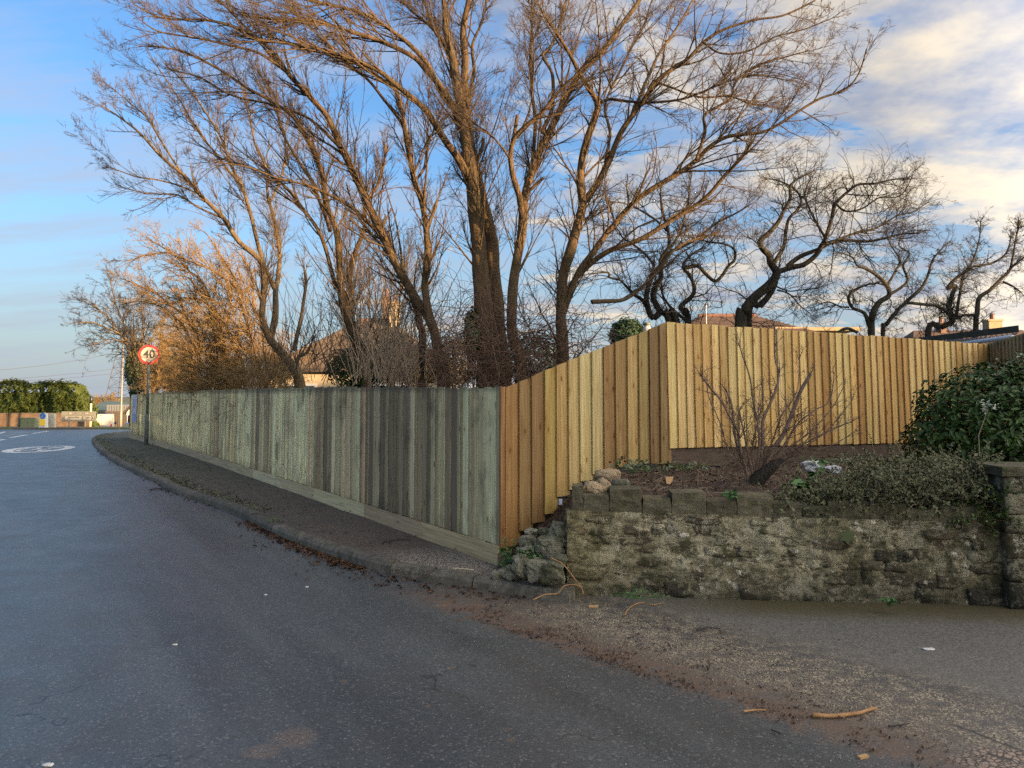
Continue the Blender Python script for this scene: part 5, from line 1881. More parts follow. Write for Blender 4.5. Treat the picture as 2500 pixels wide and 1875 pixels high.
Nn = np.stack([np.where(rightm, 1.0, -.1), np.where(~topm & ~rightm, -1.0, -.2), np.where(topm, 1.0, .5)], 1)
o = leafmesh('foliage', C - ho, Nn, .42 * rng.uniform(.5, 1.3, n), .38, M['conifer'], parent=hed)
o['kind'] = 'stuff'
MB().box((-(.9), .35, (hz1 - hz0) / 2 - .5), (hx1 - hx0 - 1.7, 1.6, hz1 - hz0 - .9)).build('dark_core', mat('hedge_core', color=(.012, .018, .008), rough=.9), hed)  # solid dark box added to block the view through the foliage


# ================================================================== FAR LEFT STREET FURNITURE AND BUILDINGS
def rect(x0, y0, x1, y1, Y):
    a = W(x0, y0, Y=Y)
    b = W(x1, y1, Y=Y)
    return a.x, b.x, b.z, a.z      # x0,x1,zlow,zhigh


def frame(name, px_, py_, Y, lab, cat, group=None, gz=None, rz=0):
    p = W(px_, py_, Y=Y)
    z_ = g(p.x, p.y) if gz is None else gz
    return empty(name, (p.x, Y, z_), lab, cat, group, rotz=rz), p.x, z_


# speed sign
sp = W(357, 1083, z=.1)
sa = math.atan2(sp.x, sp.y)
ssg = empty('speed_sign', sp, 'round red-rimmed 40 speed limit sign on a tall green-grey pole', 'road sign', rotz=-sa)
sd = sp.length
rdist = math.hypot(sp.x, sp.y)
cz = EYE + (W(357, 866, Y=sp.y).z - EYE) - sp.z
rs = 21 / F * rdist / math.cos(sa) * math.cos(sa) ** 0 * .93
MB().tube([(0, 0, -.1), (0, 0, .85), (0, 0, .93)], [.062, .062, .05], 14).build('pole_sleeve', M['galv'], ssg, smooth=True)
MB().tube([(0, 0, .9), (0, 0, cz + .25)], [.042, .042], 12).build('pole', M['galv'], ssg, smooth=True)


def disc(r0, r1, y, n=48, zc=0, xc=0, th=.004):
    V, Fc = [], []
    for i in range(n):
        a = 2 * math.pi * i / n
        V += [(xc + r1 * math.cos(a), y, zc + r1 * math.sin(a)), (xc + r0 * math.cos(a), y, zc + r0 * math.sin(a)),
              (xc + r1 * math.cos(a), y + th, zc + r1 * math.sin(a)), (xc + r0 * math.cos(a), y + th, zc + r0 * math.sin(a))]
    for i in range(n):
        j = (i + 1) % n
        if r0 > 0: Fc.append((4 * i, 4 * i + 1, 4 * j + 1, 4 * j))
        Fc.append((4 * i + 2, 4 * j + 2, 4 * j + 3, 4 * i + 3))
        Fc.append((4 * i, 4 * j, 4 * j + 2, 4 * i + 2))
    if r0 == 0: Fc.append(tuple(4 * i for i in range(n))[::-1])
    return V, Fc


bk = MB().add(*disc(0, rs, -.052, zc=cz, th=.01)).build('sign_plate', M['galv'], ssg)
fc = MB().add(*disc(0, rs * .80, -.058, zc=cz)).build('white_face', M['white_face'], ssg)
MB().add(*disc(rs * .78, rs, -.060, zc=cz, th=.006)).build('red_ring', M['red_face'], ssg)
text_mesh('numerals', '40', rs * 1.12, M['black'], (0, -.062, cz), ssg, extrude=.001, sx=1.0, bold=.006)
for zc in (cz - .12, cz + .12):
    MB().box((0, -.02, zc), (.14, .06, .03)).build('clip', M['galv'], ssg)

# poster on the fence end
ps, pz0 = fence_z(325.5, 1006, FA, FDIR)
ps2, pz1 = fence_z(338, 966, FA, FDIR)
pc_ = FA + FDIR * ((ps + ps2) / 2)
pw = abs(ps2 - ps) * .95
ph = 1.02
pos = empty('poster', (pc_.x, pc_.y, .62), 'blue and white notice board fixed to the far end of the old fence', 'sign', rotz=LR)
MB().box((0, -.045, ph / 2), (pw, .012, ph)).build('panel', M['poster'], pos)
MB().box((0, -.0535, ph * .17), (pw * .9, .004, ph * .27)).build('lower_band', M['poster_blue'], pos)
text_mesh('number', '27', .42, M['poster_blue'], (0, -.054, ph * .66), pos, extrude=.002, sx=pw / .62)
for k in range(4):
    MB().box((-.03 * (k % 2), -.0575, ph * (.09 + .055 * k)), (pw * (.7 - .1 * (k % 2)), .002, .02)).build('text_line', M['poster'], pos)

# bollards
for i, (x0, x1, y0, y1, lab) in enumerate(((800, 965, 735, 1043, 'white keep left bollard with blue arrow disc and yellow panel'), (980, 1128, 745, 1040, 'plain cream traffic bollard turned away beside the arrow one'))):
    a, b = zz1(x0, y0), zz1(x1, y1)
    Yb = 54 if i == 0 else 54.8
    X0, X1, Z0, Z1 = rect(a[0], a[1], b[0], b[1], Yb)
    gg = g(X0, Yb)
    bo = empty('traffic_bollard', ((X0 + X1) / 2, Yb, Z0), lab, 'bollard', 'bollards on the junction island')
    w_ = (X1 - X0)
    h_ = Z1 - Z0
    V, Fc = [], []
    prof = [(1.0, -.15), (1.0, .02), (.92, .12), (.86, .7), (.80, .93), (.70, .985), (.45, 1.0)]
    for (k, zz_) in prof:
        for (sx_, sy_) in ((-1, -.5), (-.7, -.62), (.7, -.62), (1, -.5), (1, .5), (.7, .62), (-.7, .62), (-1, .5)):
            V.append((sx_ * k * w_ / 2, sy_ * k * w_ / 2 * .7, zz_ * h_))
    for r in range(len(prof) - 1):
        for k in range(8):
            Fc.append((r * 8 + k, r * 8 + (k + 1) % 8, r * 8 + 8 + (k + 1) % 8, r * 8 + 8 + k))
    Fc.append(tuple((len(prof) - 1) * 8 + k for k in range(8)))
    link('body', mesh('body', V, Fc, M['white_metal'] if i == 0 else M['cream_plastic'], False), bo)
    if i == 0:
        y_ = -.62 * w_ / 2 * .7 - .012
        MB().add(*disc(0, w_ * .33, y_, zc=h_ * .82, th=.03)).build('blue_disc', M['blue_face'], bo)
        ar = MB()
        r_ = w_ * .21
        # arrow pointing down-left
        pts_ = [(-1, -1), (.05, -.95), (-.28, -.6), (.75, .45), (.45, .75), (-.6, -.28), (-.95, .05)]
        ar.prism([(p[0] * r_, h_ * .82 + p[1] * r_) for p in pts_], y_ - .006, y_ - .001)
        ar.build('arrow', M['white_face'], bo)
        pan = [(-.27, .18), (.27, .18), (.31, .24), (.29, .58), (.16, .60), (-.16, .60), (-.29, .58), (-.31, .24)]
        MB().prism([(p[0] * w_, p[1] * h_) for p in pan], y_ - .004, y_ + .05).build('yellow_panel', M['yellow'], bo)
    MB().box((0, 0, .03), (w_ * 1.08, w_ * .8, .06)).build('base', M['rubber'], bo)
# island
il = empty('traffic_island', (W(125, 1047, Y=54.3).x, 54.3, g(0, 54.3)), 'low kerbed concrete island under the two bollards', kind='structure')
MB().box((0, 0, .03), (4.6, 1.2, .18)).build('island_kerb', M['kerb'], il)

# cabinet
a, b = zz1(345, 830), zz1(690, 1050)
X0, X1, Z0, Z1 = rect(a[0], a[1], b[0], b[1], 57.5)
cb_ = empty('utility_cabinet', ((X0 + X1) / 2, 57.8, Z0), 'olive green utility cabinet in front of the far wall', 'cabinet')
w_, h_ = X1 - X0, Z1 - Z0
MB().box((.07 * w_, 0, h_ / 2), (w_ * .82, .45, h_ * .95)).build('body', M['cabinet'], cb_)
MB().box((.07 * w_, 0, h_ * .985), (w_ * .86, .5, h_ * .04)).build('lid', M['cabinet'], cb_)
for k in (-1, 1):
    MB().box((.07 * w_ + k * w_ * .19, -.235, h_ * .5), (w_ * .355, .02, h_ * .8)).build('door', M['cabinet'], cb_)
MB().box((-.43 * w_, .05, h_ * .48), (w_ * .14, .35, h_ * .92)).build('side_box', M['cabinet_dark'], cb_)

# direction sign
a, b = zz1(1250, 700), zz1(1935, 903)
X0, X1, Z0, Z1 = rect(a[0], a[1], b[0], b[1], 58)
gz_ = g(X0, 58)
ds = empty('direction_sign', ((X0 + X1) / 2, 58, gz_), 'wide grey junction direction sign with two arrow panels on posts', 'road sign')
w_, h_ = X1 - X0, Z1 - Z0
zc_ = (Z0 + Z1) / 2 - gz_
MB().box((0, 0, zc_), (w_, .03, h_)).build('panel', mat('sign_grey', color=(.17, .17, .135), rough=.5), ds)


def border_text(x0, x1, z0, z1, poly, txts):
    MB().prism([(p[0], p[1]) for p in poly(x0, x1, z0, z1, 0)], -.030, -.016).build('text_panel_border', M['black'], ds)
    MB().prism([(p[0], p[1]) for p in poly(x0, x1, z0, z1, .018)], -.036, -.031).build('text_panel', M['sign_white'], ds)
    for (body, x, z, s) in txts:
        text_mesh('lettering', body, s, M['black'], (x, -.038, z), ds, extrude=.001, bold=.003)


def boxp(x0, x1, z0, z1, i): return [(x0 + i, z0 + i), (x1 - i, z0 + i), (x1 - i, z1 - i), (x0 + i, z1 - i)]
def leftp(x0, x1, z0, z1, i):
    m_ = (z0 + z1) / 2
    return [(x0 + i * 1.3, m_), (x0 + .11 + i * .5, z0 + i), (x1 - i, z0 + i), (x1 - i, z1 - i), (x0 + .11 + i * .5, z1 - i)]
def rightp(x0, x1, z0, z1, i):
    m_ = (z0 + z1) / 2
    return [(x1 - i * 1.3, m_), (x1 - .11 - i * .5, z1 - i), (x0 + i, z1 - i), (x0 + i, z0 + i), (x1 - .11 - i * .5, z0 + i)]


fx = lambda v: (v - 1592) / 685 * w_
fz = lambda v: zc_ - (v - 801) / 203 * h_
border_text(fx(1390), fx(1800), fz(765), fz(715), boxp, [('CAUSEWAY CROSS', fx(1595), fz(740), .115)])
border_text(fx(1268), fx(1665), fz(887), fz(785), leftp, [('Newton Abbot', fx(1495), fz(815), .135), ('A 381', fx(1405), fz(856), .125)])
border_text(fx(1687), fx(1918), fz(887), fz(785), rightp, [('Totnes', fx(1768), fz(815), .135), ('A 381', fx(1762), fz(856), .125)])
for sx_, xv in ((-1, 1308), (1, 1872)):
    cx_ = fx(xv)
    pts_ = [(cx_ + sx_ * .06, fz(836)), (cx_ - sx_ * .02, fz(800)), (cx_ - sx_ * .085, fz(800)), (cx_ - sx_ * .01, fz(836)), (cx_ - sx_ * .085, fz(872)), (cx_ - sx_ * .02, fz(872))]
    MB().prism(pts_, -.040, -.036).build('chevron', M['black'], ds)
for xv in (1400, 1720):
    MB().tube([(fx(xv), .05, -.2), (fx(xv), .05, zc_)], .04, 8).build('post', M['lamp_column'], ds, smooth=True)

# black-topped post
fr, X_, z_ = frame('marker_post', 220, 1044, 61, 'tall cream post with a black top beside the direction sign', 'post')
zt = W(220, 968, Y=61).z - z_
zb_ = W(220, 985, Y=61).z - z_
MB().tube([(0, 0, -.3), (0, 0, zb_)], .075, 8).build('shaft', M['orange_post'], fr, smooth=True)
MB().tube([(0, 0, zb_), (0, 0, zt - .03), (0, 0, zt)], [.10, .10, .05], 8).build('black_top', M['black'], fr, smooth=True)

# lamp column, utility pole
fr, X_, z_ = frame('lamp_column', 294, 1045, 60, 'pale lamp column rising through the far left branches', 'lamp post')
zt = W(294, 770, Y=60).z - z_
MB().tube([(0, 0, -.2), (0, 0, 1.2), (0, 0, 1.3), (0, 0, zt)], [.10, .10, .065, .04], 10).build('column', M['lamp_column'], fr, smooth=True)
MB().tube([(0, 0, zt), (.1, 0, zt + .3), (.9, 0, zt + .45)], .04, 8).build('arm', M['lamp_column'], fr, smooth=True)
MB().box((1.1, 0, zt + .45), (.6, .22, .1), taper=.8).build('lantern', M['galv'], fr)
fr, X_, z_ = frame('telegraph_pole', 319, 1045, 63, 'dark timber telegraph pole just left of the fence end', 'pole')
MB().tube([(0, 0, -.5), (0, 0, 8.6)], [.14, .10], 10).build('pole', M['utility'], fr, smooth=True)
MB().box((0, 0, 8.2), (1.2, .08, .1)).build('crossarm', M['utility'], fr)

# lattice mast
fr, X_, z_ = frame('lattice_mast', 302, 1000, 150, 'tapering steel lattice mast behind the lamp column', 'mast', gz=-2.7)
zt = W(302, 800, Y=150).z + 2.7
bw = 2.9
m_ = MB()
lv = 9
for sx_ in (-1, 1):
    for sy_ in (-1, 1):
        m_.tube([(sx_ * bw, sy_ * bw, 0), (sx_ * .5, sy_ * .5, zt)], .07, 5)
m_.build('legs', M['steel'], fr)
m_ = MB()
for i in range(lv):
    k0, k1 = i / lv, (i + 1) / lv
    w0, w1 = bw + (.5 - bw) * k0, bw + (.5 - bw) * k1
    z0, z1 = zt * k0, zt * k1
    for s_ in (-1, 1):
        m_.tube([(-w0, s_ * w0, z0), (w1, s_ * w1, z1)], .035, 4)
        m_.tube([(w0, s_ * w0, z0), (-w1, s_ * w1, z1)], .035, 4)
        m_.tube([(s_ * w0, -w0, z0), (s_ * w1, w1, z1)], .035, 4)
        m_.tube([(s_ * w0, w0, z0), (s_ * w1, -w1, z1)], .035, 4)
        m_.tube([(-w1, s_ * w1, z1), (w1, s_ * w1, z1)], .035, 4)
o = m_.build('bracing', M['steel'], fr)
o['kind'] = 'stuff'

# overhead wires
for i, (p0, p1, sag) in enumerate((((-60, 929), (330, 893), .5), ((-60, 934), (330, 905), .5), ((-60, 908), (330, 850), .8))):
    a, b = W(*p0, Y=75), W(*p1, Y=90)
    c = (a + b) / 2 - Vector((0, 0, sag))
    pts_ = [a.lerp(c, t_ / 5).lerp(c.lerp(b, t_ / 5), t_ / 5) for t_ in range(6)]
    o = MB().tube(pts_, .018, 4).build('overhead_wire', M['wire'])
    setp(o, ['upper of the two low wires over the conifer hedge', 'lower of the two low wires over the conifer hedge', 'highest thin wire slanting over the conifer hedge'][i], 'wire', 'overhead wires')

# far boundary wall and fence behind the verge
a, b = W(-260, 1046, Y=66), W(222, 1046, Y=66)
zt = W(100, 1010, Y=66).z
fw = empty('far_wall', ((a.x + b.x) / 2, 66, a.z), 'sunlit brown boundary wall under the conifer hedge', 'wall')
MB().box((0, 0, (zt - a.z) / 2 - .3), (b.x - a.x, .3, zt - a.z + .6)).build('wall_face', M['garden_wall'], fw)
MB().box((0, 0, zt - a.z + .03), (b.x - a.x, .38, .07)).build('wall_coping', M['dark_wall'], fw)
a, b = W(228, 1046, Y=86), W(312, 1046, Y=86)
zt = W(100, 1004, Y=86).z
fb = empty('boundary_fence', ((a.x + b.x) / 2, 86, -2.6), 'dark vertical boarded fence behind the white van', 'fence')
nbd = 34
for k in range(nbd):
    x = a.x + (b.x - a.x) * (k + .5) / nbd - (a.x + b.x) / 2
    MB().box((x, .03 * (k % 2), (zt + 2.6) / 2), ((b.x - a.x) / nbd * 1.06, .03, zt + 2.6)).build('board', M['dark_wall'], fb)

# industrial shed
sh = empty('industrial_shed', (W(250, 1000, Y=100).x, 100, -2.6), 'long green clad industrial shed behind the marker post', 'building')
ox = sh.location.x
x0, x1 = W(205, 1000, Y=100).x - ox, W(300, 1000, Y=100).x - ox
zr0 = W(222, 981, Y=106).z + 2.6
zr1 = W(292, 989, Y=106).z + 2.6
ze = W(222, 1000, Y=100).z + 2.6
ze1 = W(262, 1002, Y=100).z + 2.6
V = [(x0, 0, 0), (x1, 0, 0), (x1, 0, ze1), (x0, 0, ze), (x0, 6, zr0), (x1, 6, zr1), (x0, 12, 0), (x1, 12, 0)]
link('roof', mesh('roof', [(x0 - .2, -.3, ze - .1), (x1 + .2, -.3, ze1 - .1), (x1 + .2, 6, zr1), (x0 - .2, 6, zr0), (x0 - .2, -.3, ze), (x1 + .2, -.3, ze1), (x1 + .2, 6, zr1 + .15), (x0 - .2, 6, zr0 + .15)],
     [(0, 1, 5, 4), (4, 5, 6, 7), (3, 2, 1, 0), (0, 4, 7, 3), (1, 2, 6, 5)], M['green_cladding']), sh)
link('wall', mesh('wall', V, [(0, 1, 2, 3), (0, 3, 4, 6), (1, 7, 5, 2), (6, 4, 5, 7)], M['pale_green']), sh)
for zz_ in (.25, .6):
    MB().box(((x0 + x1) / 2, -.34, ze - zz_), (x1 - x0, .06, .12)).build('trim', M['white_paint'], sh)
sh2 = empty('corrugated_building', (W(290, 1000, Y=92).x, 92, -2.6), 'grey ribbed metal building behind the lamp column', 'building')
ox = sh2.location.x
x0, x1 = W(261, 1000, Y=92).x - ox, W(335, 1000, Y=92).x - ox
zt = W(280, 989, Y=92).z + 2.6
MB().box(((x0 + x1) / 2, 2, zt / 2), (x1 - x0, 4, zt)).build('wall', M['grey_cladding'], sh2)
for k in range(12):
    MB().box((x0 + (x1 - x0) * (k + .5) / 12, -.06, zt / 2), (.22, .14, zt - .05)).build('rib', mat('rib_grey', color=(.15, .16, .16)) if k == 0 else bpy.data.materials['rib_grey'], sh2)
sh3 = empty('small_shed', (W(318, 1040, Y=78).x, 78, -2.6), 'small pale green shed with pitched roof and white door', 'building')
ox = sh3.location.x
x0, x1 = W(308, 1040, Y=78).x - ox, W(338, 1040, Y=78).x - ox
ze = W(308, 1007, Y=78).z + 2.6
zr = W(325, 988, Y=78).z + 2.6
xm = (x0 + x1) / 2
link('wall', mesh('wall', [(x0, 0, 0), (x1, 0, 0), (x1, 0, ze), (xm, 0, zr), (x0, 0, ze), (x0, 4, 0), (x1, 4, 0), (x1, 4, ze), (xm, 4, zr), (x0, 4, ze)],
     [(0, 1, 2, 3, 4), (0, 4, 9, 5), (1, 6, 7, 2), (5, 9, 8, 7, 6)], M['pale_blue_wall']), sh3)
for s_ in (-1, 1):
    xe = x0 - .25 if s_ < 0 else x1 + .25
    zE = ze - .15
    V = [(xe, -.3, zE), (xm, -.3, zr), (xm, 4.3, zr), (xe, 4.3, zE), (xe, -.3, zE + .14), (xm, -.3, zr + .14), (xm, 4.3, zr + .14), (xe, 4.3, zE + .14)]
    link('roof', mesh('roof', V, [(0, 1, 5, 4), (4, 5, 6, 7), (3, 2, 1, 0), (0, 4, 7, 3), (2, 3, 7, 6)], M['fascia']), sh3)
MB().box((xm - .1, -.04, 1.15), (.8, .06, 2.2)).build('door', M['white_paint'], sh3)
MB().box((x0 + .3, -.04, 1.15), (.25, .06, 2.2)).build('window', M['white_paint'], sh3)

# white van, seen from behind
a = W(222, 1012, Y=74)
b = W(275, 1012, Y=74)
vb = -2.62
vw = (b.x - a.x) * .90
vh = a.z - vb
van = empty('white_van', ((a.x + b.x) / 2, 74, vb), 'white panel van parked with its lettered rear doors facing the road', 'van', rotz=math.radians(24))
V, Fc = [], []
secs = [(0.0, .93, 1.0), (.25, 1.0, 1.0), (3.2, 1.0, 1.0), (3.9, .96, .93), (4.5, .94, .55), (5.0, .86, .45)]
for (y, kw, kh) in secs:
    hw_ = vw / 2 * kw
    for (sx_, zz_) in ((-1, .12), (-1, .55), (-.93, .97), (-.8, 1.0), (.8, 1.0), (.93, .97), (1, .55), (1, .12)):
        V.append((sx_ * hw_, y, .25 + (vh - .25) * zz_ * (kh if zz_ > .5 else 1) if zz_ > .2 else .28))
for r in range(len(secs) - 1):
    for k in range(8):
        Fc.append((r * 8 + k, r * 8 + (k + 1) % 8, r * 8 + 8 + (k + 1) % 8, r * 8 + 8 + k))
Fc.append(tuple(range(8))[::-1])
Fc.append(tuple((len(secs) - 1) * 8 + k for k in range(8)))
link('body', mesh('body', V, Fc, M['van_white']), van)
for s_ in (-1, 1):
    dm = MB().box((s_ * vw * .205, -.02, vh * .52), (vw * .395, .04, vh * .80))
    dd_ = dm.build('rear_door', M['van_white'], van)
    MB().box((s_ * vw * .46, -.03, vh * .48), (vw * .06, .06, vh * .30)).build('tail_lamp', M['lamp_red'], van)
    for y_ in (.9, 4.0):
        V_, F_ = [], []
        mb_ = MB().tube([(s_ * (vw / 2 - .22), y_, .33), (s_ * (vw / 2 + .01), y_, .33)], .33, 16)
        wh = mb_.build('wheel', M['rubber'], van)
        MB().tube([(s_ * (vw / 2 - .1), y_, .33), (s_ * (vw / 2 + .02), y_, .33)], .2, 12).build('hubcap', M['galv'], wh)
    MB().box((s_ * (vw / 2 + .10), 3.3, vh * .62), (.18, .1, .25)).build('wing_mirror', M['black'], van)
MB().box((0, -.05, .36), (vw * .96, .12, .2)).build('bumper', M['black'], van)
MB().box((-.02, -.055, vh * .44), (.09, .03, .2)).build('door_handle', M['black'], van)
MB().box((-.02, -.03, vh * .955), (.2, .05, .05)).build('brake_light', M['lamp_red'], van)
text_mesh('lettering', 'Spectrum', vw * .205, M['grey_text'], (-.02, -.045, vh * .705), van, extrude=.002)
sw = MB()
pts_ = [Vector((vw * (.02 + .40 * math.cos(t_)), -.047, vh * (.70 + .105 * math.sin(t_)))) for t_ in np.linspace(-2.2, .75, 16)]
sw.tube(pts_, .016, 4)
sw.build('swoosh', M['grey_text'], van)
for k in range(3):
    MB().box((vw * .22, -.044, vh * (.50 - .05 * k)), (vw * .26, .006, .025)).build('small_lettering', mat('pale_lettering', color=(.42, .42, .40)) if k == 0 else bpy.data.materials['pale_lettering'], van)

# blue car
a = W(298, 1024, Y=70)
car = empty('blue_car', (W(322, 1040, Y=70).x, 71, -2.3), 'blue hatchback partly hidden behind the far end of the fence', 'car', rotz=math.radians(12))
prof = [(-2.1, .35), (-2.15, .75), (-2.0, .98), (-1.25, 1.08), (-.65, 1.48), (.1, 1.56), (1.1, 1.50), (1.85, 1.15), (2.1, 1.0), (2.15, .4)]
V, Fc = [], []
for (ky, kk) in ((-.86, 1), (-.80, .0), (.80, .0), (.86, 1)):
    for (x, z) in prof:
        V.append((x, ky if z < 1.12 else ky * .86, z))
n_p = len(prof)
for r in range(3):
    for k in range(n_p - 1):
        Fc.append((r * n_p + k, r * n_p + k + 1, (r + 1) * n_p + k + 1, (r + 1) * n_p + k))
Fc.append(tuple(range(n_p))[::-1])
Fc.append(tuple(3 * n_p + k for k in range(n_p)))
link('body', mesh('body', V, Fc, M['blue_car']), car)
MB().prism([(-1.18, 1.10), (-.66, 1.42), (.05, 1.48), (.05, 1.10)], -.875, -.72).build('side_window', M['glass'], car)
MB().prism([(.12, 1.10), (.12, 1.48), (1.02, 1.43), (1.55, 1.14)], -.875, -.72).build('side_window', M['glass'], car)
for x in (-1.35, 1.35):
    wh = MB().tube([(x, -.7, .32), (x, -.88, .32)], .32, 18).build('wheel', M['rubber'], car)
    MB().tube([(x, -.8, .32), (x, -.89, .32)], .2, 12).build('hubcap', M['galv'], wh)
    wh = MB().tube([(x, .7, .32), (x, .88, .32)], .32, 18).build('wheel', M['rubber'], car)
MB().box((-1.95, -.6, .8), (.3, .3, .14)).build('headlight', M['white_metal'], car)
MB().box((2.08, -.6, .85), (.12, .3, .2)).build('tail_lamp', M['lamp_red'], car)

# distant bare trees above the shed
ftw = W(248, 975, Y=190)
for i, (px_, w_) in enumerate(((237, 2.6), (258, 3.0), (272, 2.2))):
    c = W(px_, 984, Y=190)
    T = Tree('distant_tree', ['pinkish distant bare tree above the shed roof, left of three', 'pinkish distant bare tree above the shed roof, middle of three', 'pinkish distant bare tree above the shed roof, right of three'][i], M['bark_red'], M['twig_red'], 'distant bare trees')
    T.stem([(px_, 996), (px_, 984), (px_ + 1, 974)], 190, 190, 3, 1, True, 'trunk', zroot=-2)
    T.build(l1=3.4, n1=9, n2=6, n3=4, ang=50, curl=.15, up=.03, kmin=.3, r1=.06, r2=.06, r3=.05)


# ================================================================== HOUSES
def hip_house(name, lab, x0, x1, y0, y1, zb, ze, zr, inset, mw, mr, wins=(), ov=.35, chim=(), gable=False, doors=()):
    cx_, cy_ = (x0 + x1) / 2, (y0 + y1) / 2
    root = empty(name, (cx_, cy_, zb), lab, 'house')
    X0, X1, Y0_, Y1_ = x0 - cx_, x1 - cx_, y0 - cy_, y1 - cy_
    E_, R_ = ze - zb, zr - zb
    ins = 0 if gable else inset
    ym = 0
    wv = [(X0, Y0_, -.3), (X1, Y0_, -.3), (X1, Y1_, -.3), (X0, Y1_, -.3), (X0, Y0_, E_), (X1, Y0_, E_), (X1, Y1_, E_), (X0, Y1_, E_)]
    wf = [(0, 1, 5, 4), (1, 2, 6, 5), (2, 3, 7, 6), (3, 0, 4, 7)]
    if gable:
        wv += [(X0, 0, R_ - .1), (X1, 0, R_ - .1)]
        wf += [(4, 8, 7), (5, 6, 9)]
        wf = [f for f in wf]
    link('wall', mesh('wall', wv, wf, mw), root)
    k = ov
    a = E_ - .08
    rv = [(X0 - k, Y0_ - k, a), (X1 + k, Y0_ - k, a), (X1 + k, Y1_ + k, a), (X0 - k, Y1_ + k, a),
          (X0 - (k if gable else -ins), 0, R_), (X1 + (k if gable else -ins), 0, R_)]
    if gable:
        lo = [(x, y, z - .18) for x, y, z in rv]
        rf = [(0, 1, 5, 4), (2, 3, 4, 5), (7, 6, 10, 11), (9, 8, 11, 10), (0, 4, 10, 6), (4, 3, 9, 10), (1, 7, 11, 5), (5, 11, 8, 2), (0, 6, 7, 1), (3, 2, 8, 9)]
        rv = rv + lo
    else:
        rf = [(0, 1, 5, 4), (2, 3, 4, 5), (3, 0, 4), (1, 2, 5), (3, 2, 1, 0)]
    rf_o = link('roof', mesh('roof', rv, rf, mr), root)
    # tile courses as fine proud laths of tile edge
    m2 = MB()
    nc = max(6, int(((R_ - a) ** 2 + (Y1_ + k) ** 2) ** .5 / .28))
    for j in range(1, nc):
        s = j / nc
        for sg in (-1, 1):
            y = (Y0_ - k) * (1 - s) if sg < 0 else (Y1_ + k) * (1 - s)
            z = a + (R_ - a) * s
            xa = (X0 - k) + (k + ins if not gable else 0) * s
            xb = (X1 + k) - (k + ins if not gable else 0) * s
            m2.box(((xa + xb) / 2, y, z + .012), (xb - xa, .03, .03))
    o = m2.build('tile_courses', mr, rf_o)
    o['kind'] = 'stuff'
    m2 = MB().tube([(rv[4][0], 0, R_ + .02), (rv[5][0], 0, R_ + .02)], .09, 8)
    m2.build('ridge_tiles', M['terracotta'], rf_o)
    MB().box(((X0 + X1) / 2, Y0_ - k - .02, a - .02), (X1 - X0 + 2 * k, .05, .16)).build('gutter', M['fascia'], rf_o)
    for (x, z, w_, h_) in wins:
        fr_ = MB().box((x, Y0_ - .03, z), (w_, .08, h_)).build('window', M['white_paint'], root)
        for q in (-1, 1):
            MB().box((x + q * w_ * .24, Y0_ - .075, z), (w_ * .40, .02, h_ * .82)).build('pane', M['glass'], fr_)
        MB().box((x, Y0_ - .08, z - h_ / 2 - .04), (w_ + .12, .16, .06)).build('sill', M['white_paint'], fr_)
    for (x, w_, h_) in doors:
        d_ = MB().box((x, Y0_ - .03, h_ / 2), (w_, .08, h_)).build('door', M['cabinet_dark'], root)
        MB().box((x + w_ * .36, Y0_ - .09, h_ * .5), (.04, .05, .12)).build('handle', M['galv'], d_)
    for (x, y, zbm, ztp, w_, mm, pots) in chim:
        c_ = MB().box((x - cx_, y - cy_, (zbm + ztp) / 2 - zb), (w_, w_ * .8, ztp - zbm)).build('chimney', mm, root)
        MB().box((x - cx_, y - cy_, ztp - zb + .04), (w_ * 1.15, w_ * .95, .08)).build('chimney_cap', mm, c_)
        for q in range(pots):
            MB().tube([(x - cx_ + (q - (pots - 1) / 2) * .28, y - cy_, ztp - zb + .06), (x - cx_ + (q - (pots - 1) / 2) * .28, y - cy_, ztp - zb + .38)], [.10, .08], 8).build('chimney_pot', M['terracotta'], c_)
    return root


# bungalow behind the trees
y0 = 29
x0 = W(662, 900, Y=y0).x
x1 = W(1090, 900, Y=y0).x
ze = W(700, 897, Y=y0).z
zr = W(780, 783, Y=y0 + 3.2).z
ch2 = W(964, 742, Y=31.8)
ch1 = W(944, 728, Y=32.6)
hip_house('bungalow', 'cream bungalow with orange-brown hipped roof behind the bare trees', x0, x1, y0, y0 + 6.4, .4, ze, zr, 2.6,
          M['render_cream'], M['roof_tile'], wins=((-2.2, 1.15, 1.3, 1.0), (1.2, 1.15, 1.5, 1.0)),
          chim=((ch2.x, 31.8, zr - .9, ch2.z, .40, M['chimney_buff'], 1), (ch1.x, 32.6, zr - .9, ch1.z, .3, M['brick'], 1)))
# house beyond the tan fence
y0 = 30
x0 = W(1676, 810, Y=y0).x
x1 = W(1985, 810, Y=y0).x
ze = W(1700, 812, Y=y0).z
zr = W(1800, 772, Y=y0 + 3).z
h2 = hip_house('house', 'brown hipped-roof house just showing over the tan fence', x0, x1, y0, y0 + 6, .5, ze, zr, 1.2, M['render_cream'], M['roof_brown'],
               wins=((-1.2, 2.0, 1.4, 1.1), (1.4, 2.0, 1.4, 1.1)))
MB().box(((x1 - x0) / 2 + .4, -.5, W(1950, 800, Y=y0).z - .5), (W(2042, 800, Y=y0).x - W(1830, 800, Y=y0).x, 4, .14)).build('flat_roof', M['chimney_buff'], h2)
an = empty('aerial', (W(1724, 770, Y=31).x, 31, W(1724, 772, Y=31).z), 'thin television aerial on the roof beyond the tan fence', 'aerial')
MB().tube([(0, 0, -.3), (0, 0, .55)], .018, 6).build('mast', M['white_paint'], an)
for k in range(5):
    MB().tube([(-.16 + .08 * k, -.14, .5), (-.16 + .08 * k, .14, .5)], .009, 4).build('element', M['white_paint'], an)
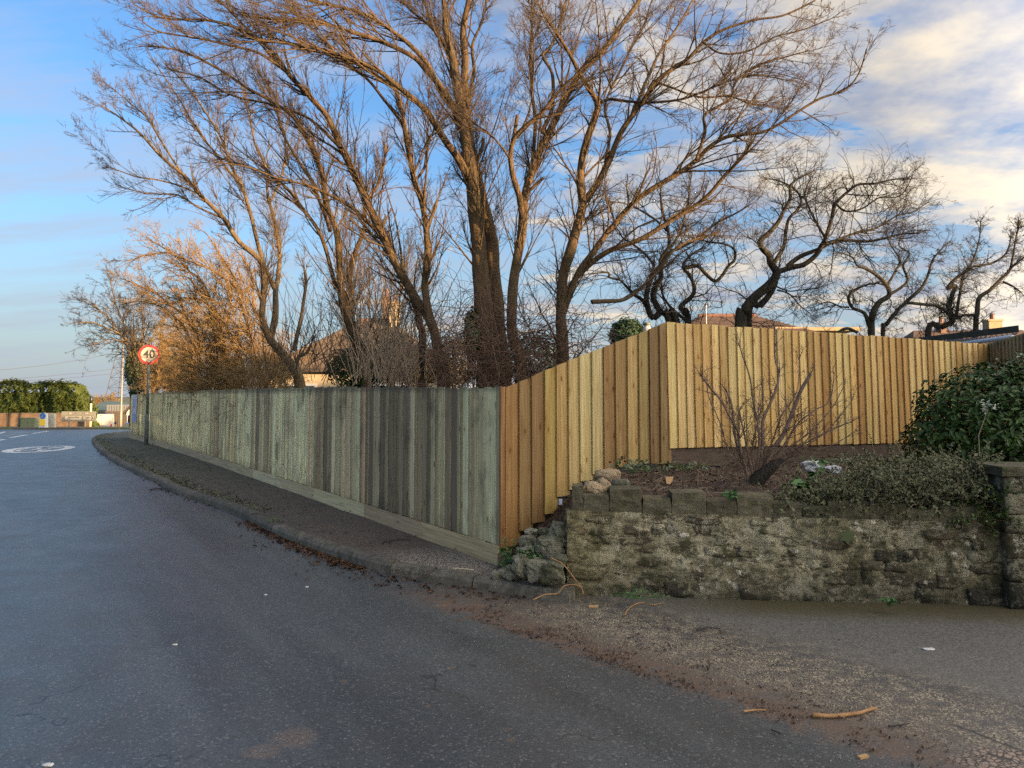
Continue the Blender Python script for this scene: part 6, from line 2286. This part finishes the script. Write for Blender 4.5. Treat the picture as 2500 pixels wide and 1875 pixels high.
MB().tube([(-.2, 0, .5), (.2, 0, .5)], .011, 4).build('boom', M['white_paint'], an)
# chimneys of far houses at right
for (px0, px1, pyt, pyb, lab, mm, Yd) in ((2290, 2306, 789, 830, 'red brick chimney stack low between the dark trees', M['brick'], 45), (2406, 2440, 783, 830, 'buff chimney stack behind the shed roof', M['chimney_buff'], 42)):
    X0, X1, Z0, Z1 = rect(px0, pyt, px1, pyb, Yd)
    hr = empty('far_house', ((X0 + X1) / 2, Yd, .3), lab, 'house')
    MB().box((0, 0, (Z1 - .3) / 2), (X1 - X0, .6, Z1 - .3)).build('chimney', mm, hr)
    MB().box((0, 0, Z1 - .3), (X1 - X0 + .12, .72, .1)).build('chimney_cap', mm, hr)
    MB().tube([(0, 0, Z1 - .3), (0, 0, Z1 + .1)], [.13, .10], 8).build('chimney_pot', M['terracotta'], hr)
    zrr = Z0 - .3 + .55
    V = [(-3, -2.5, zrr - 1.6), (3, -2.5, zrr - 1.6), (3, 2.5, zrr - 1.6), (-3, 2.5, zrr - 1.6), (-1.6, 0, zrr), (1.6, 0, zrr)]
    link('roof', mesh('roof', V, [(0, 1, 5, 4), (2, 3, 4, 5), (3, 0, 4), (1, 2, 5), (3, 2, 1, 0)], M['roof_brown']), hr)
    MB().box((0, 0, (zrr - 1.6) / 2), (5.4, 4.4, zrr - 1.6)).build('wall', M['render_cream'], hr)

# old shed at the right
a = W(2226, 826, Y=16.5)
b = W(2487, 794, Y=12.6)
shd = empty('garden_shed', ((a.x + b.x) / 2, (a.y + b.y) / 2, .8), 'low old shed with mossy barge board and corrugated roof', 'shed')
oc = Vector(shd.location)
a_, b_ = a - oc, b - oc
dn = Vector((0, 0, -.11))
bk_ = Vector((.25, .4, .0))
V = [a_, b_, b_ + dn, a_ + dn, a_ + bk_ * .08, b_ + bk_ * .08, b_ + dn + bk_ * .08, a_ + dn + bk_ * .08]
link('barge_board', mesh('barge_board', V, [(0, 3, 2, 1), (4, 5, 6, 7), (0, 1, 5, 4), (3, 7, 6, 2), (1, 2, 6, 5), (0, 4, 7, 3)], M['shed_beam']), shd)
m2 = MB()
c0 = W(2330, 838, Y=13.6) - oc
c1 = W(2470, 818, Y=11.9) - oc
nr_ = 60
V, Q = [], []
for i in range(nr_ + 1):
    k = i / nr_
    p0 = c0.lerp(c1, k)
    p1 = (a_ + dn).lerp(b_ + dn, .35 + .65 * k)
    z_ = .02 * math.sin(i * 1.6)
    V += [tuple(p0 + Vector((0, 0, z_))), tuple(p1 + Vector((0, 0, z_ - .02)))]
for i in range(nr_):
    Q.append((2 * i, 2 * i + 2, 2 * i + 3, 2 * i + 1))
link('corrugated_roof', mesh('corrugated_roof', V, Q, M['felt'], True), shd)
MB().tube([tuple(c0 + Vector((0, -.02, -.03))), tuple(c1 + Vector((0, -.02, -.03)))], .035, 8).build('gutter', M['poster'], shd, smooth=True)
MB().box((.6, 1.2, .45), (2.6, 2.4, .9)).build('wall', M['shed_beam'], shd)

# flue over the brown fence
fl_ = empty('flue_pipe', tuple(W(1580, 830, Y=22)), 'short white flue pipe beside the conifer top', 'flue')
MB().tube([(0, 0, -1.5), (0, 0, .42)], .09, 10).build('pipe', M['white_paint'], fl_, smooth=True)
MB().tube([(0, 0, .42), (0, 0, .5)], [.13, .11], 10).build('cowl', M['galv'], fl_, smooth=True)

# street on our side: the houses whose shadow lies over the road and fence
def row_house(name, lab, s, q, L, ze, zr, mw, mr, dpt=7.0, chim=True):
    """s metres towards the sun from the main tree, q metres along the row"""
    sd2 = Vector((SD.x, SD.y, 0)).normalized()
    al = Vector((-sd2.y, sd2.x, 0))
    base = Vector((-.5, 10, 0)) + sd2 * s
    q0 = Vector((-.5, 10, 0)).dot(al)
    c = base + al * (q + L / 2 - q0)
    wn = [(x, 1.5, 1.4, 1.2) for x in np.arange(-L / 2 + 1.5, L / 2 - 1, 3.2)]
    if ze > 4: wn += [(x, 4.0, 1.4, 1.2) for x in np.arange(-L / 2 + 1.5, L / 2 - 1, 3.2)]
    r_ = hip_house(name, lab, -L / 2, L / 2, -dpt / 2, dpt / 2, 0, ze, zr, 2.0, mw, mr, wins=[(w_[0], w_[1], w_[2], w_[3]) for w_ in wn], gable=True, doors=((0.2, .95, 2.05),),
                   chim=((L / 2 - 1.0, 0, zr - .6, zr + .6, .6, M['brick'], 2),) if chim else ())
    r_.location = (c.x, c.y, 0)
    r_.rotation_euler = (0, 0, math.atan2(al.y, al.x))
    # turn the front towards the road
    r_.rotation_euler.z += math.pi
    return r_

SH = 0.105   # tan of the sun's height
row_house('street_house', 'long low house on the near side of the road, behind the viewpoint', 27, -16, 34, 3.5, 5.45, M['render_cream'], M['roof_brown'], chim=False)
row_house('street_house', 'second low house further along the near side of the road', 27, 18.02, 28, 3.7, 5.6, M['brick'], M['roof_tile'], chim=False)

# ================================================================== RUBBLE, PLANTS AND SMALL THINGS BY THE WALL END
zr6 = lambda x, y: (1200 + x / 5.103, 1150 + y / 5.103)
rub_rough, rub_box = .20, .22
rub = [
    ((370, 1180), (200, 240), 6.34, 'round grey-green stone at the left foot of the rubble pile', 'rubble'),
    ((570, 1235), (300, 230), 6.30, 'large pale stone at the foot of the rubble pile', 'rubble'),
    ((760, 1280), (280, 250), 6.24, 'large yellow-flecked stone touching the wall end, lowest of the pile', 'rubble'),
    ((800, 1095), (270, 110), 6.36, 'flat mossy stone lying on the two largest stones', 'rubble'),
    ((720, 930), (290, 220), 6.46, 'big dark stone with white patch in the middle of the pile', 'rubble'),
    ((460, 870), (200, 115), 6.62, 'grey oval stone against the third brown board', 'rubble'),
    ((500, 775), (165, 105), 6.76, 'dark wedge stone highest on the left of the pile', 'rubble'),
    ((845, 755), (250, 210), 6.55, 'mossy angular stone highest beside the wall end', 'rubble'),
    ((450, 990), (170, 95), 6.50, 'small dark stone above the round grey-green one', 'rubble'),
    ((345, 1000), (75, 90), 6.56, 'smallest pebble-like stone by the fence corner', 'rubble'),
    ((900, 870), (120, 110), 6.50, 'dark stone wedged against the wall end', 'rubble'),
    ((650, 760), (130, 90), 6.72, 'brown stone half buried behind the pile', 'rubble'),
    ((1260, 225), (230, 150), 6.55, 'tan rounded stone resting on the low left coping', 'tan_stone'),
    ((1385, 205), (170, 175), 6.60, 'tan upright stone leaning on the first tan stone', 'tan_stone'),
]
for i, (c, sz, Yd, lab, mm) in enumerate(rub):
    p = W(*zr6(*c), Y=Yd)
    k = Yd / F / 5.103
    o = rock('rubble_stone', tuple(p), (sz[0] * k * 1.02, max(sz[0], sz[1]) * k * .85, sz[1] * k * 1.04), M[mm], None, seed=500 + i * 2.7, sub=3, rough=.24, boxy=.22, smooth=False)
    o.rotation_euler = (R.uniform(-.15, .15), R.uniform(-.2, .2), R.uniform(-.3, .3))
    setp(o, lab, 'stone', 'loose stones by the wall end')
for i in range(46):
    x = R.uniform(-.14, .40)
    y = wall_y(x) + R.uniform(.02, .62) * (fence_y(x) - wall_y(x))
    s_ = R.uniform(.035, .085)
    o = rock('stone', (x, y, max(.11, bed(x, y)) + s_ * .18), (s_ * R.uniform(.9, 1.5), s_, s_ * R.uniform(.55, .9)), M['rubble'], bed_o, seed=800 + i * 1.9, sub=1, rough=.26, boxy=.3, smooth=False)
    o.rotation_euler = (R.uniform(-.5, .5), R.uniform(-.5, .5), R.uniform(0, 3))
z4 = lambda x, y: (1200 + x / 3.686, 1050 + y / 3.686)
for i, (c, sz, Yd, lab) in enumerate((((1045, 412), (200, 90), 7.0, 'reddish flat stone under the pale brown boards'), ((1165, 490), (140, 75), 6.75, 'grey cracked stone beside the tan stones on the bed'))):
    p = W(*z4(*c), Y=Yd)
    k = Yd / F / 3.686
    o = rock('rubble_stone', tuple(p), (sz[0] * k * 1.1, sz[0] * k * .8, sz[1] * k * 1.2), M['tan_stone'] if i == 0 else M['rubble'], None, seed=560 + i * 2.7, sub=3, rough=.16, boxy=.5)
    setp(o, lab, 'stone', 'loose stones by the wall end')

# weeds
def weed(name, lab, pos, rad, n, sz, m, hgt=.1, cat='weed', six=True, asp=.6):
    root = empty(name, pos, lab, cat)
    C = np.stack([rng.normal(0, rad, n), rng.normal(0, rad * .7, n), np.abs(rng.normal(0, hgt, n)) + .01], 1)
    Nn = np.tile(np.array([[0, -.5, .9]]), (n, 1)) + rng.normal(0, .4, (n, 3))
    o = leafmesh('leaves', C, Nn, sz * rng.uniform(.6, 1.4, n), asp, m, parent=root, six=six)
    o['kind'] = 'stuff'
    mb_ = MB()
    for k in range(min(n, 14)):
        mb_.tube([(R.uniform(-.01, .01), 0, -.02), (C[k][0] * .6, C[k][1] * .6, C[k][2] * .7), tuple(C[k])], [.002, .0015, .001], 4)
    mb_.build('stems', M['weed'], root)['kind'] = 'stuff'
    return root


weed('weed_clump', 'bright green weed clump at the foot of the fence corner', W(1237, 1385, Y=6.75), .045, 90, .028, M['weed'], .10)
weed('weed_clump', 'small green weeds growing between the rubble stones', W(1300, 1365, Y=6.42), .06, 70, .026, M['weed'], .05)
weed('weed_clump', 'green trailing weeds draped over the upper rubble stones', W(1345, 1330, Y=6.5), .07, 60, .026, M['ivy'], .05)
weed('weed_clump', 'green sprig in the gutter below the kerb', W(1217, 1441, z=.0), .025, 16, .028, M['weed'], .03)
weed('weed_clump', 'grass tuft on the kerb top left of the leaf litter', W(665, 1272, z=.1), .05, 60, .03, M['cotoneaster'], .03, asp=.15, six=False)
weed('weed_clump', 'pale grass tuft on the kerb above the dark leaf litter', W(618, 1243, z=.1), .05, 50, .03, M['cotoneaster'], .02, asp=.15, six=False)
weed('weed_clump', 'dark ivy leaves under the stepped bottom of the brown fence', W(1545, 1150, Y=7.4), .12, 60, .05, M['ivy'], .05)
weed('weed_clump', 'low green leaves under the gravel board near the post foot', W(1670, 1143, Y=7.9), .20, 70, .045, M['ivy'], .02)
weed('weed_clump', 'dark green weeds on the soil right of the bare shrub', W(2100, 1130, Y=8.2), .35, 120, .05, M['ivy'], .03)
weed('weed_clump', 'fine grass blades at the wall foot near its left end', W(1560, 1456, Y=6.1), .12, 60, .05, M['weed'], .02, asp=.1, six=False)
weed('weed_clump', 'short green tuft at the wall foot towards the right', W(2172, 1473, Y=5.85), .03, 30, .03, M['weed'], .015)
weed('weed_clump', 'yellow-green weed tuft on the coping left of the sprawling shrub', W(1783, 1215, Y=6.25), .04, 40, .028, M['weed'], .02)
o = weed('broad_leaf_plant', 'large crinkled bright green leaf beside the white plastic', W(1993, 1166, Y=6.9), .04, 8, .10, M['weed'], .05, cat='plant', asp=.8)
o = weed('broad_leaf_plant', 'smaller green leaves at the left edge of the sprawling shrub', W(1950, 1192, Y=6.6), .07, 12, .10, M['weed'], .03, cat='plant', asp=.7)
# ivy leaf on the wall face
s_, z_ = on_wall(*z6(1372, 492))
pl_ = WL + wdir * s_
iv = empty('ivy_leaf', (pl_.x, pl_.y - .05, z_), 'single dark green lobed leaf on the stone wall face', 'leaf', rotz=wall_rz)
pts_ = [(0, .09), (.03, .035), (.085, .045), (.055, -.005), (.08, -.06), (.02, -.045), (0, -.09), (-.03, -.05), (-.09, -.05), (-.05, 0), (-.085, .04), (-.025, .03)]
MB().prism([(p[0] * .75, p[1] * .75) for p in pts_], -.006, -.002).build('blade', M['ivy'], iv)
MB().tube([(0, 0, -.05), (.02, .02, -.10)], .003, 4).build('stalk', M['ivy'], iv)

# silvery sprig standing above the shrub
sp_ = empty('tall_sprig', W(2390, 1085, Y=6.9), 'pale-leaved tall sprig standing in front of the laurel', 'plant')
MB().tube([(0, 0, -.1), (.0, 0, .08), (.06, 0, .23), (.10, 0, .32)], [.004, .004, .003, .002], 5).build('stem', M['twig_straw'], sp_)
C = np.stack([rng.normal(.09, .045, 46), rng.normal(0, .04, 46), rng.normal(.33, .025, 46)], 1)
leafmesh('leaves', C, np.tile(np.array([[0, -.2, 1.0]]), (46, 1)), .045 * rng.uniform(.6, 1.3, 46), .4, mat('silver_leaf', leaf_m((.16, .20, .14), (.30, .34, .26))), parent=sp_)['kind'] = 'stuff'

# litter and oddments on the bed
o = rock('plastic_sheet', tuple(W(1985, 1139, Y=7.75)), (.19, .12, .10), M['plastic_bag'], None, seed=610, sub=5, rough=.28, boxy=.5, smooth=False)
setp(o, 'crumpled white plastic on the soil right of the bare shrub', 'plastic', 'scraps of white plastic')
o = rock('plastic_sheet', tuple(W(2034, 1148, Y=7.6)), (.15, .12, .07), M['plastic_bag'], None, seed=617, sub=5, rough=.28, boxy=.5, smooth=False)
setp(o, 'smaller greyish plastic scrap half under the sprawling shrub', 'plastic', 'scraps of white plastic')
o = MB().box((0, 0, 0), (.03, .02, .05), rz=.3).build('plastic_scrap', M['poster'])
o.location = W(1368, 1225, Y=7.15)
setp(o, 'pale blue-white scrap showing under the stepped brown boards', 'plastic')
o = MB().prism([(-.035, .03), (.04, .035), (.025, -.01), (.0, -.035), (-.03, -.03)], -.008, .008).build('wood_offcut', M['pale_wood'])
o.location = W(1634, 1173, Y=7.1)
o.rotation_euler = (-.3, 0, .1)
setp(o, 'pale wedge-shaped wood offcut on the bare soil', 'offcut')


def ground_pts(pts, z=.012, hf=None):
    out = []
    for i, p in enumerate(pts):
        q = W(p[0], p[1], z=z)
        if len(p) > 2: q = W(p[0], p[1], Y=p[2])
        out.append(q)
    return out


zg_ = lambda x, y: (1100 + x / 1.58, 1350 + y / 1.58)


def stick(lab, pts, r0, r1, m, z=.012, side=None):
    P_ = catmull(ground_pts(pts, z), 5)
    base = P_[0]
    root = empty('stick', base, lab, 'stick')
    q = [p - base + Vector((0, 0, .004 * noise.noise(p * 9))) for p in P_]
    MB().tube(q, [r0 + (r1 - r0) * i / (len(q) - 1) for i in range(len(q))], 6).build('stem', m, root, smooth=True)
    for (k, ln, a) in (side or []):
        i = int(k * (len(q) - 1))
        tg = (q[min(i + 1, len(q) - 1)] - q[max(i - 1, 0)]).normalized()
        ca, sa_ = math.cos(a), math.sin(a)
        dv = Vector((tg.x * ca - tg.y * sa_, tg.x * sa_ + tg.y * ca, .12))
        MB().tube([q[i], q[i] + dv * ln * .5, q[i] + dv * ln + Vector((0, 0, -.005))], [r1 * .8, r1 * .6, r1 * .4], 5).build('side_twig', m, root, smooth=True)
    return root


stick('longest broken branch with orange peeled ends lying on the driveway', [zg_(1395, 626), zg_(1470, 628), zg_(1560, 619), zg_(1610, 606), zg_(1642, 598)], .011, .007, M['stick_orange'], .014, [(.8, .05, .5), (.3, .04, -.7), (.55, .03, .9)])
stick('short orange peeled stick left of the longest broken branch', [zg_(1130, 612), zg_(1170, 606), zg_(1215, 606)], .006, .004, M['stick_orange'])
stick('thin dark stick right of the longest broken branch', [zg_(1690, 668), zg_(1730, 664), zg_(1772, 657)], .005, .003, M['stick_dark'])
stick('small black twig below the short orange stick', [zg_(1236, 680), zg_(1255, 688), zg_(1278, 700)], .004, .003, M['stick_dark'])
stick('bent dark twig in the pale grit', [zg_(950, 297), zg_(985, 289), zg_(1045, 292)], .006, .003, M['stick_dark'], .014, [(.3, .06, 2.6)])
stick('curved orange twig on the silt in front of the wall', [zg_(672, 240), zg_(690, 212), zg_(735, 192), zg_(780, 198), zg_(822, 192)], .005, .002, M['stick_orange'], .012, [(.5, .05, 1.4)])
stick('long looping orange twig lying against the kerb and wall end', [(1345, 1362, 6.2), (1375, 1378, 6.15), (1404, 1415, 6.05), (1420, 1436, 5.98), (1424, 1450, 5.93)], .005, .003, M['stick_orange'])
stick('arched orange twig springing from the kerb foot', [(1300, 1464, 5.9), (1330, 1452, 5.95), (1362, 1448, 5.98), (1376, 1432, 6.0), (1400, 1428, 6.0), (1422, 1434, 5.98)], .004, .003, M['stick_orange'], side=[(.45, .05, 1.2)])
stick('thin dark twig lying on the far gutter beside the old fence', [(365, 1196), (385, 1193), (405, 1196), (425, 1197)], .012, .006, M['stick_dark'], .02, [(.5, .15, .6), (.3, .2, -.4)])
stick('thin dark twig on the pavement near the grit patch', [(935, 1324), (970, 1318), (1005, 1317)], .007, .004, M['stick_dark'], .112, [(.5, .05, .7)])
stick('pale splinter of wood on the kerb edge', [(1104, 1387), (1130, 1389), (1156, 1391)], .005, .004, mat('splinter', color=(.4, .34, .24)), .108)
stick('upright broken twig caught against the kerb face', [(1022, 1413, 6.35), (1045, 1402, 6.4), (1062, 1390, 6.5), (1066, 1384, 6.5)], .004, .006, M['stick_dark'])
o = MB().box((0, 0, .006), (.075, .022, .012), rz=.02).build('wood_chip', M['pale_wood'])
o.location = W(1449, 1482, z=.0)
setp(o, 'pale rectangular wood chip on the ground before the wall', 'wood chip', 'pale wood chips')
o = MB().box((0, 0, .005), (.05, .02, .010), rz=.4).build('wood_chip', M['pale_wood'])
o.location = W(2107, 1850, z=.0)
setp(o, 'pale wood chip near the bottom edge below the longest branch', 'wood chip', 'pale wood chips')
for i, (px_, py_, s_, lab) in enumerate(((2267, 1586, .035, 'torn white scrap on the clean driveway tarmac'), (427, 1575, .014, 'tiny white chip on the middle of the road'), (117, 1869, .022, 'white chip at the bottom left of the road'), (749, 1434, .014, 'white chip nearest the kerb litter'), (648, 1453, .012, 'white chip left of the one by the kerb litter'))):
    p = W(px_, py_, z=0)
    o = rock('paper_scrap', (p.x, p.y, .004), (s_ * 2, s_ * 1.2, .008), M['white_paint'], None, seed=700 + i, sub=1, rough=.25, boxy=.5)
    setp(o, lab, 'scrap', 'white scraps on the road')


# leaf litter, grit and crumbs: real small pieces nobody could count
def scatter_quads(name, lab, P, sz, m, lift=.01, cat=None):
    n = len(P)
    o = leafmesh(name, P + np.array([0, 0, lift]), np.tile(np.array([[0, 0, 1.0]]), (n, 1)) + rng.normal(0, .28, (n, 3)), sz * rng.uniform(.4, 1.5, n), .5, m, fold=.2)
    setp(o, lab, cat, None, 'stuff')
    return o


fineP = np.array([tuple(p) for p in KC])
sdP = np.array([tuple(side(KC, i)) for i in range(len(KC))])
def along_kerb(n, i0, i1, d0, d1):
    f = rng.uniform(i0, i1, n)
    i = f.astype(int)
    dd = -np.abs(rng.normal(0, 1, n)) * (d1 - d0) * .5 - d0
    P = fineP[i] * (1 - (f - i))[:, None] + fineP[i + 1] * (f - i)[:, None] + sdP[i] * dd[:, None]
    P[:, 2] = [g(x, y) for x, y in P[:, :2]]
    return P


P = np.concatenate([along_kerb(900, 42, 66, .015, .15), along_kerb(260, 18, 62, .02, .40), along_kerb(120, 70, 120, .015, .12)])
scatter_quads('gutter_litter', 'dark rotting leaf litter heaped in the gutter along the kerb', P, .045, M['litter'], .010, 'leaf litter')
A_, B_ = gp(1150, 1514), gp(2176, 1856)
dr_ = (B_ - A_).normalized()
nr2 = Vector((-dr_.y, dr_.x, 0))
def band(n, u0, u1, v0, vs, absn=True):
    u = rng.uniform(u0, u1, n)
    v = v0 + (np.abs(rng.normal(0, vs, n)) if absn else rng.normal(0, vs, n))
    P = np.array(tuple(A_))[None] + u[:, None] * np.array(tuple(dr_)) + v[:, None] * np.array(tuple(nr2))
    P[:, 2] = 0
    return P[(P[:, 1] < 5.85) | (P[:, 0] < .3)]


pm = []
for k in range(1500):
    f = R.uniform(66, 148)
    i = int(f)
    off_ = .13 + abs(R.gauss(0, .14)) * (1 + (f > 100))
    q = KC[i].lerp(KC[i + 1], f - i) + side(KC, i) * off_
    pm.append((q.x, q.y, .1 + g(q.x, q.y)))
scatter_quads('kerb_moss', 'green moss and grass fringe on the footway along the kerb top', np.array(pm), .045, M['cotoneaster'], .008, 'moss')
P = np.concatenate([band(1700, -.3, 3.0, .0, .20), band(600, .2, 3.4, -.02, .30), band(1800, -1.0, 2.2, .05, .60)])
P = P[[noise.noise((p[0] * 4, p[1] * 4, 1)) + .5 * noise.noise((p[0] * 13, p[1] * 13, 5)) + R.uniform(-.25, .25) > .0 for p in P]]
scatter_quads('silt_crumbs', 'reddish brown leaf crumbs edging the silt across the driveway mouth', P, .017, M['litter'], .006, 'leaf litter')
def grit(name, lab, P, s, m):
    n = len(P)
    ss = s * rng.uniform(.4, 1.4, n)
    b4 = rng.normal(0, 1, (n, 4, 3))
    b4 = b4 / np.linalg.norm(b4, axis=2, keepdims=True) * ss[:, None, None]
    b4[:, :, 2] = np.abs(b4[:, :, 2]) * .6
    V = (P[:, None, :] + b4).reshape(-1, 3)
    b = (np.arange(n) * 4)[:, None]
    Q = np.concatenate([b + np.array([[0, 1, 2]]), b + np.array([[0, 2, 3]]), b + np.array([[0, 3, 1]]), b + np.array([[1, 3, 2]])])
    o = link(name, np_mesh(name, V, Q, m, smooth=False))
    TRI[0] += len(Q)
    setp(o, lab, 'grit', None, 'stuff')


P = np.concatenate([band(5200, .1, 2.6, .62, .22, False), band(1500, -.2, 3.4, .5, .5, False), band(600, -.5, .6, 1.0, .15, False)])
P = P[P[:, 1] < 6.1 - .1 * P[:, 0]]
grit('loose_grit', 'pale loose grit scattered over the mouth of the driveway', P, .0065, M['grit'])
n = 900
P = np.stack([rng.normal(-.72, .28, n), rng.normal(7.0, .22, n), np.full(n, .1)], 1)
k_ = (P[:, 1] < 6.9 + (P[:, 0] + .1) * FDIR.y / FDIR.x - .05)
grit('pavement_grit', 'pale grit spilled on the pavement by the fence corner', P[k_], .006, M['grit'])
# soil clods, dead twigs on the bed
n = 2600
X = rng.uniform(-.05, 3.2, n)
Yr = rng.random(n)
P = []
for x, k in zip(X, Yr):
    y = wall_y(x) + .13 + (fence_y(x) - wall_y(x) - .1) * k
    P.append((x, y, bed(x, y)))
P = np.array(P)
scatter_quads('bed_litter', 'dead leaves and twig scraps strewn over the bare soil', P, .032, M['litter'], .012, 'leaf litter')
P2 = P[(P[:, 0] > .6) & (P[:, 0] < 2.3)][:420]
D0 = norm_(np.stack([rng.normal(0, 1, len(P2)), rng.normal(0, .5, len(P2)), rng.normal(0, .12, len(P2))], 1))
Pg, _ = grow(P2 + np.array([0, 0, .012]), D0, rng.uniform(.04, .22, len(P2)), 4, .15, 0)
v, q = tubes(Pg, np.full(Pg.shape[:2], .002), 3)
o = link('bed_twigs', np_mesh('bed_twigs', v, q, M['twig_straw']))
setp(o, 'straw-coloured dead twigs scattered on the soil around the shrub', 'twigs', None, 'stuff')
n = 700
P = np.stack([rng.uniform(-9, .1, n), np.zeros(n), np.full(n, .1)], 1)
kk = rng.random(n)
for i in range(n):
    a = along(poly, (abs(P[i, 0]) / 9 * .38) ** .9 + .06)
    b = FA + FDIR * (max(0, (a - FA).dot(FDIR)))
    q_ = a.lerp(b, kk[i] * .95)
    P[i] = (q_.x, q_.y, .1 + g(q_.x, q_.y))
scatter_quads('pavement_litter', 'scattered dark leaf crumbs on the footway', P, .030, M['litter'], .012, 'leaf litter')
print('TRIANGLES approx', TRI[0])
